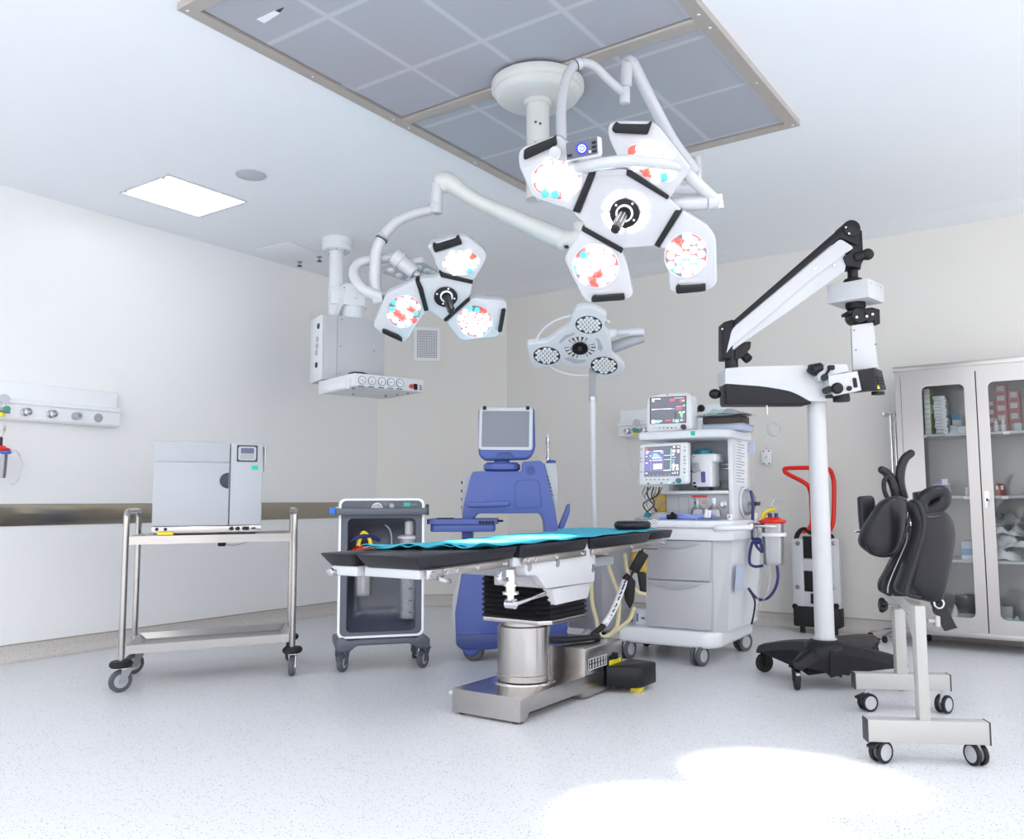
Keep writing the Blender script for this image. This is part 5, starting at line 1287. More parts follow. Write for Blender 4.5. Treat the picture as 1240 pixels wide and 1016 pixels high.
m = MB(); m.tube([(-.085, 0, hz - .04), (-.08, 0, 0), (-.10, 0, -.15), (-.115, .0, -.33)], .006, 8); m.build('drain_line', 'canister', t3)
m = MB(); m.tube([(-.02, 0, .0), (-.04, 0, -.15), (-.10, 0, -.28), (-.125, .0, -.36)], .006, 8); m.build('drain_line', 'canister', t3)
# beige hoses, black bag, boxes at the left of the machine
tb = thing('beige_gas_hose', 'loops of cream rubber gas hose hanging between the operating table and the anaesthesia workstation', 'hose', tuple(at_depth(740, 760, 5.3)))
hs = [[(733, 665), (738, 690), (749, 720), (749, 745), (745, 762), (733, 771), (726, 768), (722, 750), (717, 728), (716, 700)], [(756, 670), (760, 695), (770, 715), (782, 720)], [(768, 735), (762, 750), (748, 762), (737, 770)]]
for k, L in enumerate(hs): MB().tube([at_depth(x, y, 5.15 + .03 * k) for x, y in L], .0125, 10).build('hose', 'hose_beige', tb, world=True)
tb = thing('hanging_amber_bag', 'amber fluid bag hanging left of the grey drawers behind the hand control', 'bag', tuple(at_depth(775, 680, 5.25)))
m = MB(); m.prism(round3([at_depth(x, y, 5.22) for x, y in ((764, 669), (784, 669), (784, 693), (765, 695))], .015), FWD * .04, .012, 3); m.build('bag', 'amber_bag', tb, world=True)
tb = thing('black_pouch', 'black pouch hanging beside the grey drawers above the small carton', 'pouch', tuple(at_depth(766, 715, 5.2)))
m = MB(); m.prism(round3([at_depth(x, y, 5.12) for x, y in ((754, 700), (760, 694), (770, 704), (768, 728), (763, 738), (757, 728))], .012), FWD * .03, .008, 2); m.build('pouch', 'black_rubber', tb, world=True)
m = MB(); m.prism(round3([at_depth(x, y, 5.2) for x, y in ((772, 694), (783, 694), (783, 718), (776, 720))], .012), FWD * .03, .008, 2); m.build('flap', 'black_rubber', tb, world=True)
tb = thing('small_carton', 'small white carton with violet print standing on the workstation base left of the drawers', 'carton', f.o + f.u * P_(778, 745, .1).x + f.d * .14 + Z * .205, f.yaw)
a, b = P_(771, 746, .1), P_(785, 722, .1); hw = (b.x - a.x) / 2
MB().box(-hw, hw, -.05, .05, 0, b.z - a.z - .03, .002).build('box', 'carton_white', tb)
MB().box(-hw + .003, -hw + .016, -.0512, -.05, .02, b.z - a.z - .06).build('print', 'carton_lilac', tb); MB().box(-.005, .02, -.0512, -.05, .035, .05).build('print', 'carton_lilac', tb)

# ------------------------------------------------------------------ mobile surgical lamp far behind the table
lp = at_depth(719, 748, 5.75)
lx_, ly_ = lp.x, lp.y
t = thing('mobile_surgical_lamp', 'unlit white three-petal surgical lamp on a floor stand against the back wall', 'surgical lamp', (lx_, ly_, 0))
D = 5.7
pl = Pl(at_depth(702, 421, D), RGT * -.03 - UPV * .60 - FWD * .66 + Z * 0 - Z * .18)
LS = .1452
def LP(zx, zy, h=0.0): return pl.p(620 + zx * LS, 360 + zy * LS, h)
body = [LP(x, y) for x, y in ((124, 415), (130, 392), (290, 372), (400, 290), (470, 250), (512, 130), (540, 92), (620, 80), (700, 95), (795, 150), (780, 200), (765, 250), (800, 300), (830, 380), (832, 470), (900, 530), (945, 580), (930, 640), (800, 695), (730, 680), (690, 610), (640, 590), (600, 585), (500, 590), (400, 560), (330, 580), (200, 605), (160, 570))]
br = MB(); br.prism(round3(body, .02, 3), -pl.n * .05, .012, 3)
bd = br.build('lamp_head', 'machine_white', t, world=True, smooth=40)
c0 = LP(567, 418)
for k, L in enumerate(([(388, 378), (440, 320), (525, 292), (520, 312), (450, 345), (405, 385)], [(690, 340), (725, 345), (760, 420), (745, 455), (715, 430), (720, 390)], [(430, 512), (470, 498), (560, 520), (625, 522), (600, 545), (520, 555)])):
    MB().prism(round3([LP(x, y, .0008) for x, y in L], .01, 3), -pl.n * .004).build('grip_recess', 'soft_grey', bd, world=True)
def led_disc(parent, Pf, c, rx, ry, n_rings, tilt=0.0, mats=('dark_grey', 'led_clear'), lit=False, name='led_cluster', seedv=1):
    """dark round window filled with rows of domed lenses; Pf maps (x, y, h)"""
    ca, sa = math.cos(tilt), math.sin(tilt)
    loop = [Pf(c[0] + rx * math.cos(q) * ca - ry * math.sin(q) * sa, c[1] + rx * math.cos(q) * sa + ry * math.sin(q) * ca, .0015) for q in [2 * PI * k / 36 for k in range(36)]]
    w = MB().prism(loop, pl_n * -.004); o = w.build(name, mats[0], parent, world=True)
    n = n_rings; rr = random.Random(seedv); ls = [MB() for _ in mats[1:]]
    hex_ = [(i + (j % 2) * .5, j * .866) for j in range(-n, n + 1) for i in range(-n - 1, n + 2)]
    s_ = 1.0 / (n + .35)
    for i, j in hex_:
        if math.hypot(i, j) * s_ > .88: continue
        x, y = i * s_, j * s_
        p = Pf(c[0] + rx * x * ca - ry * y * sa, c[1] + rx * x * sa + ry * y * ca, .002)
        e = (Pf(c[0] + rx * s_ * .5, c[1], .002) - Pf(c[0], c[1], .002)).length
        k = 0
        if len(mats) > 2:
            q = rr.random(); rim_ = math.hypot(i, j) * s_ > .66; k = 0 if q < (.78 if rim_ else .84) else (1 if q < (.9 if rim_ else 1.1) else 2)
            if k >= len(ls): k = 0
        e *= (.85 if len(mats) > 2 else .94); ls[k].lathe([(0, 0), (e, 0), (e * .85, e * .35), (e * .4, e * .55), (0, e * .6)], p, pl_n, 10)
    for k, b in enumerate(ls):
        if len(b.bm.verts): q = b.build('lens_array', mats[1 + k], o, world=True, smooth=50); q['kind'] = 'stuff'
    return o
pl_n = pl.n
for c, sd_ in (((640, 230), 1), ((290, 488), 2), ((768, 570), 3)): led_disc(bd, LP, c, 112, 73, 3, .06, seedv=sd_)
# centre ring of lenses
for k in range(3):
    a0 = R(100 + 120 * k); lp_ = []; n = 7
    for q in range(n): a = a0 + R(80) * q / (n - 1); lp_.append(LP(567 + 128 * math.cos(a), 418 + 88 * math.sin(a), .001))
    for q in range(n): a = a0 + R(80) * (n - 1 - q) / (n - 1); lp_.append(LP(567 + 78 * math.cos(a), 418 + 54 * math.sin(a), .001))
    o = MB().prism(lp_, -pl.n * .003).build('centre_window', 'dark_grey', bd, world=True)
    ar = MB()
    for q in range(4):
        for r_ in (90, 114):
            a = a0 + R(80) * (q + .5) / 4; ar.lathe([(0, 0), (.011, 0), (.008, .005), (0, .006)], LP(567 + r_ * math.cos(a), 418 + r_ * .69 * math.sin(a), .0015), pl.n, 8)
    ar.build('lens_array', 'led_clear', o, world=True)['kind'] = 'stuff'
hub_ = MB(); hub_.prism([LP(567 + 66 * math.cos(q), 418 + 47 * math.sin(q), .0) for q in [2 * PI * k / 28 for k in range(28)]], pl.n * .02, .004); hub_.build('handle_hub', 'black_plastic', bd, world=True)
hd = MB(); e0 = LP(567, 420, .02); e1 = LP(567, 430, .11); hd.tube([e0, e0.lerp(e1, .5), e1], [.018, .014, .016], 12); hd.build('handle', 'black_plastic', bd, world=True)
rg = MB(); rg.tube([LP(575 + 372 * math.cos(q), 400 + 252 * math.sin(q), -.03) for q in [R(30 + 280 * k / 40) for k in range(41)]], .008, 8, 1, smooth=False); rg.build('rim_ring', 'machine_white', t, world=True)
am = MB(); am.tube([LP(700, 330, -.05), LP(830, 300, -.05), at_depth(745, 403, D + .05), at_depth(762, 402, D + .05)], [.05, .035, .022, .02], 12); am.cyl(at_depth(761, 402.5, D + .05), at_depth(780, 401.5, D + .04), .026, seg=20); am.build('joint_arm', 'machine_white', t, world=True)
am = MB(); am.tube([at_depth(779, 409, D + .08), at_depth(755, 416, D + .10), at_depth(725, 428, D + .16), at_depth(719, 436, D + .2)], [.03, .04, .045, .04], 12); am.build('spring_arm', 'light_grey', t, world=True)
pb = lambda py, D_=D + .2: at_depth(717.5, py, D_)
am = MB(); am.prism([at_depth(x, y, D + .2) for x, y in ((714, 436), (722.5, 436), (721, 488), (714, 488))], FWD * .03, .004); am.build('bracket', 'mid_grey', t, world=True)
px_ = at_depth(717.8, 486, D + .2)
MB().cyl((px_.x, px_.y, .08), (px_.x, px_.y, px_.z), .021, seg=20).build('pole', 'machine_white', t, world=True)
MB().cyl((px_.x, px_.y, px_.z - .0), (px_.x, px_.y, px_.z + .03), .025, seg=16).build('collar', 'dull_chrome', t, world=True)
fb = Fr(px_.x, px_.y, 25)
# grey battery housing and legs
m = MB(); bb = at_depth(733, 742, 5.75); fbx = Fr(bb.x, bb.y, 20)
a, b, c = fbx.p(688, 742), fbx.p(762, 742), fbx.p(730, 640)
LB = [V((a.x, 0, .14)), V((.0, -.12, .14)), V((b.x, 0, .14)), V((b.x, .22, .14)), V((a.x, .22, .14))]
LBw = [fbx.o + fbx.u * p.x + fbx.d * p.y + Z * p.z for p in LB]
m.prism(LBw, (0, 0, c.z - .14), .01); m.build('battery_housing', 'soft_grey', t, world=True)
q = at_depth(735, 681, 5.5); uu = (LBw[2] - LBw[1]).normalized(); nn = uu.cross(Z)
cp_ = LBw[1] + uu * .03; s_ = at_plane(735, 681, cp_, nn)
MB().obox(s_ + nn * .002, (uu, nn, Z), (.026, .002, .05), .001).build('blue_label', 'pale_blue', t, world=True)
for dx, dy in ((-.12, -.2), (.16, -.06), (-.18, .22), (.16, .2)):
    c_ = V((bb.x, bb.y + .08, 0)); e = c_ + V((dx, dy, .085)); m = MB(); m.tube([c_ + Z * .12, c_.lerp(e, .5) + Z * .115, e], [.03, .026, .022], 10); lg = m.build('leg', 'machine_white', t, world=True)
    caster(lg, t.matrix_world.inverted() @ V((e.x, e.y, 0)) if False else V((e.x - lx_, e.y - ly_, 0)), .035, .025, 40, 'dark_grey', 'black_rubber', 'hub_grey', .075) if False else MB().lathe([(0, -.012), (.03, -.012), (.034, -.006), (.034, .006), (.03, .012), (0, .012)], (e.x, e.y, .034), (.6, 1, 0), 20).build('wheel', 'black_rubber', lg, world=True)
    MB().cyl((e.x, e.y, .03), (e.x, e.y, .08), .01, seg=8).build('wheel_stem', 'dark_grey', lg, world=True)
# gas rail on the back wall behind the workstation
fbk = Fr(0, YB, 0)
gas_rail(fbk, 'medical_gas_rail', 'long medical gas rail on the back wall behind the anaesthesia workstation', (-3.56, -2.55), (1.55, 1.675, 1.80),
    [(at_y(761, 521, YB - .085).x, 'dull_chrome'), (at_y(781, 520, YB - .085).x, 'dull_chrome'), (at_y(820, 518, YB - .085).x, 'dull_chrome')])
zc2 = (1.55 + 1.675) / 2 - .01
regulator(fbk, at_y(774, 519, YB - .085).x, zc2, 'green-bodied gas regulator with gauge on the back wall rail beside the patient monitor')
tb = thing('drip_line', 'thin white tube running from the back wall gas rail down behind the workstation', 'tube', (at_y(755, 530, YB - .09).x, YB - .09, 1.55))
MB().tube([at_y(755, 529, YB - .09), at_y(761, 555, YB - .15), at_depth(771, 585, 6.4), at_depth(779, 612, 6.0)], .006, 8).build('tube', 'machine_white', tb, world=True)
for i, (x, y) in enumerate(((838.5, 496), (849.5, 494.5))):
    p = at_y(x, y, YB - .046); tb = thing('rail_valve', 'black capped valve with cable on the back wall rail, ' + ['left of the pair', 'right of the pair'][i], 'valve', (p.x, YB - .045, p.z))
    MB().lathe([(0, 0), (.03, 0), (.03, .02), (.022, .03), (0, .032)], (0, 0, 0), (0, -1, 0), 20).build('cap', 'black_plastic', tb)
    MB().tube([(0, -.03, -.005), (.02 - .03 * i, -.08, -.04), (.03 - .05 * i, -.10, -.08), (-.03 + .02 * i, -.12, -.14), (.0, -.12, -.22)], .007, 8).build('cable', 'black_rubber', tb)
# ------------------------------------------------------------------ operating microscope on a floor stand
f = Fr(-1.36, 4.72, 34.8)
t = fthing(f, 'operating_microscope', 'white and black operating microscope on a tall white floor column with a dark four-legged base', 'microscope')
def M_(px, py, d=0.0): return f.p(px, py, d)
# base: four dark arms with castors
cb = M_(1000, 775)
hubz = .245
HX, HD = M_(996, 630).x, .03
def base_arm(tip, w0, w1, z0, z1, name='base_arm'):
    a = V((HX, HD, 0)); tip = V((tip[0], tip[1], 0)); d_ = (tip - a); L = d_.length; d_.normalize(); n = V((-d_.y, d_.x, 0))
    rows = []
    for k in range(9):
        s_ = k / 8; p = a + d_ * (L * s_); w = w0 + (w1 - w0) * s_ ** .8; zt = z0 + (z1 - z0) * s_ ** 1.6; zb = .075 + .05 * s_ ** .7
        prof = [(-1, zb), (-1.0, zt - .05), (-.55, zt - .008), (0, zt), (.55, zt - .008), (1, zt - .05), (1, zb)]
        rows.append([p + n * (w * q) + Z * z for q, z in prof])
    e = rows[-1]; rows.append([tip + d_ * .03 + (q - tip) * .55 + Z * ((q.z) * .45) * 0 + Z * (.0) for q in [V((v.x, v.y, v.z * .0 + v.z)) for v in e]])
    rows[-1] = [V((r.x, r.y, .13 + (q.z - .13) * .6)) for r, q in zip(rows[-1], e)]
    m = MB()
    for A, B in zip(rows, rows[1:]):
        for i in range(7): m.face([A[i], A[(i + 1) % 7], B[(i + 1) % 7], B[i]])
    m.face(rows[0][::-1]); m.face(rows[-1])
    bmesh.ops.recalc_face_normals(m.bm, faces=m.bm.faces)
    return m.build(name, 'micro_black', t, smooth=45)
tips = [f.z(925, 782, .15), f.z(964, 800, .15), f.z(1090, 800, .15), f.z(1055, 770, .15)]
base_arm(tips[0], .13, .06, hubz, .165); base_arm(tips[1], .13, .045, hubz, .155); base_arm((tips[2].x, tips[2].y, 0), .13, .06, hubz, .17); base_arm(tips[3], .12, .05, hubz, .16)
m = MB(); m.lathe([(0, .09), (.09, .092), (.115, .14), (.115, .2), (.10, .238), (.07, .252), (0, .256)], (HX, HD, 0), Z, 36); m.build('base_hub', 'micro_black', t, smooth=50)
for tp, fa in zip(tips, (20, 80, 70, 30)):
    caster(t, (tp.x, tp.y, 0), .055, .028, fa, 'black_plastic', 'black_rubber', 'black_plastic', .14, brake='dull_chrome' if tp is tips[1] else None, hubr=.5)
# column
ct = M_(991, 488).z
MB().cyl((HX, HD, .24), (HX, HD, ct), .051, .048, seg=36).build('column', 'white_paint', t)
MB().torus((HX, HD, .256), Z, .056, .006, 32).build('column_collar', 'light_grey', t)
# horizontal housing: white upper, black lower
W1 = [(878, 446), (905, 443.5), (975, 442), (987, 450), (1001, 462), (1002, 486), (981, 486), (960, 474), (925, 468), (878, 464.5)]
m = MB(); m.prism(round3(f.poly(W1, -.06), [.008, .01, .04, .02, .02, .008, .008, .05, .05, .005]), (0, .17, 0), .012, 3); m.build('swing_arm_shell', 'white_paint', t)
B1 = [(879, 463), (905, 463), (930, 466), (955, 472), (983, 485.5), (982, 489), (882, 489.5), (880, 487)]
m = MB(); m.prism(round3(f.poly(B1, -.052), [.004, .02, .05, .05, .01, .005, .005, .005]), (0, .154, 0), .008, 2); m.build('swing_arm_skin', 'micro_black', t)
p = M_(990, 486); m = MB(); m.cyl((HX, HD, ct - .0), (HX, HD, M_(990, 462).z), .052, seg=32); m.build('column_head', 'white_paint', t)
a, b = M_(868, 476.5), M_(878, 476.5); m = MB(); m.cyl((a.x, .02, a.z), (b.x + .01, .02, a.z), .009, seg=12); m.m(1).ell((a.x - .005, .02, a.z), (.034, .028, .028)); m.build('brake_knob', ['chrome', 'black_plastic'], t)
# rear post
pr = [(879, 446), (879, 425), (876, 421), (876, 390), (886, 387), (889, 390), (889, 424), (895, 428), (895, 446)]
m = MB(); m.prism(round3(f.poly([(876, 390), (888, 386.5), (891, 390), (886, 434), (876, 434)], -.05), .008), (0, .12, 0), .008); m.build('rear_cap', 'micro_black', t)
p = M_(886.5, 446); q = M_(886.5, 424); m = MB(); m.cyl((p.x, .01, p.z), (p.x, .01, q.z), .036, seg=24); m.build('rear_post', 'black_plastic', t)
m = MB(); m.prism(round3(f.poly([(890, 424), (901, 414), (910, 413), (909, 422), (900, 432), (890, 436)], -.03), .01), (0, .08, 0), .01, 2)
a, b = M_(903, 430), M_(906, 437); m.cyl((a.x - .01, .0, a.z), (b.x, -.02, b.z), .026, seg=16, bev=.008); m.build('joint_lock', 'black_plastic', t)
# parallelogram arm
U = [(886.5, 398), (1017.5, 289), (1032, 298), (1033, 301), (1020, 309), (980, 340), (885, 420), (879.5, 428)]
m = MB(); m.prism(round3(f.poly(U, -.055), [.03, .02, .02, .01, .01, 0, .02, .01]), (0, .12, 0), .006, 3); arm = m.build('spring_arm', 'white_paint', t)
m = MB(); m.prism(round3(f.poly([(880, 428), (884, 417), (1021, 305), (1026, 312), (1023, 328), (955, 377)], -.042), .006), (0, .10, 0), .006); m.build('arm_underside', 'white_plastic', arm)
m = MB(); m.prism(round3(f.poly([(888, 396), (890, 387), (1019, 274.5), (1030, 271), (1038, 274), (1042, 280), (1040, 298), (1026, 291), (1017, 288)], -.062), [.01, .01, .03, .03, .03, .02, .02, .01, .01]), (0, .134, 0), .008, 2); m.build('arm_cover', 'micro_black', arm)
k = MB()
for x, y in ((986, 326), (988.5, 325), (908.5, 408), (1010, 321.5), (874.5, 398.5)): p = M_(x, y, -.056); k.cyl((p.x, -.054, p.z), (p.x, -.060, p.z), .005, seg=8)
k.build('screw', 'dull_chrome', arm)
# front elbow and drop
p = M_(1026, 281); m = MB(); m.cyl((p.x, -.07, p.z), (p.x, .08, p.z), .048, seg=28, bev=.006); m.build('elbow_joint', 'black_plastic', t)
k = MB()
for x, y in ((1024, 275.5), (1028, 283)): q = M_(x, y, -.07); k.cyl((q.x, -.069, q.z), (q.x, -.074, q.z), .006, seg=8)
k.build('screw', 'chrome', t)
m = MB(); m.prism(round3(f.poly([(1028, 284), (1044, 278), (1046, 315), (1041, 324), (1025, 322), (1021, 311), (1033, 302)], -.05), .008), (0, .11, 0), .008); m.build('elbow_housing', 'micro_black', t)
a, b = M_(1041, 311, -.06), M_(1055, 308, -.06); m = MB(); m.cyl((a.x - .02, -.04, a.z), (b.x - .02, -.06, b.z), .026, seg=18); m.ell((b.x - .02, -.06, b.z), (.034, .03, .032)); m.build('lock_knob', 'black_rubber', t)
zc_ = lambda y: M_(1033.5, y).z
ux = M_(1033.5, 330).x
m = MB(); m.lathe([(0, zc_(353)), (.05, zc_(353)), (.052, zc_(341)), (.048, zc_(338)), (.028, zc_(336)), (.028, zc_(327)), (.042, zc_(326)), (.046, zc_(322)), (.046, zc_(314)), (0, zc_(314))], (ux, .01, 0), Z, 28); m.build('swivel_neck', 'black_plastic', t)
bx = Fr(*(f.o + f.u * ux + f.d * .01).xy, 80)
def bp(x, y, dd): q = bx.p(x, y, dd); return bx.o + bx.u * q.x + bx.d * q.y + Z * q.z
zb0, zb1 = zc_(366), zc_(341.5)
c_ = V((ux + .0, .01, 0))
ca, sa = math.cos(R(45)), math.sin(R(45))
m = MB(); h1, h2 = .105, .115
m.obox(V((ux + .01, .01, (zb0 + zb1) / 2 - .01)), ((ca, sa, 0), (-sa, ca, 0), Z), (h1, h2, .052), .004); bxo = m.build('camera_box', 'white_paint', t)
k = MB()
for q in (-.06, 0, .06):
    k.cyl(V((ux + .01, .01, (zb0 + zb1) / 2 + .02)) + V((ca, sa, 0)) * q - V((-sa, ca, 0)) * h2, V((ux + .01, .01, (zb0 + zb1) / 2 + .02)) + V((ca, sa, 0)) * q - V((-sa, ca, 0)) * (h2 + .002), .004, seg=8)
    k.cyl(V((ux + .01, .01, (zb0 + zb1) / 2 + .015)) + V((-sa, ca, 0)) * q + V((ca, sa, 0)) * h1, V((ux + .01, .01, (zb0 + zb1) / 2 + .015)) + V((-sa, ca, 0)) * q + V((ca, sa, 0)) * (h1 + .002), .004, seg=8)
k.build('screw', 'dull_chrome', bxo)
m = MB(); xk = M_(1036, 370).x; m.lathe([(0, zc_(377)), (.04, zc_(377)), (.05, zc_(374)), (.05, zc_(364)), (0, zc_(363))], (xk, .0, 0), Z, 24)
for q in range(20):
    a = 2 * PI * q / 20; m.obox((xk + .05 * math.cos(a), .05 * math.sin(a), zc_(369)), (V((math.cos(a), math.sin(a), 0)), V((-math.sin(a), math.cos(a), 0)), Z), (.003, .004, .018))
m.build('focus_ring', 'black_plastic', t)
# tilt bracket
m = MB(); m.prism(round3(f.poly([(1027, 376), (1056, 372), (1065.5, 374.5), (1066, 392), (1059, 393), (1058, 379), (1027, 380)], -.05), .004), (0, .10, 0), .004); m.build('tilt_bracket', 'micro_black', t)
m = MB()
for x, y, r_ in ((1036, 384, .042), (1048.5, 384.5, .036)): p = M_(x, y); m.cyl((p.x, -.058, p.z), (p.x, .05, p.z), r_, seg=26, bev=.004)
tb_ = m.build('tilt_gear', 'black_plastic', t); k = MB()
for x, y in ((1044, 386), (1051, 383.5), (1032, 387)): p = M_(x, y); k.cyl((p.x, -.056, p.z), (p.x, -.064, p.z), .007, seg=10)
k.build('screw', 'chrome', tb_)
# optics carrier: tall white box
m = MB(); tp = [(1031, 394), (1057.5, 390), (1062, 445), (1033, 449)]
L = f.poly(tp, -.04); m.prism(L, (0, .0, 0)) if False else None
A, B, C_, D_ = L
back = [p + V((.055, .11, 0)) for p in (A, B, C_, D_)]
m.hexa([D_, A, D_ + V((.045, .13, 0)), A + V((.045, .13, 0)), C_, B, C_ + V((.055, .11, 0)), B + V((.055, .11, 0))], .004); oc = m.build('optics_carrier', 'white_paint', t)
k = MB()
for x, y in ((1032, 400), (1058, 417), (1034, 424)): p = M_(x, y, -.04); k.cyl((p.x + .01, -.038, p.z), (p.x + .01, -.043, p.z), .004, seg=8)
k.build('screw', 'dark_grey', oc)
# binocular head
m = MB(); m.prism(round3(f.poly([(1000, 441), (1027, 440.5), (1028, 450), (1010, 454), (1000, 456), (993, 462), (989, 455)], -.11), [.02, .02, .005, .01, .01, .01, .01]), (0, .12, 0), .012, 3); m.build('binocular_tube', 'white_paint', t)
m = MB(); m.prism(round3(f.poly([(980, 446), (985, 441), (997, 441), (998, 443), (991, 450), (990, 455), (981, 449)], -.12), .008), (0, .05, 0), .006); 
a, b = M_(995, 444, -.11), M_(982, 448, -.11); m.cyl(V((a.x, -.10, a.z)), V((b.x, -.11, b.z)), .024, .03, seg=20); m.build('eyepiece', 'black_plastic', t)
m = MB(); m.prism(round3(f.poly([(1003, 455), (1010, 452), (1027, 451), (1028, 453), (1012, 456), (1004, 458)], -.10), .004), (0, .09, 0), .003); m.build('dark_insert', 'black_plastic', t)
m = MB(); a = M_(1005.5, 445.5, -.12); m.obox((a.x, -.13, a.z), (X, Y, Z), (.018, .012, .013), .006); b = M_(998.5, 457, -.12); m.tube([(a.x - .008, -.125, a.z - .01), (b.x + .004, -.125, b.z + .01)], .007, 8, smooth=False); m.cyl((b.x, -.11, b.z), (b.x, -.13, b.z), .018, seg=18); m.build('interpupil_lever', 'black_plastic', t)
m = MB(); L = f.poly([(1003, 455), (1039, 449), (1044, 472.5), (1010, 479.5), (1004, 470)], -.13); m.prism(round3(L, .006), (0, .14, 0), .006, 2); mb2 = m.build('microscope_body', 'white_paint', t)
m = MB()
p = M_(1013, 470.5, -.13); m.lathe([(0, 0), (.03, 0), (.03, .018), (.022, .026), (0, .028)], (p.x, -.13, p.z), (0, -1, 0), 24); p = M_(1028, 470.5, -.13); m.lathe([(0, 0), (.014, 0), (.013, .01), (0, .012)], (p.x, -.13, p.z), (0, -1, 0), 18); m.build('zoom_knob', 'black_plastic', mb2)
a, b = M_(1034.5, 459, -.13), M_(1036, 468, -.13); d_ = (a - b).normalized(); m = MB(); m.obox(((a.x + b.x) / 2, -.133, (a.z + b.z) / 2), (d_, Y, d_.cross(Y)), ((a - b).length / 2 + .006, .006, .010), .005); m.build('oblong_grip', 'black_plastic', mb2)
p = M_(1004.5, 472, -.12); m = MB(); m.cyl((p.x - .008, -.14, p.z), (p.x - .008, -.08, p.z), .018, seg=16); m.box(p.x - .004, p.x + .06, -.12, -.06, M_(1008, 481, -.12).z, M_(1008, 477.5, -.12).z, .004); m.build('side_arm', 'black_plastic', mb2)
p = M_(1020.5, 481, -.08); m = MB(); m.lathe([(0, M_(1020, 486, -.08).z), (.042, M_(1020, 486, -.08).z), (.045, M_(1020, 483, -.08).z), (.042, M_(1020, 477, -.08).z), (0, M_(1020, 476, -.08).z)], (p.x, -.06, 0), Z, 28); m.build('objective_lens', 'black_plastic', mb2)
m = MB(); a, b, c, d_ = f.poly([(1039, 449), (1058, 445), (1061, 472), (1044, 472.5)], -.135); o_ = V((.055, .10, 0))
a2, c2 = M_(1070, 448, -.05), M_(1075.5, 471.5, -.05)
m.hexa([d_, a, d_ + V((0, .14, 0)), a + V((0, .14, 0)), c, b, V((c2.x, -.03, c2.z)), V((a2.x, -.03, a2.z))], .004); lh = m.build('lamp_housing', 'micro_black', t)
k = MB(); nA = (V((a2.x, -.03, a2.z)) - b); 
for q in range(3):
    s_ = b.lerp(c, .42 + .14 * q); e_ = V((a2.x, -.03, a2.z)).lerp(V((c2.x, -.03, c2.z)), .42 + .14 * q); d1 = (e_ - s_).normalized(); nn = d1.cross(Z).normalized()
    k.obox(s_.lerp(e_, .5) + nn * .002, (d1, nn, Z), ((e_ - s_).length * .32, .002, .004))
k.build('vent_slot', 'black_rubber', lh)
s_ = b.lerp(c, .85).lerp(V((c2.x, -.03, c2.z)), .2); MB().prism([s_ + V((0, -.002, .012)), s_ + V((-.010, -.004, -.010)), s_ + V((.010, .004, -.010))], (.002, -.002, 0)).build('warning_triangle', 'yellow', lh)
m = MB(); p = M_(1063, 473.5, -.06); m.lathe([(0, 0), (.034, 0), (.034, .016), (0, .018)], (p.x, -.06, p.z - .02), Z, 22); m.build('under_knob', 'black_plastic', lh)
# hanging cord with coil and handset
hx = M_(928.5, 489, .02)
tb = thing('cord_coil', 'thin grey cable with a coiled ring and steel clip hanging below the microscope arm', 'cable', f.o + f.u * hx.x + f.d * .02 + Z * hx.z, f.yaw)
q = lambda x, y: V((M_(x, y, .02).x - hx.x, 0, M_(x, y, .02).z - hx.z))
MB().cyl(q(928.5, 491), q(929, 502), .007, .004, seg=10).build('clip', 'dull_chrome', tb)
MB().tube([q(929, 501), q(928.8, 520), q(928.5, 545)], .002, 6).build('wire', 'mid_grey', tb)
m = MB(); c = q(937, 520.5); m.torus(c, Y, .037, .0028, 28, 6); m.torus(c + V((.003, .004, .002)), Y, .034, .0022, 28, 6); m.build('coil', 'mid_grey', tb)
p0 = at_y(929.5, 554, YB)
tb = thing('wall_call_box', 'small white wall box with round switch on the back wall below the microscope arm', 'wall socket', (p0.x, YB, p0.z))
a, b = at_y(923.8, 563.5, YB), at_y(935, 545, YB)
m = MB(); m.box(a.x - p0.x, b.x - p0.x, -.03, -.0005, a.z - p0.z, b.z - p0.z, .006); m.build('plate', 'rail_white', tb)
k = MB()
for sx_ in (-1, 1):
    for sz in (-1, 1): k.cyl((sx_ * .022, -.029, sz * .05), (sx_ * .022, -.033, sz * .05), .006, seg=8)
k.build('screw', 'dark_grey', tb)
m = MB(); m.lathe([(0, 0), (.02, 0), (.018, .006), (0, .007)], (0, -.03, 0), (0, -1, 0), 18); m.m(1).obox((.0, -.0375, 0), (X + Z, Y, X - Z), (.012, .001, .002)); m.build('switch', ['paper', 'mid_grey'], tb)

# ------------------------------------------------------------------ folded carry chair with red handles
f = Fr(-2.03, 6.60, 0)
t = fthing(f, 'carry_chair', 'folded white stair carry chair with red tubular handles behind the microscope column', 'carry chair')
def C4(x, y, d=0.0): return f.p(x, y, d)
zt_, zb_ = C4(970, 652).z, C4(970, 737).z
for xa, xb in ((960.5, 971.5), (1004, 1015.5)):
    a, b = C4(xa, 737), C4(xb, 652); m = MB(); m.box(a.x, b.x, .0, .06, a.z, b.z, .01); s_ = m.build('side_rail', 'white_paint', t)
    k = MB()
    for y in (658, 711): c = C4((xa + xb) / 2, y); k.lathe([(0, 0), (.018, 0), (.016, .006), (0, .008)], (c.x, 0, c.z), (0, -1, 0), 16)
    k.build('bolt', 'dull_chrome', s_)
    c = C4(xa + 2.5 if xa < 980 else xb - 2.5, 734); MB().lathe([(0, 0), (.02, 0), (.02, .012), (0, .014)], (c.x, 0, c.z), (0, -1, 0), 16).build('pivot_knob', 'black_plastic', s_)
for ya, yb, mn in ((650, 676, 'black_rubber'), (693, 716, 'black_rubber')):
    a, b = C4(972, yb), C4(1003.5, ya); MB().box(a.x, b.x, .012, .03, a.z, b.z, .004).build('back_strap', mn, t)
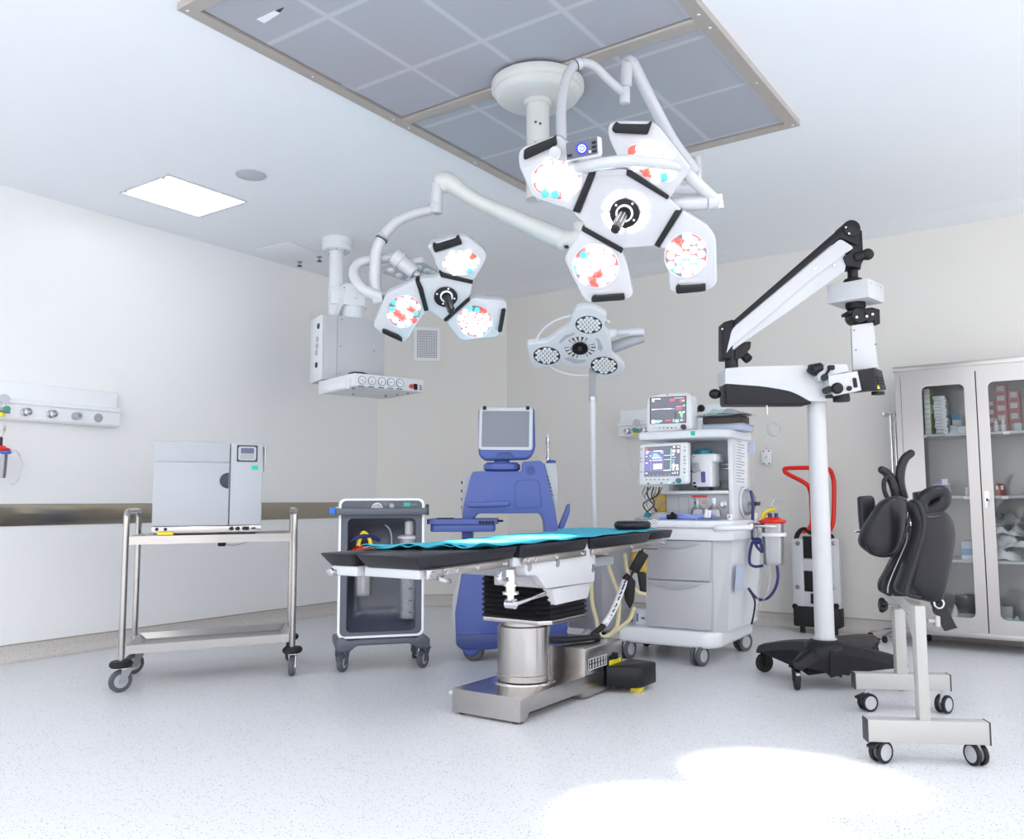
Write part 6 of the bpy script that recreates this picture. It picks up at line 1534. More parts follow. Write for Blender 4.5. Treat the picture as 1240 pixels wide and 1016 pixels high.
for ya, yb in ((676, 693), (716, 738)):
    a, b = C4(971, yb), C4(1004, ya); MB().box(a.x, b.x, .004, .05, a.z + .012, b.z - .012, .006).build('cross_bar', 'white_paint', t)
a, b = C4(982, 731), C4(1003, 720); MB().box(a.x, b.x, -.003, .004, a.z, b.z, .002).build('catch', 'black_plastic', t)
a, b = C4(961.5, 757.5), C4(1017, 737); m = MB(); m.box(a.x, b.x, -.015, .12, max(.012, a.z), b.z, .012); m.build('foot_block', 'black_rubber', t)
for x in (a.x + .05, b.x - .05): MB().cyl((x, .05, 0), (x, .05, .05), .02, seg=12).build('foot', 'black_rubber', t)
m = MB(); m.tube([C4(x, y, .02) for x, y in ((963, 655), (967, 645), (974, 641), (985, 646), (1004, 648), (1009, 655))], .018, 10); m.build('top_hinge', 'black_plastic', t)
hp_ = [(972, 644), (979, 641), (983, 632), (982.5, 610), (981, 594), (975, 585), (954, 574), (950, 569.5), (954, 567), (985, 566.5), (1003, 568), (1009, 580), (1010, 600), (1009, 630), (1006, 640), (1002, 646)]
m = MB(); m.tube([C4(x, y, -.02 if 4 < i < 11 else .02) for i, (x, y) in enumerate(hp_)], .0165, 12, 6); m.build('red_handle', 'red', t)
m = MB(); c = C4(986, 609, .01); m.cyl((c.x, .012, C4(986, 622).z), (c.x, .012, C4(986, 598).z), .011, seg=10); m.build('handle_lock', 'black_plastic', t)

# ------------------------------------------------------------------ drip stand
f = Fr(*at_y(1079, 520, 6.62).xy, 20)
t = fthing(f, 'drip_stand', 'slim chrome drip stand with hooks standing left of the steel cabinet', 'drip stand')
zt_ = f.p(1079, 503).z
MB().cyl((0, 0, .06), (0, 0, zt_), .011, seg=14).build('pole', 'chrome', t)
MB().cyl((.03, 0.02, .06), (.03, .02, zt_ - .05), .009, seg=12).build('second_pole', 'chrome', t)
m = MB()
for k in range(4):
    a = PI / 2 * k + .4; c, s_ = math.cos(a), math.sin(a); m.tube([(0, 0, zt_), (c * .03, s_ * .03, zt_ + .012), (c * .05, s_ * .05, zt_ - .005), (c * .06, s_ * .06, zt_ + .022)], .0045, 8)
m.build('hooks', 'chrome', t)
for k in range(5):
    a = 2 * PI * k / 5 + .3; e = V((math.cos(a) * .2, math.sin(a) * .14, .05)); lg = MB().tube([(0, 0, .09), e * .5 + Z * .05, e], .011, 8).build('leg', 'chrome', t)
    MB().lathe([(0, -.01), (.022, -.01), (.025, 0), (.022, .01), (0, .01)], (e.x, e.y, .025), (1, .4, 0), 16).build('wheel', 'black_rubber', lg)

# ------------------------------------------------------------------ steel cabinet with glazed doors
f = Fr(-1.16, 6.42, 0)
t = fthing(f, 'steel_cabinet', 'tall stainless steel cabinet with two glazed doors standing against the back wall at the right', 'cabinet')
CD = .42
def K(x, y, d=0.0): return f.p(x, y, d)
zt_ = K(1094, 445).z; zb_ = K(1097, 764).z; ua = K(1094, 600).x - .02; us = K(1190, 600).x
us = (K(1183, 450).x + K(1196, 762).x) / 2
ub = us + (us - ua) 
m = MB(); th = .025
m.box(ua, ua + th, .0, CD, zb_, zt_ - .03); m.box(ub - th, ub, .0, CD, zb_, zt_ - .03); m.box(ua + th, ub - th, CD - .02, CD, zb_, zt_ - .03); m.box(ua + th, ub - th, .0, CD - .02, zb_, zb_ + .03)
cs = m.build('carcass', 'steel_inner', t)
MB().box(ua - .002, ua, -.001, CD, zb_, zt_ - .03).build('side_panel', 'steel_cabinet', t)
MB().box(ua, ua + .034, -.002, .002, zb_, zt_ - .03).build('frame_stile', 'steel_cabinet', t)
MB().box(ub - .034, ub, -.002, .002, zb_, zt_ - .03).build('frame_stile', 'steel_cabinet', t)
m = MB(); m.box(ua - .012, ub + .012, -.02, CD, zt_ - .03, zt_ + .005, .003); m.build('top', 'steel_cabinet', t)
MB().box(ua, ub, -.006, .03, zb_ - .012, zb_ + .028, .003).build('bottom_rail', 'steel_cabinet', t)
MB().box(ua + .034, ub - .034, -.018, .0, zt_ - .066, zt_ - .03).build('top_rail', 'steel_cabinet', t)
for uu in (ua + .04, ub - .04):
    for dd in (.04, CD - .05): MB().cyl((uu, dd, 0), (uu, dd, zb_ - .0), .018, seg=14).build('foot', 'dull_chrome', t)
shz = [K(1140, 525.5, .06).z, K(1150, 600.5, .06).z, K(1215, 679.5, .06).z]
for z in shz: MB().box(ua + th + .002, ub - th - .002, .03, CD - .022, z - .018, z, .002).build('shelf', 'light_grey', t)
wz1, wz0 = K(1142, 466.5, -.02).z, K(1170, 748, -.02).z
dz0, dz1 = zb_ + .025, zt_ - .065
doors = []
for k, (da, db) in enumerate(((ua + .038, us - .0035), (us + .0035, ub - .038))):
    wa, wb = (K(1120, 560, -.02).x - .0, K(1172, 560, -.02).x) if k == 0 else (us + (us - K(1172, 560, -.02).x), us + (us - K(1120, 560, -.02).x))
    m = MB(); out = rrect(da, db, dz0, dz1, .002, 6); inn = rrect(wa, wb, wz0, wz1, .035, 6)
    m.ring([(x, -.02, z) for x, z in out], [(x, -.02, z) for x, z in inn], (0, .02, 0)); d_ = m.build('door', 'steel_cabinet', t, smooth=20)
    MB().prism([(x, -.011, z) for x, z in rrect(wa - .006, wb + .006, wz0 - .006, wz1 + .006, .04, 6)], (0, .003, 0)).build('glass_pane', 'clear_glass', d_)
    doors.append(d_)
p = K(1195, 605, -.02); m = MB(); m.prism([(x, -.02, z) for x, z in rrect(p.x - .011, p.x + .015, p.z - .055, p.z + .055, .01)], (0, -.005, 0)); m.lathe([(0, 0), (.017, 0), (.015, .012), (0, .013)], (p.x + .002, -.025, p.z), (0, -1, 0), 18); m.m(1).ell((p.x + .002, -.039, p.z - .0), (.006, .003, .012), None, 10, 8); m.build('lock_handle', ['chrome', 'dark_grey'], doors[1])
MB().box(us - .0025, us + .0025, -.008, .002, dz0, dz1).build('door_gap', 'black_rubber', t)
MB().box(ua + .034, ua + .037, -.012, .002, dz0, dz1).build('door_gap', 'black_rubber', t)
MB().box(ua + .034, ub - .034, -.012, .001, dz1 - .0, dz1 + .003).build('door_gap', 'black_rubber', t)
tagm = MB()
for x, z in ((1171, shz[1]), (1223, shz[0]), (1217, shz[1]), (1122, shz[0])):
    p = K(x, 600, .03); tagm = MB().box(p.x - .018, p.x + .018, .0275, .03, z - .022, z - .004); tagm.build('shelf_label', 'paper', t)
# contents: every pack is a thing
def pack(name, label, cat, group, x0, x1, z0, h, m_, d0=.10, dep=.16, extra=None, base=None):
    o = thing(name, label, cat, f.o + f.u * ((x0 + x1) / 2) + f.d * (d0 + dep / 2) + Z * z0, f.yaw, group)
    w = (x1 - x0) / 2
    MB().box(-w, w, -dep / 2, dep / 2, 0, h, min(.002, h * .2)).build('carton', m_, o)
    if extra: extra(o, w, dep, h)
    return o
ORD = ['first', 'second', 'third', 'fourth', 'fifth', 'sixth', 'seventh', 'eighth', 'ninth', 'tenth', 'eleventh', 'twelfth', 'thirteenth']
def lime_strip(o, w, dp, h):
    MB().box(-w, w, -dp / 2 - .001, -dp / 2, .0005, .006).build('lime_edge', 'carton_lime', o); MB().box(w, w + .001, -dp / 2, dp / 2, .002, h - .002).build('lime_side', 'carton_lime', o)
def grey_label(o, w, dp, h): MB().box(-w * .62, w * .62, -dp / 2 - .001, -dp / 2, h * .24, h * .76).build('printed_label', 'paper_print', o)
z0, zt9 = shz[0], K(1121, 471, .10).z; n = 9; h = (zt9 - z0) / n
xa, xb = K(1119.5, 500, .10).x, K(1126.5, 500, .10).x
for k in range(n): pack('suture_box', 'suture box with lime edges in the stack left in the cabinet, %s from the bottom' % ORD[k], 'box', 'lime edged suture boxes', xa, xb, z0 + .0005 + k * h, h - .001, 'carton_white', extra=lime_strip)
xa, xb = K(1130.5, 500, .10).x, K(1145.5, 500, .10).x; zt9 = K(1137, 479.5, .10).z; n = 12; h = (zt9 - z0) / n
for k in range(n):
    j = .004 * math.sin(k * 2.1); pack('lens_carton', 'flat white carton in the wide stack behind the left cabinet door, %s from the bottom' % ORD[k], 'carton', 'flat white cartons', xa + j + .008 * (1 - k / n), xb + j + .006 * (1 - k / n), z0 + .0005 + k * h, h - .001, 'carton_white', extra=lambda o, w, dp, hh: MB().box(-w * .9, w * .3, -dp / 2 - .001, -dp / 2, hh * .3, hh * .6).build('print', 'paper_print', o))
a, b = K(1150, 521.5, .08), K(1160, 515, .08); pack('grey_carton', 'low grey printed carton on the top shelf of the cabinet beside the white stack', 'carton', None, a.x, b.x, shz[0] + .0005, b.z - shz[0], 'light_grey', .08, .1)
a, b = K(1160.5, 521.5, .08), K(1170, 516, .08); pack('small_white_carton', 'small white carton on the top shelf of the cabinet below the blue-topped carton', 'carton', None, a.x, b.x, shz[0] + .0005, b.z - shz[0], 'paper', .08, .1)
a, b = K(1153.5, 514, .22), K(1164.5, 501.5, .22)
pack('blue_topped_carton', 'white carton with a blue top stripe at the back of the cabinet top shelf', 'carton', None, a.x, b.x, shz[0] + .0005, b.z - shz[0], 'carton_white', .20, .14, lambda o, w, dp, h: MB().box(-w, w, -dp / 2 - .001, -dp / 2, h * .72, h).build('blue_stripe', 'carton_blue', o))
# red packs in three columns
cols = ((1197, 1204.5, 4, 484), (1205.5, 1220, 5, 465), (1221.5, 1235.5, 4, 472))
nm = ('left', 'middle', 'right')
for c, (x0, x1, n, yt) in enumerate(cols):
    xa, xb = K(x0, 500, .16).x, K(x1, 500, .16).x; zt9 = K(x0, yt, .16).z; h = (zt9 - shz[0]) / n
    for k in range(n): pack('red_pack', 'red pack with grey label, %s column right in the cabinet, %s from the bottom' % (nm[c], ORD[k]), 'pack', 'red packs with grey labels', xa, xb, shz[0] + .0005 + k * h, h - .001, 'red_pack', .16, .16, grey_label)
a, b = K(1228, 518, .08), K(1237, 512, .08); pack('grey_lens_box', 'grey labelled box before the right column of red packs', 'box', None, a.x, b.x, shz[0] + .0005, b.z - shz[0], 'paper_print', .07, .08)
for i, (x, yt) in enumerate(((1206, 506.5), (1215, 505.5))):
    p = K(x, 518, .07); hh = K(x, yt, .07).z - shz[0]
    o = thing('dropper_bottle', ['white dropper bottle before the red packs, left of the pair', 'white dropper bottle before the red packs, right of the pair'][i], 'bottle', f.o + f.u * p.x + f.d * .08 + Z * (shz[0] + .0005), 0, 'dropper bottles')
    MB().lathe([(0, 0), (.016, 0), (.017, .003), (.017, hh * .5), (.012, hh * .58), (0, hh * .6)], (0, 0, 0), Z, 18).build('bottle', 'white_gloss', o); MB().lathe([(0, hh * .55), (.011, hh * .55), (.011, hh * .78), (.005, hh * .82), (.004, hh), (0, hh)], (0, 0, 0), Z, 14).build('cap', 'white_plastic', o)
# middle shelf
xs = (1131, 1137.5, 1144, 1150.5)
for k in range(3): a, b = K(xs[k], 598, .10), K(xs[k + 1] - .4, 586.5, .10); pack('violet_carton', 'white carton with violet top on the middle cabinet shelf, %s' % ('left one', 'middle one', 'right one')[k], 'carton', 'violet topped cartons', a.x, b.x, shz[1] + .0005, b.z - shz[1], 'carton_white', .10, .06, lambda o, w, dp, h: MB().box(-w, w, -dp / 2 - .001, -dp / 2, h * .45, h * .95).build('violet_band', 'carton_lilac', o))
zz = K(1140, 586.5, .10).z
a, b = K(1134, 586, .1), K(1140, 580.5, .1); pack('violet_carton', 'small violet carton lying on top of the violet-topped cartons', 'carton', 'violet topped cartons', a.x, b.x, zz + .0005, b.z - a.z, 'carton_lilac', .10, .06)
a, b = K(1140.5, 586, .1), K(1147.5, 579.5, .1); pack('violet_carton', 'small pale carton lying on top of the violet-topped cartons', 'carton', 'violet topped cartons', a.x, b.x, zz + .0005, b.z - a.z, 'carton_white', .10, .06)
a, b = K(1169, 598, .1), K(1173, 590, .1); pack('paper_sleeve', 'small white sleeve standing at the right end of the middle cabinet shelf', 'sleeve', None, a.x, b.x, shz[1] + .0005, b.z - shz[1], 'paper', .10, .03)
for i, (x0, x1) in enumerate(((1204.5, 1210), (1210.5, 1216.5))):
    a, b = K(x0, 598, .10), K(x1, 586, .10); pack('red_carton', 'small dark red carton on the middle shelf behind the right door, ' + ('left of two', 'right of two')[i], 'carton', 'dark red cartons', a.x, b.x, shz[1] + .0005, b.z - shz[1], 'red_pack', .10, .05, lambda o, w, dp, h: MB().box(-w * .5, w * .5, -dp / 2 - .001, -dp / 2, h * .5, h * .85).build('print', 'paper', o))
# lower compartments
a, b = K(1163, 664, .1), K(1177, 652, .1); zl = zb_ + .03
def sack(name, label, cat, x, d, z, su, sd, h, m_, sd_, group=None):
    o = thing(name, label, cat, f.o + f.u * x + f.d * d + Z * z, f.yaw, group); crumple(MB(), (0, 0, 0), su, sd, h, sd_).build('wrap', m_, o, smooth=60); return o
pack('blue_pack', 'blue and white pack standing on the lower cabinet shelf behind the left door', 'pack', None, K(1164, 660, .1).x, K(1178, 660, .1).x, shz[2] + .0005, .07, 'carton_blue', .10, .12, lambda o, w, dp, h: MB().box(-w, w, -dp / 2 - .001, -dp / 2, 0, h * .4).build('white_band', 'paper', o))
pack('lilac_pack', 'pale lilac flat pack lying on the blue pack behind the left cabinet door', 'pack', None, K(1164, 655, .1).x, K(1177, 655, .1).x, shz[2] + .072, .05, 'pale_blue', .10, .12)
for k, (x, d, z, su, sd, h, mm, lb) in enumerate(((1215, .14, shz[2] + .001, .10, .10, .09, 'bag_white', 'crumpled white plastic pouch at the bottom of the heap behind the right door'), (1225, .18, shz[2] + .075, .12, .10, .10, 'bag_white', 'crumpled white plastic pouch in the middle of the heap behind the right door'), (1218, .22, shz[2] + .16, .12, .09, .09, 'bag_white', 'crumpled white plastic pouch near the top of the heap behind the right door'), (1215, .26, shz[2] + .23, .12, .08, .09, 'bag_grey', 'crumpled grey plastic pouch on top of the heap behind the right door'))):
    sack('plastic_pouch', lb, 'pouch', K(x, 660, d).x, d, z, su, sd, h, mm, 40 + k, 'plastic pouches in the cabinet')
pack('grey_box', 'dark grey box on the cabinet bottom behind the right door', 'box', None, K(1212, 730, .2).x, K(1226, 730, .2).x, zl + .001, .15, 'mid_grey', .20, .14)
sack('teal_pouch', 'pale teal plastic pouch on the cabinet bottom behind the right door', 'pouch', K(1226, 745, .1).x, .10, zl + .001, .11, .07, .10, 'bag_teal', 71)
pack('dark_pack', 'dark grey pack on the cabinet bottom behind the left door', 'pack', None, K(1156, 730, .14).x, K(1182, 730, .14).x, zl + .10, .11, 'dark_grey', .16, .14)
pack('pale_pack', 'grey flat pack under the dark grey pack behind the left cabinet door', 'pack', None, K(1155, 730, .14).x, K(1184, 730, .14).x, zl + .001, .095, 'mid_grey', .14, .16)
sack('clear_pouch', 'crumpled pale pouch on the cabinet bottom beside the dark packs', 'pouch', K(1146, 740, .1).x, .10, zl + .001, .09, .07, .16, 'bag_white', 77)
# ------------------------------------------------------------------ accessory stand with black cushions
f = Fr(-.782, 3.567, 28)
t = fthing(f, 'accessory_stand', 'pale grey two-footed rolling stand at the right holding the black cushions', 'stand')
def S_(x, y, d=0.0): return f.p(x, y, d)
DF = .82
def foot(d, px0, px1, yt, yb, cx, post_px, post_top):
    a, b = S_(px0, yb, d), S_(px1, yt, d)
    m = MB(); m.box(a.x, b.x, d - .03, d + .03, a.z, b.z, .004); m.build('foot_beam', 'stand_grey', t)
    for xx in (a.x, b.x): MB().box(xx - .003, xx + .003, d - .031, d + .031, a.z - .001, b.z + .001, .001).build('end_cap', 'dark_grey', t)
    p0, p1 = S_(post_px[0], yt, d), S_(post_px[1], yt, d); zt = S_(post_px[0], post_top, d).z
    MB().box(p0.x, p1.x, d - .025, d + .025, b.z - .005, zt, .003).build('post', 'stand_grey', t)
    return a, b, p0, p1, zt
A = foot(0, 1048.5, 1194.5, 873, 896, 0, (1111.5, 1124.5), 733)
B = foot(DF, 1034, 1148, 816, 833, 0, (1084.5, 1097.5), 737)
for (x, d, fa) in ((1066, 0, 35), (1181, 0, 110), (1050, DF, 20), (1142, DF, 40)):
    q = S_(x, 893 if d == 0 else 832, d)
    caster(t, (q.x, d, 0), .042, .046, fa, 'white_plastic', 'black_plastic', 'hub_grey', q.z - .0, lead=.0, twin=True, hubr=.74, brake='black_plastic' if x in (1066, 1050) else None)
# top beam joining the two posts, gusset, knob, peg
zt = A[4]
m = MB(); xm0, xm1 = (A[2].x + A[3].x) / 2, (B[2].x + B[3].x) / 2
m.hexa([(xm1 - .03, DF + .03, zt - .055), (xm1 - .03, DF + .03, zt), (xm0 - .022, .0, zt - .055), (xm0 - .022, .0, zt - .001), (xm1 + .03, DF + .03, zt - .055), (xm1 + .03, DF + .03, zt), (xm0 + .022, .0, zt - .055), (xm0 + .022, .0, zt - .001)], .004)
m.build('top_beam', 'stand_grey', t)
m = MB(); m.prism([(xm0 - .004, .02, zt - .05), (xm0 - .004, .14, zt - .05), (xm0 - .004, .02, zt - .20)], (.012, 0, 0), .001); m.build('gusset', 'stand_grey', t)
k = S_(1066, 733, DF); m = MB(); m.cyl((k.x + .02, DF, k.z), (xm1 - .02, DF, k.z), .008, seg=10)
kb = t
m.build('knob_stem', 'dull_chrome', t)
m = MB()
for q in range(5):
    a = 2 * PI * q / 5; m.ell((k.x + .01, DF + .022 * math.cos(a), k.z + .022 * math.sin(a)), (.016, .015, .015), None, 10, 8)
m.cyl((k.x - .006, DF, k.z), (k.x + .03, DF, k.z), .02, seg=14); m.build('star_knob', 'black_plastic', t)
p0, p1 = S_(1124, 752, .0), S_(1133, 752, .0); m = MB(); m.cyl((p0.x - .0, .0, p0.z), (p1.x, .0, p1.z), .007, seg=10); m.box(p1.x - .004, p1.x + .012, -.018, .018, p1.z - .02, p1.z + .02, .003); m.build('side_peg', 'stand_grey', t)
# dark carrier frame rising from the beam, steel joint block
dc = .36
m = MB(); a, b = S_(1084, 726, dc), S_(1096, 640, dc); m.box(a.x + .005, b.x - .005, dc - .015, dc + .015, zt - .0, S_(1090, 606, dc).z, .006); m.build('mast', 'black_plastic', t)
m = MB(); c = S_(1106, 640, dc); m.box(c.x - .025, c.x + .03, dc - .03, dc + .03, c.z - .05, c.z + .03, .006); m.cyl((c.x, dc - .05, c.z + .01), (c.x, dc + .05, c.z + .01), .014, seg=14); m.build('joint_block', 'dull_chrome', t)
m = MB(); m.tube([S_(1076, 606, dc), S_(1071, 594, dc), S_(1071, 582, dc), S_(1077, 578, dc), S_(1082, 592, dc)], .010, 8); m.build('cable_loop', 'black_rubber', t)
m = MB(); m.cyl(S_(1035, 644, dc), S_(1052, 643.5, dc), .006, seg=10); m.build('steel_pin', 'chrome', t)

def cushion(name, label, outline, d, th, bev, lean=None, rnd=.03, mname='black_pad', curve=0.0, cat='cushion'):
    """padded shell traced as an outline, rounded over on both faces; lean shears depth across the outline"""
    o = fthing(f, name, label, cat)
    L = round3([S_(x, y, d) for x, y in outline], rnd, 6)
    cx = sum(p.x for p in L) / len(L); cz = sum(p.z for p in L) / len(L)
    m = MB(); rows = []; n = len(L)
    mx = max(abs(p.x - cx) for p in L); mz = max(abs(p.z - cz) for p in L)
    def pt(p, s_, dd):
        x, z = cx + (p.x - cx) * s_, cz + (p.z - cz) * s_
        sh = (lean[0] * (x - cx) + lean[1] * (z - cz)) if lean else 0
        bulge = curve * ((p.x - cx) * s_ / mx) ** 2
        return V((x, d + dd + sh + bulge, z))
    prof = [(.0, -.004), (.4, -.0035), (.7, -.002), (.84, .001), (.91, .006), (.96, .014), (.99, .026), (1.0, .04), (1.0, .062), (.985, .076), (.94, .085), (.8, .088), (.4, .09), (.0, .09)]
    sc_ = th / .10
    bm = m.bm; prev = None
    for s_, dd in prof:
        if s_ == 0: row = [bm.verts.new(pt(L[0], 0, dd * sc_))]
        else: row = [bm.verts.new(pt(p, s_, dd * sc_)) for p in L]
        if prev:
            for i in range(n):
                j = (i + 1) % n
                if len(prev) == 1: bm.faces.new((prev[0], row[j], row[i]))
                elif len(row) == 1: bm.faces.new((prev[i], prev[j], row[0]))
                else: bm.faces.new((prev[i], prev[j], row[j], row[i]))
        prev = row
    bmesh.ops.recalc_face_normals(bm, faces=bm.faces)
    m.build('pad', mname, o, smooth=60)
    return o
# the two large leg shells
o = cushion('leg_shell', 'rounded black leg support cushion, the smaller left one on the rolling stand', [(1046, 662), (1050, 640), (1070, 605), (1090, 599), (1107, 604), (1102, 634), (1093, 660), (1084, 673), (1062, 674)], .20, .08, .03, None, .045, curve=.05)
MB().tube([S_(x, y, .24) for x, y in ((1049, 660), (1054, 669), (1068, 673), (1081, 671), (1089, 662), (1094, 650), (1100, 630), (1104, 612))], .007, 8).build('piping', 'black_vinyl', o)
o = cushion('leg_shell', 'large black leg support cushion, the tall right one on the rolling stand', [(1107, 606), (1113, 604), (1119, 610), (1120, 621), (1130, 622), (1142, 620), (1152, 620), (1160, 626), (1165, 638), (1166, 650), (1163, 668), (1154, 700), (1148, 722), (1143, 731), (1134, 732), (1113, 726), (1094, 720), (1093, 712), (1101, 685), (1111, 650), (1112, 630), (1106, 615)], .02, .09, .03, None, .025, curve=.05)
MB().tube([S_(x, y, .0) for x, y in ((1110, 607), (1116, 618), (1119, 632), (1117, 650), (1107, 684), (1098, 714), (1100, 720), (1115, 724))], .009, 8).build('edge_roll', 'black_vinyl', o)
MB().strap([S_(x, y, .05) for x, y in ((1134, 728), (1141, 742), (1150, 760), (1153, 762))], .05, .004, X + Z * .3).build('strap', 'black_rubber', o)
m = MB(); c = S_(1137, 731, .04); m.torus(c, Y, .018, .004, 18, 6); m.build('buckle', 'dull_chrome', o)
# ring shaped pad behind
o = fthing(f, 'arm_ring', 'black padded loop cushion behind the tall right leg cushion on the rolling stand', 'cushion')
L = [S_(x, y, .30) for x, y in ((1116, 612), (1120, 603), (1130, 597), (1140, 596), (1143, 602), (1140, 610), (1130, 617), (1120, 620))]
MB().tube(L, .030, 14, 8, True).build('pad', 'black_pad', o)
MB().tube([S_(1117, 615, .30), S_(1110, 628, .33), S_(1106, 640, .36)], .014, 10).build('arm', 'black_plastic', o)
# two curved horn pads at the top
for lb, pts in (('black curved pad rising at the top of the rolling stand, right taller one', ((1095, 604), (1090, 585), (1091, 567), (1096, 555), (1103, 549))), ('black curved pad at the top of the rolling stand, left shorter one', ((1085, 606), (1084, 594), (1080, 582), (1074, 573), (1068, 569)))):
    o = fthing(f, 'curved_pad', lb, 'pad')
    q = .40; m = MB(); m.tube([S_(x, y, q) for x, y in pts], [.018, .020, .020, .019, .017], 14); e = S_(*pts[-1], q); m.ell(e, (.017, .017, .017)); m.build('pad', 'black_vinyl', o)
    m = MB(); a = S_(*pts[0], q); m.cyl(a + V((0, 0, -.06)), a, .012, seg=10); m.build('stem', 'dull_chrome', o)
# flat rest on the left, small block behind, hanging straps
o = cushion('flat_rest', 'flat narrow black rest at the far left of the rolling stand', [(1040.5, 603), (1042, 601), (1057, 600), (1060, 603), (1062, 622), (1058, 640), (1050, 648), (1045, 655), (1042, 630)], .40, .05, .02, None, .012)
MB().cyl(S_(1052, 640, .45), S_(1088, 642, .40), .010, seg=10).build('support_rod', 'dull_chrome', o)
o = cushion('small_block', 'small square black pad behind the black padded loop on the rolling stand', [(1109, 596), (1122, 594), (1124, 606), (1110, 608)], .46, .06, .02, None, .006)
MB().cyl(S_(1112, 606, .49), S_(1102, 640, .40), .010, seg=10).build('support_rod', 'dull_chrome', o)
o = cushion('back_shell', 'long narrow black folded cushion hanging between the two leg cushions', [(1098, 640), (1106, 636), (1107, 650), (1096, 690), (1086, 718), (1080, 724), (1066, 716), (1066, 706), (1074, 692), (1086, 668), (1092, 655)], .30, .06, .02, None, .012)
MB().tube([S_(x, y, .26) for x, y in ((1099, 645), (1096, 660), (1083, 690), (1076, 708), (1075, 718))], .0025, 8).build('seam', 'mid_grey', o)
MB().strap([S_(x, y, .33) for x, y in ((1086, 670), (1088, 695), (1090, 722))], .05, .006, X).build('strap', 'black_rubber', o)

# ------------------------------------------------------------------ ceiling supply pendant
pm = at_z(408, 290, ZC); 
t = thing('ceiling_supply_pendant', 'white ceiling supply pendant with gauge tray on a column near the far corner', 'ceiling pendant', tuple(pm))
D = 6.35
colb = at_depth(408, 378, 6.45)
m = MB(); m.lathe([(0, ZC), (.115, ZC), (.115, ZC - .05), (.108, ZC - .054), (.108, ZC - .062), (.112, ZC - .066), (.112, ZC - .09), (.10, ZC - .098), (0, ZC - .098)], (pm.x, pm.y, 0), Z, 36); mt_ = m.build('ceiling_mount', 'machine_white', t, world=True)
k = MB()
for q in range(8):
    a = 2 * PI * q / 8; k.cyl((pm.x + .092 * math.cos(a), pm.y + .092 * math.sin(a), ZC - .099), (pm.x + .092 * math.cos(a), pm.y + .092 * math.sin(a), ZC - .105), .007, seg=8)
k.build('bolt', 'dull_chrome', mt_, world=True)
fp = Fr(*at_depth(392, 464, D).xy, 66)          # nearest edge of the body
def E_(x, y, d=0.0): q = fp.p(x, y, d); return fp.o + fp.u * q.x + fp.d * q.y + Z * q.z
zt, zb = fp.p(392, 380).z, fp.p(392, 459).z
MB().cyl((pm.x, pm.y, zt - .02), (pm.x, pm.y, ZC - .095), .055, seg=32).build('column', 'machine_white', t, world=True)
def FB(mb, u0, u1, d0, d1, z0, z1, bev=0.0):
    c = [fp.o + fp.u * u + fp.d * d + Z * z for u in (u0, u1) for d in (d0, d1) for z in (z0, z1)]; return mb.hexa(c, bev)
uR = fp.p(466, 420).x; dep = .30
m = FB(MB(), 0, uR, 0, dep, zb, zt, .006); m.build('body', 'soft_grey', t, world=True)
sl = fp.side(379, 420, 0)
m = FB(MB(), -.012, .0, .03, dep - .0, zb - .0, zt, .003); oul = m.build('outlet_panel', 'machine_white', t, world=True)
k = MB()
for q, (x, y) in enumerate(((386, 395), (384.5, 411), (384, 419), (383.5, 427), (383.5, 442))):
    c = fp.side(x, y, -.012); w_ = fp.o + fp.u * c.x + fp.d * min(max(c.y, .07), dep - .07) + Z * c.z; k.m(1 if q in (0, 4) else 0); k.lathe([(0, 0), (.022, 0), (.02, .008), (.008, .010), (0, .008)], w_, -fp.u, 18)
k.build('gas_outlet', ['light_grey', 'dark_grey'], oul, world=True)
k = MB()
for x, y in ((414, 387), (412.5, 419.5), (453, 425), (410.5, 452.5)): p = E_(x, y); k.cyl(p, p - fp.d * .005, .008, seg=8)
k.build('screw', 'mid_grey', t, world=True)
us_ = fp.p(408, 420).x; m = FB(MB(), us_ - .002, us_ + .002, -.002, .003, zb + .003, zt - .003); m.build('panel_seam', 'mid_grey', t, world=True)
# rotating head on top of the body
a, b = fp.p(416, 381, .03), fp.p(445, 347, .03); z1, z2 = fp.p(430, 371, .05).z, fp.p(430, 346, .05).z
m = FB(MB(), a.x + .0, b.x - .02, .02, .24, z1, z2, .006); hd_ = m.build('rotating_head', 'machine_white', t, world=True)
m = MB(); m.prism([fp.o + fp.u * u + fp.d * .03 + Z * z for u, z in ((a.x + .0, z1), (a.x + .0, z2 - .01), (a.x - .05, zt))], fp.d * .2, .003); m.build('head_flank', 'machine_white', t, world=True)
m = FB(MB(), (a.x + b.x) / 2 - .03, (a.x + b.x) / 2 + .0, .008, .02, z1 + .05, z2 - .02, .004); m.build('head_grip', 'machine_white', hd_, world=True)
c = fp.o + fp.u * ((a.x + b.x) / 2) + fp.d * .13
MB().cyl(V((c.x, c.y, zt)), V((c.x, c.y, z1)), .11, seg=30).build('swivel_base', 'machine_white', t, world=True)
m = MB(); m.obox((V((c.x, c.y, 0)) + V((pm.x, pm.y, 0))) / 2 + Z * ((z1 + z2) / 2), ((V((c.x - pm.x, c.y - pm.y, 0))), V((-(c.y - pm.y), c.x - pm.x, 0)), Z), (V((c.x - pm.x, c.y - pm.y, 0)).length / 2 + .05, .07, (z2 - z1) / 2 - .01), .006); m.build('link_arm', 'machine_white', t, world=True)
k = MB()
for x, y in ((416.5, 348), (443, 353), (414.5, 372), (443, 374)): p = E_(x, y, .02); k.cyl(p, p - fp.d * .005, .007, seg=8)
k.build('screw', 'mid_grey', hd_, world=True)
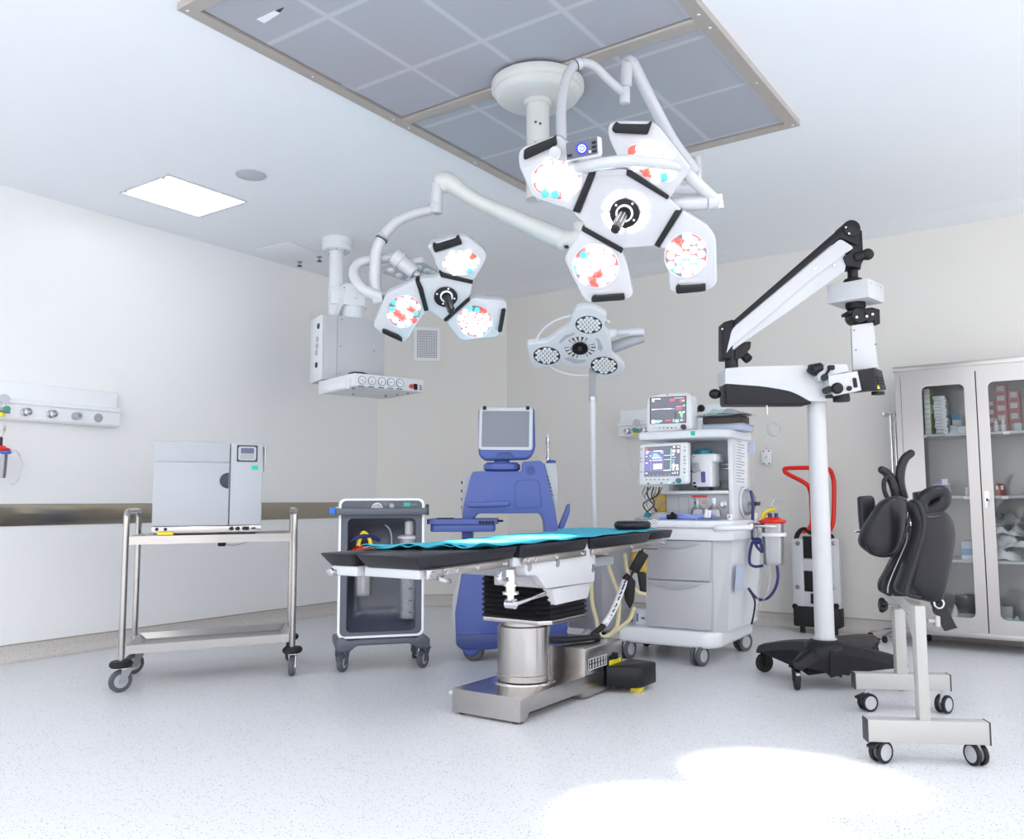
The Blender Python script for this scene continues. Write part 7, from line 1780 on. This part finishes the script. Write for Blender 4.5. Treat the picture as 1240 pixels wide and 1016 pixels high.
# gauge tray under the body
ft = Fr(*at_depth(429, 460, D - .35).xy, 74)
def T_(x, y, d=0.0): q = ft.p(x, y, d); return ft.o + ft.u * q.x + ft.d * q.y + Z * q.z
zt2, zb2 = ft.p(429, 451.5).z, ft.p(429, 467.5).z
uR2 = ft.p(513, 469).x
dl = ft.side(379.5, 458, 0).y
def TB(mb, u0, u1, d0, d1, z0, z1, bev=0.0):
    c = [ft.o + ft.u * u + ft.d * d + Z * z for u in (u0, u1) for d in (d0, d1) for z in (z0, z1)]; return mb.hexa(c, bev)
dl = min(max(dl, .3), .55)
m = TB(MB(), 0, uR2, 0, dl, zb2 + .0, zt2, .004); tr = m.build('gauge_tray', 'machine_white', t, world=True)
zm = (zt2 + zb2) / 2
m = TB(MB(), -.014, .0, .05, dl - .03, zb2 - .012, zm + .012, .003); m.build('tray_rail', 'machine_white', tr, world=True)
m = TB(MB(), -.024, -.012, .09, dl - .14, zb2 - .004, zm - .006, .003); m.build('rail_cover', 'paper', tr, world=True)
for q, x in enumerate((437.5, 449.5, 461.5, 472.5, 483.5)):
    c = T_(x, 461.5 + q * .9 - 1.0); m = MB(); m.lathe([(.0, 0), (.029, 0), (.031, .004), (.031, .010), (.028, .013), (.0, .011)], c, -ft.d, 26); m.m(1).torus(c - ft.d * .0115, -ft.d, .0285, .0022, 26, 6)
    r_ = R(-50 + 40 * q); v = ft.u * math.sin(r_) + Z * math.cos(r_); m.m(1).obox(c - ft.d * .0125 - v * .006, (v, v.cross(ft.d), ft.d), (.013, .0016, .0006))
    m.m(1).obox(c - ft.d * .001 - Z * .042, (ft.u, Z, ft.d), (.024, .003, .001))
    m.build('pressure_gauge', ['paper', 'dark_grey'], tr, world=True)
c = T_(497.5, 468); m = MB(); m.lathe([(0, 0), (.021, 0), (.021, .006), (.016, .007), (0, .007)], c, -ft.d, 22); m.m(1).lathe([(0, .007), (.015, .007), (.014, .02), (0, .022)], c, -ft.d, 20); m.build('alarm_button', ['dull_chrome', 'red'], tr, world=True)
c = T_(503, 468.5); MB().obox(c, (ft.u, Z, ft.d), (.015, .022, .008), .002).build('rocker_switch', 'black_plastic', tr, world=True)
c = T_(509, 469.5); m = MB(); m.obox(c, (ft.u, Z, ft.d), (.015, .026, .003), .001)
m.m(1)
for q in range(3): m.obox(c - ft.d * .003 + Z * (.014 - .014 * q), (ft.u, Z, ft.d), (.011, .004, .001))
m.build('rating_plate', ['paper', 'dark_grey'], tr, world=True)
for x, y in ((428, 477), (467, 479), (481, 478), (494, 476), (428, 470)):
    MB().lathe([(0, 0), (.008, 0), (.007, -.006), (0, -.007)], at_z(x, y, zb2), Z, 8).build('screw', 'dark_grey', tr, world=True)
c = T_(439, 452); m = MB(); m.prism([T_(x, y, .05) + Z * 0 for x, y in ((429, 450), (439, 450.5), (447, 453.5), (438, 453.5))], ft.d * .1); m.build('black_strap', 'black_plastic', tr, world=True)
# the third white plate seen between head and tray is the pendant shelf lamp
# ------------------------------------------------------------------ twin surgical lights on one ceiling column
cm = at_z(651, 100, ZC - .03)
t = thing('ceiling_surgical_light', 'large lit surgical light with four petals and control panel, nearest below the ceiling panel', 'surgical light', (cm.x, cm.y, ZC - .03))
zc = ZC - .035
m = MB(); m.lathe([(0, zc), (.215, zc), (.222, zc - .006), (.222, zc - .035), (.214, zc - .046), (.206, zc - .05), (.198, zc - .07), (.18, zc - .084), (.12, zc - .09), (.085, zc - .091), (0, zc - .091)], (cm.x, cm.y, 0), Z, 48)
cn = m.build('ceiling_canopy', 'cream_plastic', t, world=True, smooth=40)
pole_b = at_depth(650, 236, 3.95); zpb = pole_b.z
m = MB(); m.lathe([(0, zpb + .06), (.052, zpb + .06), (.052, zc - .30), (.055, zc - .30), (.055, zc - .115), (.066, zc - .113), (.066, zc - .09), (0, zc - .09)], (cm.x, cm.y, 0), Z, 32); m.build('column', 'cream_plastic', t, world=True, smooth=30)
k = MB()
for x, y in ((642, 133), (661, 135), (641.5, 160), (660, 163)):
    p = at_depth(x, y, 3.9); v = V((p.x - cm.x, p.y - cm.y, 0)).normalized(); k.cyl(V((cm.x, cm.y, p.z)) + v * .052, V((cm.x, cm.y, p.z)) + v * .0575, .006, seg=8)
k.build('screw', 'dark_grey', cn, world=True)
# hub where the extension arms turn
m = MB(); m.lathe([(0, zpb + .02), (.05, zpb + .02), (.058, zpb + .01), (.058, zpb + .06), (.053, zpb + .065), (.058, zpb + .07), (.058, zpb + .13), (.053, zpb + .14), (0, zpb + .14)], (cm.x, cm.y, 0), Z, 32); m.build('arm_hub', 'cream_plastic', t, world=True)

HD_ = 3.3
n1 = (RGT * -.19 - UPV * .40 - FWD * .9)
P1 = Pl(at_depth(757, 258, HD_), n1)
S1 = .33465
def H1(zx, zy, h=0.0): return P1.p(560 + zx * S1, 40 + zy * S1, h)
pl_n = P1.n
hub = [(478, 503), (500, 496), (590, 494), (602, 500), (748, 598), (792, 640), (788, 660), (702, 772), (685, 772), (590, 778), (575, 782), (442, 708), (440, 690), (400, 652), (404, 640)]
m = MB(); m.prism(round3([H1(x, y, .0) for x, y in hub], .015, 3), -P1.n * .055, .010, 3); body = m.build('lamp_body', 'white_gloss', t, world=True, smooth=40)
def petal(Hf, Pf, parent, outline, led, r1, r2, tilt, grip, bar, seed, lift=.0, rings=2, th=.055, rnd=.02, gh=.02, glow=True):
    m = MB(); m.prism(round3([Hf(x, y, lift) for x, y in outline], rnd, 4), -Pf.n * th, .010, 3); p = m.build('petal', 'white_gloss', parent, world=True, smooth=40)
    led_disc(p, lambda x, y, h: Hf(x, y, h + lift), led, r1, r2, rings, tilt, ('led_tray', 'led_white', 'led_red', 'led_teal') if glow else ('dark_grey', 'led_clear'), seedv=seed)
    m = MB(); m.ring([Hf(led[0] + (r1 * 1.05) * math.cos(q) * math.cos(tilt) - r2 * 1.05 * math.sin(q) * math.sin(tilt), led[1] + r1 * 1.05 * math.cos(q) * math.sin(tilt) + r2 * 1.05 * math.sin(q) * math.cos(tilt), lift) for q in [2 * PI * k / 36 for k in range(36)]],
        [Hf(led[0] + r1 * math.cos(q) * math.cos(tilt) - r2 * math.sin(q) * math.sin(tilt), led[1] + r1 * math.cos(q) * math.sin(tilt) + r2 * math.sin(q) * math.cos(tilt), lift) for q in [2 * PI * k / 36 for k in range(36)]], Pf.n * .003); m.build('led_rim', 'white_plastic', p, world=True)
    if grip:
        m = MB(); m.prism(round3([Hf(x, y, lift + gh) for x, y in grip], .006, 3), -Pf.n * (gh + .012), .006, 2); m.build('grip', 'black_plastic', p, world=True)
    if bar:
        m = MB(); m.prism(round3([Hf(x, y, .008) for x, y in bar], .003, 2), -Pf.n * .06, .003, 2); m.build('hinge_bar', 'black_plastic', p, world=True)
    return p
petal(H1, P1, t, [(203, 430), (222, 412), (345, 368), (430, 440), (470, 500), (402, 648), (385, 640), (268, 602), (250, 585), (236, 555), (203, 480)], (341, 532), 88, 70, .1, [(222, 424), (232, 416), (326, 378), (336, 368), (341, 404), (330, 412), (226, 460), (220, 452)], [(458, 503), (484, 505), (425, 653), (398, 645)], 11)
petal(H1, P1, t, [(527, 335), (548, 320), (690, 322), (716, 345), (826, 486), (822, 500), (750, 598), (735, 596), (612, 505), (570, 470), (527, 375)], (686, 470), 98, 52, .55, [(544, 336), (556, 320), (566, 329), (668, 331), (680, 320), (686, 322), (670, 368), (550, 362), (540, 352)], [(594, 498), (612, 497), (749, 590), (742, 604), (592, 514)], 12)
petal(H1, P1, t, [(792, 642), (812, 650), (885, 695), (918, 740), (922, 905), (905, 925), (860, 942), (770, 946), (750, 930), (742, 800), (734, 785), (702, 774)], (809, 803), 74, 80, .5, [(772, 918), (782, 912), (790, 917), (868, 913), (880, 909), (881, 934), (872, 936), (778, 945), (772, 938)], [(770, 642), (796, 642), (712, 778), (694, 768)], 13)
petal(H1, P1, t, [(434, 704), (578, 790), (598, 845), (617, 945), (606, 962), (580, 968), (480, 978), (448, 974), (430, 950), (369, 822), (372, 806), (398, 762)], (483, 842), 81, 77, .2, [(466, 958), (476, 950), (486, 953), (572, 946), (584, 944), (588, 966), (578, 968), (474, 975), (466, 972)], [(432, 702), (446, 704), (582, 780), (576, 798), (430, 716)], 14)
# grey bracket slots on the grips and the body
for L in ([(218, 464), (226, 482), (336, 436), (338, 408)], [(556, 368), (566, 388), (688, 388), (668, 370)], [(778, 905), (792, 890), (882, 884), (880, 906)], [(452, 942), (460, 938), (580, 926), (584, 942)], [(470, 505), (482, 520), (590, 512), (598, 498)]):
    MB().prism([H1(x, y, .0025) for x, y in L], -P1.n * .004).build('recess', 'soft_grey', body, world=True)
# centre lamp and sterile handle
for q in range(4):
    a0 = R(8 + 90 * q); L = [H1(590 + 86 * math.cos(a0 + R(74) * k / 10), 646 + 78 * math.sin(a0 + R(74) * k / 10), .001) for k in range(11)] + [H1(590 + 58 * math.cos(a0 + R(74) * (10 - k) / 10), 646 + 54 * math.sin(a0 + R(74) * (10 - k) / 10), .001) for k in range(11)]
    MB().prism(L, P1.n * .002).build('centre_light', 'led_white', body, world=True)
m = MB(); m.prism([H1(588 + 55 * math.cos(q), 650 + 54 * math.sin(q), .0) for q in [2 * PI * k / 32 for k in range(32)]], P1.n * .016, .004); hb = m.build('handle_hub', 'black_plastic', body, world=True)
m = MB(); c = H1(586, 652, .016); m.lathe([(.026, 0), (.034, 0), (.034, .006), (.026, .008)], c, P1.n, 28)
for q in range(4): m.lathe([(0, 0), (.005, 0), (0, .003)], H1(588 + 42 * math.cos(PI / 2 * q + .7), 650 + 42 * math.sin(PI / 2 * q + .7), .0165), P1.n, 8)
m.build('collar_ring', 'paper', hb, world=True)
e1 = at_depth(560 + 552 * S1, 40 + 712 * S1, HD_ - .17); c2 = H1(582, 655, .02)
m = MB(); ax = e1 - c2; m.lathe([(0, 0), (.019, 0), (.017, ax.length * .25), (.019, ax.length * .8), (.017, ax.length * .97), (.010, ax.length), (0, ax.length)], c2, ax, 20)
a_, b_, n_ = basis(ax)
for q in range(8): v = a_ * math.cos(q * PI / 4) + b_ * math.sin(q * PI / 4); m.m(1).obox(c2 + ax * .45 + v * .0175, (ax, v, ax.cross(v)), (ax.length * .3, .0015, .0016))
m.build('sterile_handle', ['black_plastic', 'mid_grey'], hb, world=True)
# control panel
def C1(zx, zy, D): return at_depth(560 + zx * S1, 40 + zy * S1, D)
pc = Pl(C1(438, 418, HD_ - .10), RGT * -.05 - UPV * .12 - FWD)
def G1(zx, zy, h=0.0): return pc.p(560 + zx * S1, 40 + zy * S1, h)
m = MB(); m.prism(round3([G1(372, 398), (G1(490, 372)), G1(504, 378), G1(507, 445), G1(376, 466)], [.006, .006, .012, .012, .006]), -pc.n * .05, .006, 2); cp = m.build('control_panel', 'white_plastic', t, world=True)
MB().prism([G1(x, y, .001) for x, y in ((374, 399), (487, 375), (490, 436), (377, 460))], pc.n * .002).build('display', 'cart_grey', cp, world=True)
m = MB(); c = G1(432, 418, .004); m.lathe([(0, 0), (.0225, 0), (.0225, .002), (0, .002)], c, pc.n, 30); m.m(1).torus(c + pc.n * .003, pc.n, .0125, .0018, 26, 6); m.m(1).torus(c + pc.n * .003, pc.n, .0045, .0014, 18, 6); m.build('power_dial', ['pix_blue', 'pix_white'], cp, world=True)
for x0, y0, x1, y1 in ((468, 390, 484, 402), (468, 406, 485, 418), (469, 422, 486, 433), (379, 438, 397, 450)):
    MB().prism(round3([G1(x, y, .004) for x, y in ((x0, y0 + 2), (x1, y0 - 1), (x1, y1 - 3), (x0, y1))], .002), pc.n * .003, .001).build('button', 'black_plastic', cp, world=True)
MB().lathe([(0, 0), (.004, 0), (0, .003)], G1(461, 429, .004), pc.n, 10).build('indicator', 'pix_white', cp, world=True)
# yoke tubes
m = MB(); m.tube([C1(398, 486, HD_ - .05), C1(376, 460, HD_ + .0), C1(360, 420, HD_ + .05), C1(358, 360, HD_ + .10), C1(358, 280, HD_ + .18), C1(364, 220, HD_ + .22), C1(378, 160, HD_ + .26), C1(405, 118, HD_ + .29), C1(440, 108, HD_ + .30), C1(480, 122, HD_ + .32), C1(530, 170, HD_ + .34), C1(588, 222, HD_ + .36)], [.022, .022, .021, .020, .019, .019], 16); m.build('yoke_tube', 'white_gloss', t, world=True)
m = MB(); c = C1(415, 118, HD_ + .29); m.cyl(C1(404, 119, HD_ + .29), C1(425, 110, HD_ + .30), .0235, seg=20); m.build('yoke_collar', 'white_plastic', t, world=True)
m = MB(); m.torus(C1(409, 117, HD_ + .29), C1(425, 110, HD_ + .30) - C1(404, 119, HD_ + .29), .0225, .0025, 20, 6); m.build('ring_gap', 'dark_grey', t, world=True)
c = C1(334, 434, HD_ - .08); m = MB(); m.cyl(C1(345, 425, HD_ + .02), c, .024, seg=22, bev=.005); m.build('pivot_pin', 'white_gloss', t, world=True)
m = MB(); m.tube([C1(400, 492, HD_ - .06), C1(440, 486, HD_ - .13), C1(520, 470, HD_ - .18), C1(620, 462, HD_ - .18), C1(720, 472, HD_ - .14), C1(790, 492, HD_ - .08), C1(850, 545, HD_ - .04), C1(925, 612, HD_ - .02)], [.021, .022, .022, .022, .023, .022], 16); m.build('yoke_bow', 'white_gloss', t, world=True)
m = MB(); m.cyl(C1(750, 622, HD_ + .01), C1(888, 614, HD_ - .02), .030, .024, seg=24, bev=.004); m.cyl(C1(885, 614, HD_ - .02), C1(922, 612, HD_ - .02), .028, seg=24, bev=.005); m.build('side_pivot', 'white_gloss', t, world=True)
m = MB(); m.cyl(C1(928, 585, HD_ - .03), C1(934, 635, HD_ - .03), .013, seg=14); m.build('yoke_end_cap', 'white_plastic', t, world=True)
# knuckle, spring arm, elbow, extension
m = MB(); m.cyl(C1(588, 256, HD_ + .36), C1(588, 196, HD_ + .36), .023, seg=24, bev=.003); m.cyl(C1(590, 196, HD_ + .36), C1(596, 112, HD_ + .36), .026, seg=24); m.build('knuckle', 'white_gloss', t, world=True)
m = MB(); m.tube([C1(594, 116, HD_ + .36), C1(606, 108, HD_ + .37), C1(622, 128, HD_ + .38), C1(690, 260, HD_ + .42), C1(760, 390, HD_ + .48), C1(838, 500, HD_ + .55)], [.03, .032, .03, .027, .027, .03], 16); m.build('spring_arm', 'white_gloss', t, world=True)
el = C1(848, 505, HD_ + .56); m = MB(); m.cyl(el + Z * .07, el - Z * .10, .022, seg=20, bev=.003); m.build('elbow_joint', 'white_gloss', t, world=True)
m = MB(); h_ = V((cm.x, cm.y, zpb + .10)); m.tube([h_, h_.lerp(el - Z * .08, .5), el - Z * .08], [.04, .034, .026], 14); m.build('extension_arm', 'white_gloss', t, world=True)

# the second, smaller three-petal light on the same column
D2 = 4.0
S2 = .3052
t2 = thing('ceiling_surgical_light', 'smaller lit surgical light with three petals, left of the large one on a long arm', 'surgical light', tuple(at_depth(541, 357, D2)))
P2 = Pl(at_depth(541, 357, D2), RGT * .08 - UPV * .55 - FWD * .82)
def H2(zx, zy, h=0.0): return P2.p(360 + zx * S2, 190 + zy * S2, h)
def C2(zx, zy, D): return at_depth(360 + zx * S2, 190 + zy * S2, D)
pl_n = P2.n
m = MB(); m.prism(round3([H2(x, y) for x, y in ((478, 494), (500, 484), (548, 480), (562, 470), (580, 462), (696, 497), (688, 540), (680, 562), (590, 652), (575, 645), (528, 612), (514, 612))], .012, 3), -P2.n * .05, .008, 3); body = m.build('lamp_body', 'white_gloss', t2, world=True, smooth=40)
petal(H2, P2, t2, [(516, 358), (535, 345), (640, 313), (672, 318), (745, 375), (752, 398), (742, 425), (700, 496), (575, 462), (552, 440), (545, 410)], (650, 420), 72, 47, -.1, [(536, 352), (544, 347), (555, 350), (628, 328), (636, 316), (642, 318), (655, 346), (548, 380), (542, 374)], [(562, 460), (570, 461), (698, 493), (694, 505), (570, 478)], 21, gh=.018)
petal(H2, P2, t2, [(352, 545), (470, 492), (490, 495), (516, 605), (512, 615), (490, 640), (442, 722), (420, 738), (405, 735), (322, 695), (303, 675), (306, 660)], (423, 613), 67, 62, -.3, [(336, 688), (346, 688), (402, 712), (414, 722), (418, 736), (338, 700)], [(468, 493), (484, 491), (498, 520), (521, 610), (504, 614), (480, 528)], 22, gh=.018)
petal(H2, P2, t2, [(688, 562), (800, 570), (825, 575), (833, 592), (808, 700), (792, 716), (660, 731), (640, 722), (590, 655)], (704, 651), 67, 62, .2, [(812, 608), (828, 607), (812, 696), (798, 698), (797, 690)], [(678, 560), (686, 570), (590, 656), (580, 650), (585, 642)], 23, gh=.018)
for L in ([(776, 686), (794, 684), (796, 697), (780, 698)], [(548, 382), (556, 390), (660, 356), (655, 348)]): MB().prism([H2(x, y, .0025) for x, y in L], -P2.n * .004).build('recess', 'soft_grey', body, world=True)
m = MB(); m.prism([H2(589 + 47 * math.cos(q), 553 + 39 * math.sin(q)) for q in [2 * PI * k / 30 for k in range(30)]], P2.n * .014, .004); hb = m.build('handle_hub', 'black_plastic', body, world=True)
m = MB(); m.lathe([(.023, 0), (.030, 0), (.030, .005), (.023, .007)], H2(592, 553, .014), P2.n, 26)
for q in range(4): m.lathe([(0, 0), (.005, 0), (0, .003)], H2(589 + 36 * math.cos(PI / 2 * q + .3), 553 + 31 * math.sin(PI / 2 * q + .3), .0145), P2.n, 8)
m.build('collar_ring', 'paper', hb, world=True)
c2 = H2(594, 555, .014); e1 = C2(611, 614, D2 - .12); ax = e1 - c2
m = MB(); m.lathe([(0, 0), (.02, 0), (.017, ax.length * .3), (.019, ax.length * .85), (.014, ax.length), (0, ax.length)], c2, ax, 18); m.build('sterile_handle', 'black_plastic', hb, world=True)
# the camera module plate with lenses seen behind the petals
pb = Pl(C2(445, 460, D2 + .12), RGT * .05 - UPV * .9 - FWD * .42)
def B2(zx, zy, h=0.0): return pb.p(360 + zx * S2, 190 + zy * S2, h)
m = MB(); m.prism(round3([B2(x, y) for x, y in ((326, 458), (480, 418), (500, 417), (562, 458), (440, 499))], .012), -pb.n * .03, .005); pt_ = m.build('rear_petal', 'soft_grey', t2, world=True)
m = MB()
for x, y in ((372, 452), (405, 470), (430, 452), (450, 486), (480, 440), (515, 452), (500, 470), (535, 460)): m.lathe([(0, 0), (.02, 0), (.017, .004), (.01, .006), (0, .006)], B2(x, y, .001), pb.n, 16)
q_ = m.build('lens_array', 'led_clear', pt_, world=True); q_['kind'] = 'stuff'
# yoke of the small light
m = MB(); m.tube([C2(330, 556, D2 + .02), C2(262, 525, D2 + .0), C2(228, 480, D2 + .02), C2(226, 445, D2 + .04), C2(252, 418, D2 + .06), C2(320, 406, D2 + .08), C2(392, 398, D2 + .10)], [.026, .026, .024, .022, .022, .022], 16); m.build('yoke_tube', 'white_gloss', t2, world=True)
m = MB(); m.cyl(C2(385, 392, D2 + .05), C2(415, 416, D2 + .05), .042, seg=24, bev=.006); m.cyl(C2(412, 414, D2 + .05), C2(468, 462, D2 + .04), .036, .034, seg=24, bev=.004); m.cyl(C2(468, 462, D2 + .04), C2(482, 474, D2 + .04), .016, seg=16); m.build('yoke_joint', 'white_gloss', t2, world=True)
m = MB(); m.cyl(C2(300, 566, D2 + .02), C2(340, 562, D2 + .02), .022, seg=18, bev=.003); m.build('pivot', 'white_gloss', t2, world=True)
m = MB(); m.tube([C2(318, 562, D2 + .03), C2(309, 520, D2 + .04), C2(309, 440, D2 + .04), C2(318, 365, D2 + .05), C2(345, 310, D2 + .06), C2(395, 258, D2 + .07), C2(460, 228, D2 + .08), C2(545, 207, D2 + .08)], [.031, .028, .027, .025, .024, .024], 16); m.build('bow_tube', 'white_gloss', t2, world=True)
m = MB(); m.torus(C2(334, 328, D2 + .055), C2(345, 310, D2 + .06) - C2(325, 345, D2 + .05), .028, .0035, 22, 6); m.build('ring_gap', 'dark_grey', t2, world=True)
m = MB(); m.torus(C2(339, 317, D2 + .055), C2(345, 310, D2 + .06) - C2(325, 345, D2 + .05), .028, .005, 22, 6); m.build('yoke_collar', 'light_grey', t2, world=True)
m = MB(); m.cyl(C2(549, 225, D2 + .08), C2(551, 186, D2 + .08), .032, seg=24, bev=.004); m.cyl(C2(551, 186, D2 + .08), C2(556, 105, D2 + .08), .029, seg=24); m.build('knuckle', 'white_gloss', t2, world=True)
L2_ = [C2(554, 112, D2 + .08), C2(575, 100, D2 + .08), C2(610, 108, D2 + .08), C2(700, 168, D2 + .08), C2(850, 238, D2 + .08), C2(1000, 305, D2 + .08), C2(1060, 330, D2 + .08)]
m = MB(); m.tube(L2_, [.03, .046, .05, .036, .034, .04, .046, .044], 18); m.ell(L2_[-1], (.05, .05, .05)); m.ell(C2(592, 106, D2 + .08), (.045, .045, .045)); m.build('spring_arm', 'cream_plastic', t2, world=True)
m = MB(); m.prism([C2(x, y, D2 + .03) for x, y in ((1058, 352), (1074, 350), (1078, 358), (1064, 360))], FWD * .04); m.build('arm_stop', 'black_plastic', t2, world=True)
el = C2(1130, 300, D2 + .10); m = MB(); m.cyl(C2(1122, 340, D2 + .10), C2(1122, 262, D2 + .10), .036, seg=22, bev=.004); m.tube([L2_[-1], C2(1122, 312, D2 + .10)], [.044, .036], 14, smooth=False); m.build('elbow_joint', 'cream_plastic', t2, world=True)
h_ = V((cm.x, cm.y, zpb + .04)); m = MB(); m.tube([h_, at_depth(700, 222, 3.95), at_depth(735, 245, 4.0), at_depth(728, 268, 4.06), C2(1122, 285, D2 + .10)], [.042, .036, .034, .034, .034], 14); m.build('extension_arm', 'cream_plastic', t2, world=True)
# ------------------------------------------------------------------ light
for (x, y), lb in zip(((0.45, 3.3), (-0.45, 1.15), (-3.1, -0.7), (0.9, -0.2), (-1.9, -0.5)), ('beyond the right edge of the photo', 'above the photographer, right one', 'near left behind the photographer', 'near right behind the photographer', 'above the photographer, left one')):
    ceiling_light(x, y, 'added unseen fill panel in the ceiling, ' + lb, 'added_fill_panel')  # added panels out of view that brighten the near floor and room
w = bpy.data.worlds.new('world'); SC.world = w; w.use_nodes = True
w.node_tree.nodes['Background'].inputs[0].default_value = (.97, .985, 1, 1)
w.node_tree.nodes['Background'].inputs[1].default_value = .92
def spot(name, p, tgt, power, size, blend=.4, rad=.05, col=(1, .99, .97)):
    l = bpy.data.lights.new(name, 'SPOT'); l.energy = power; l.spot_size = R(size); l.spot_blend = blend; l.shadow_soft_size = rad; l.color = col
    o = bpy.data.objects.new(name, l); COL.objects.link(o); o.location = V(p)
    o.rotation_euler = (V(tgt) - V(p)).to_track_quat('-Z', 'Y').to_euler()
    return o
spot('small_lamp_beam', H2(704, 651, .06), at_z(950, 938, 0), 120, 18, .45, .05)
spot('small_lamp_beam', H2(704, 651, .08), at_z(830, 1004, 0), 130, 22, .5, .05)
spot('small_lamp_beam', H2(600, 600, .12), V((-2.38, 3.22, .8)), 420, 20, .9, .05)
spot('small_lamp_beam', H2(650, 560, .12), V((-2.36, 3.58, .8)), 420, 20, .9, .05)
vs = SC.view_settings
SC.display_settings.display_device = 'sRGB'
vs.view_transform = 'Standard'; vs.look = 'None'; vs.gamma = 1.0; vs.use_curve_mapping = False
vs.exposure = 1.33
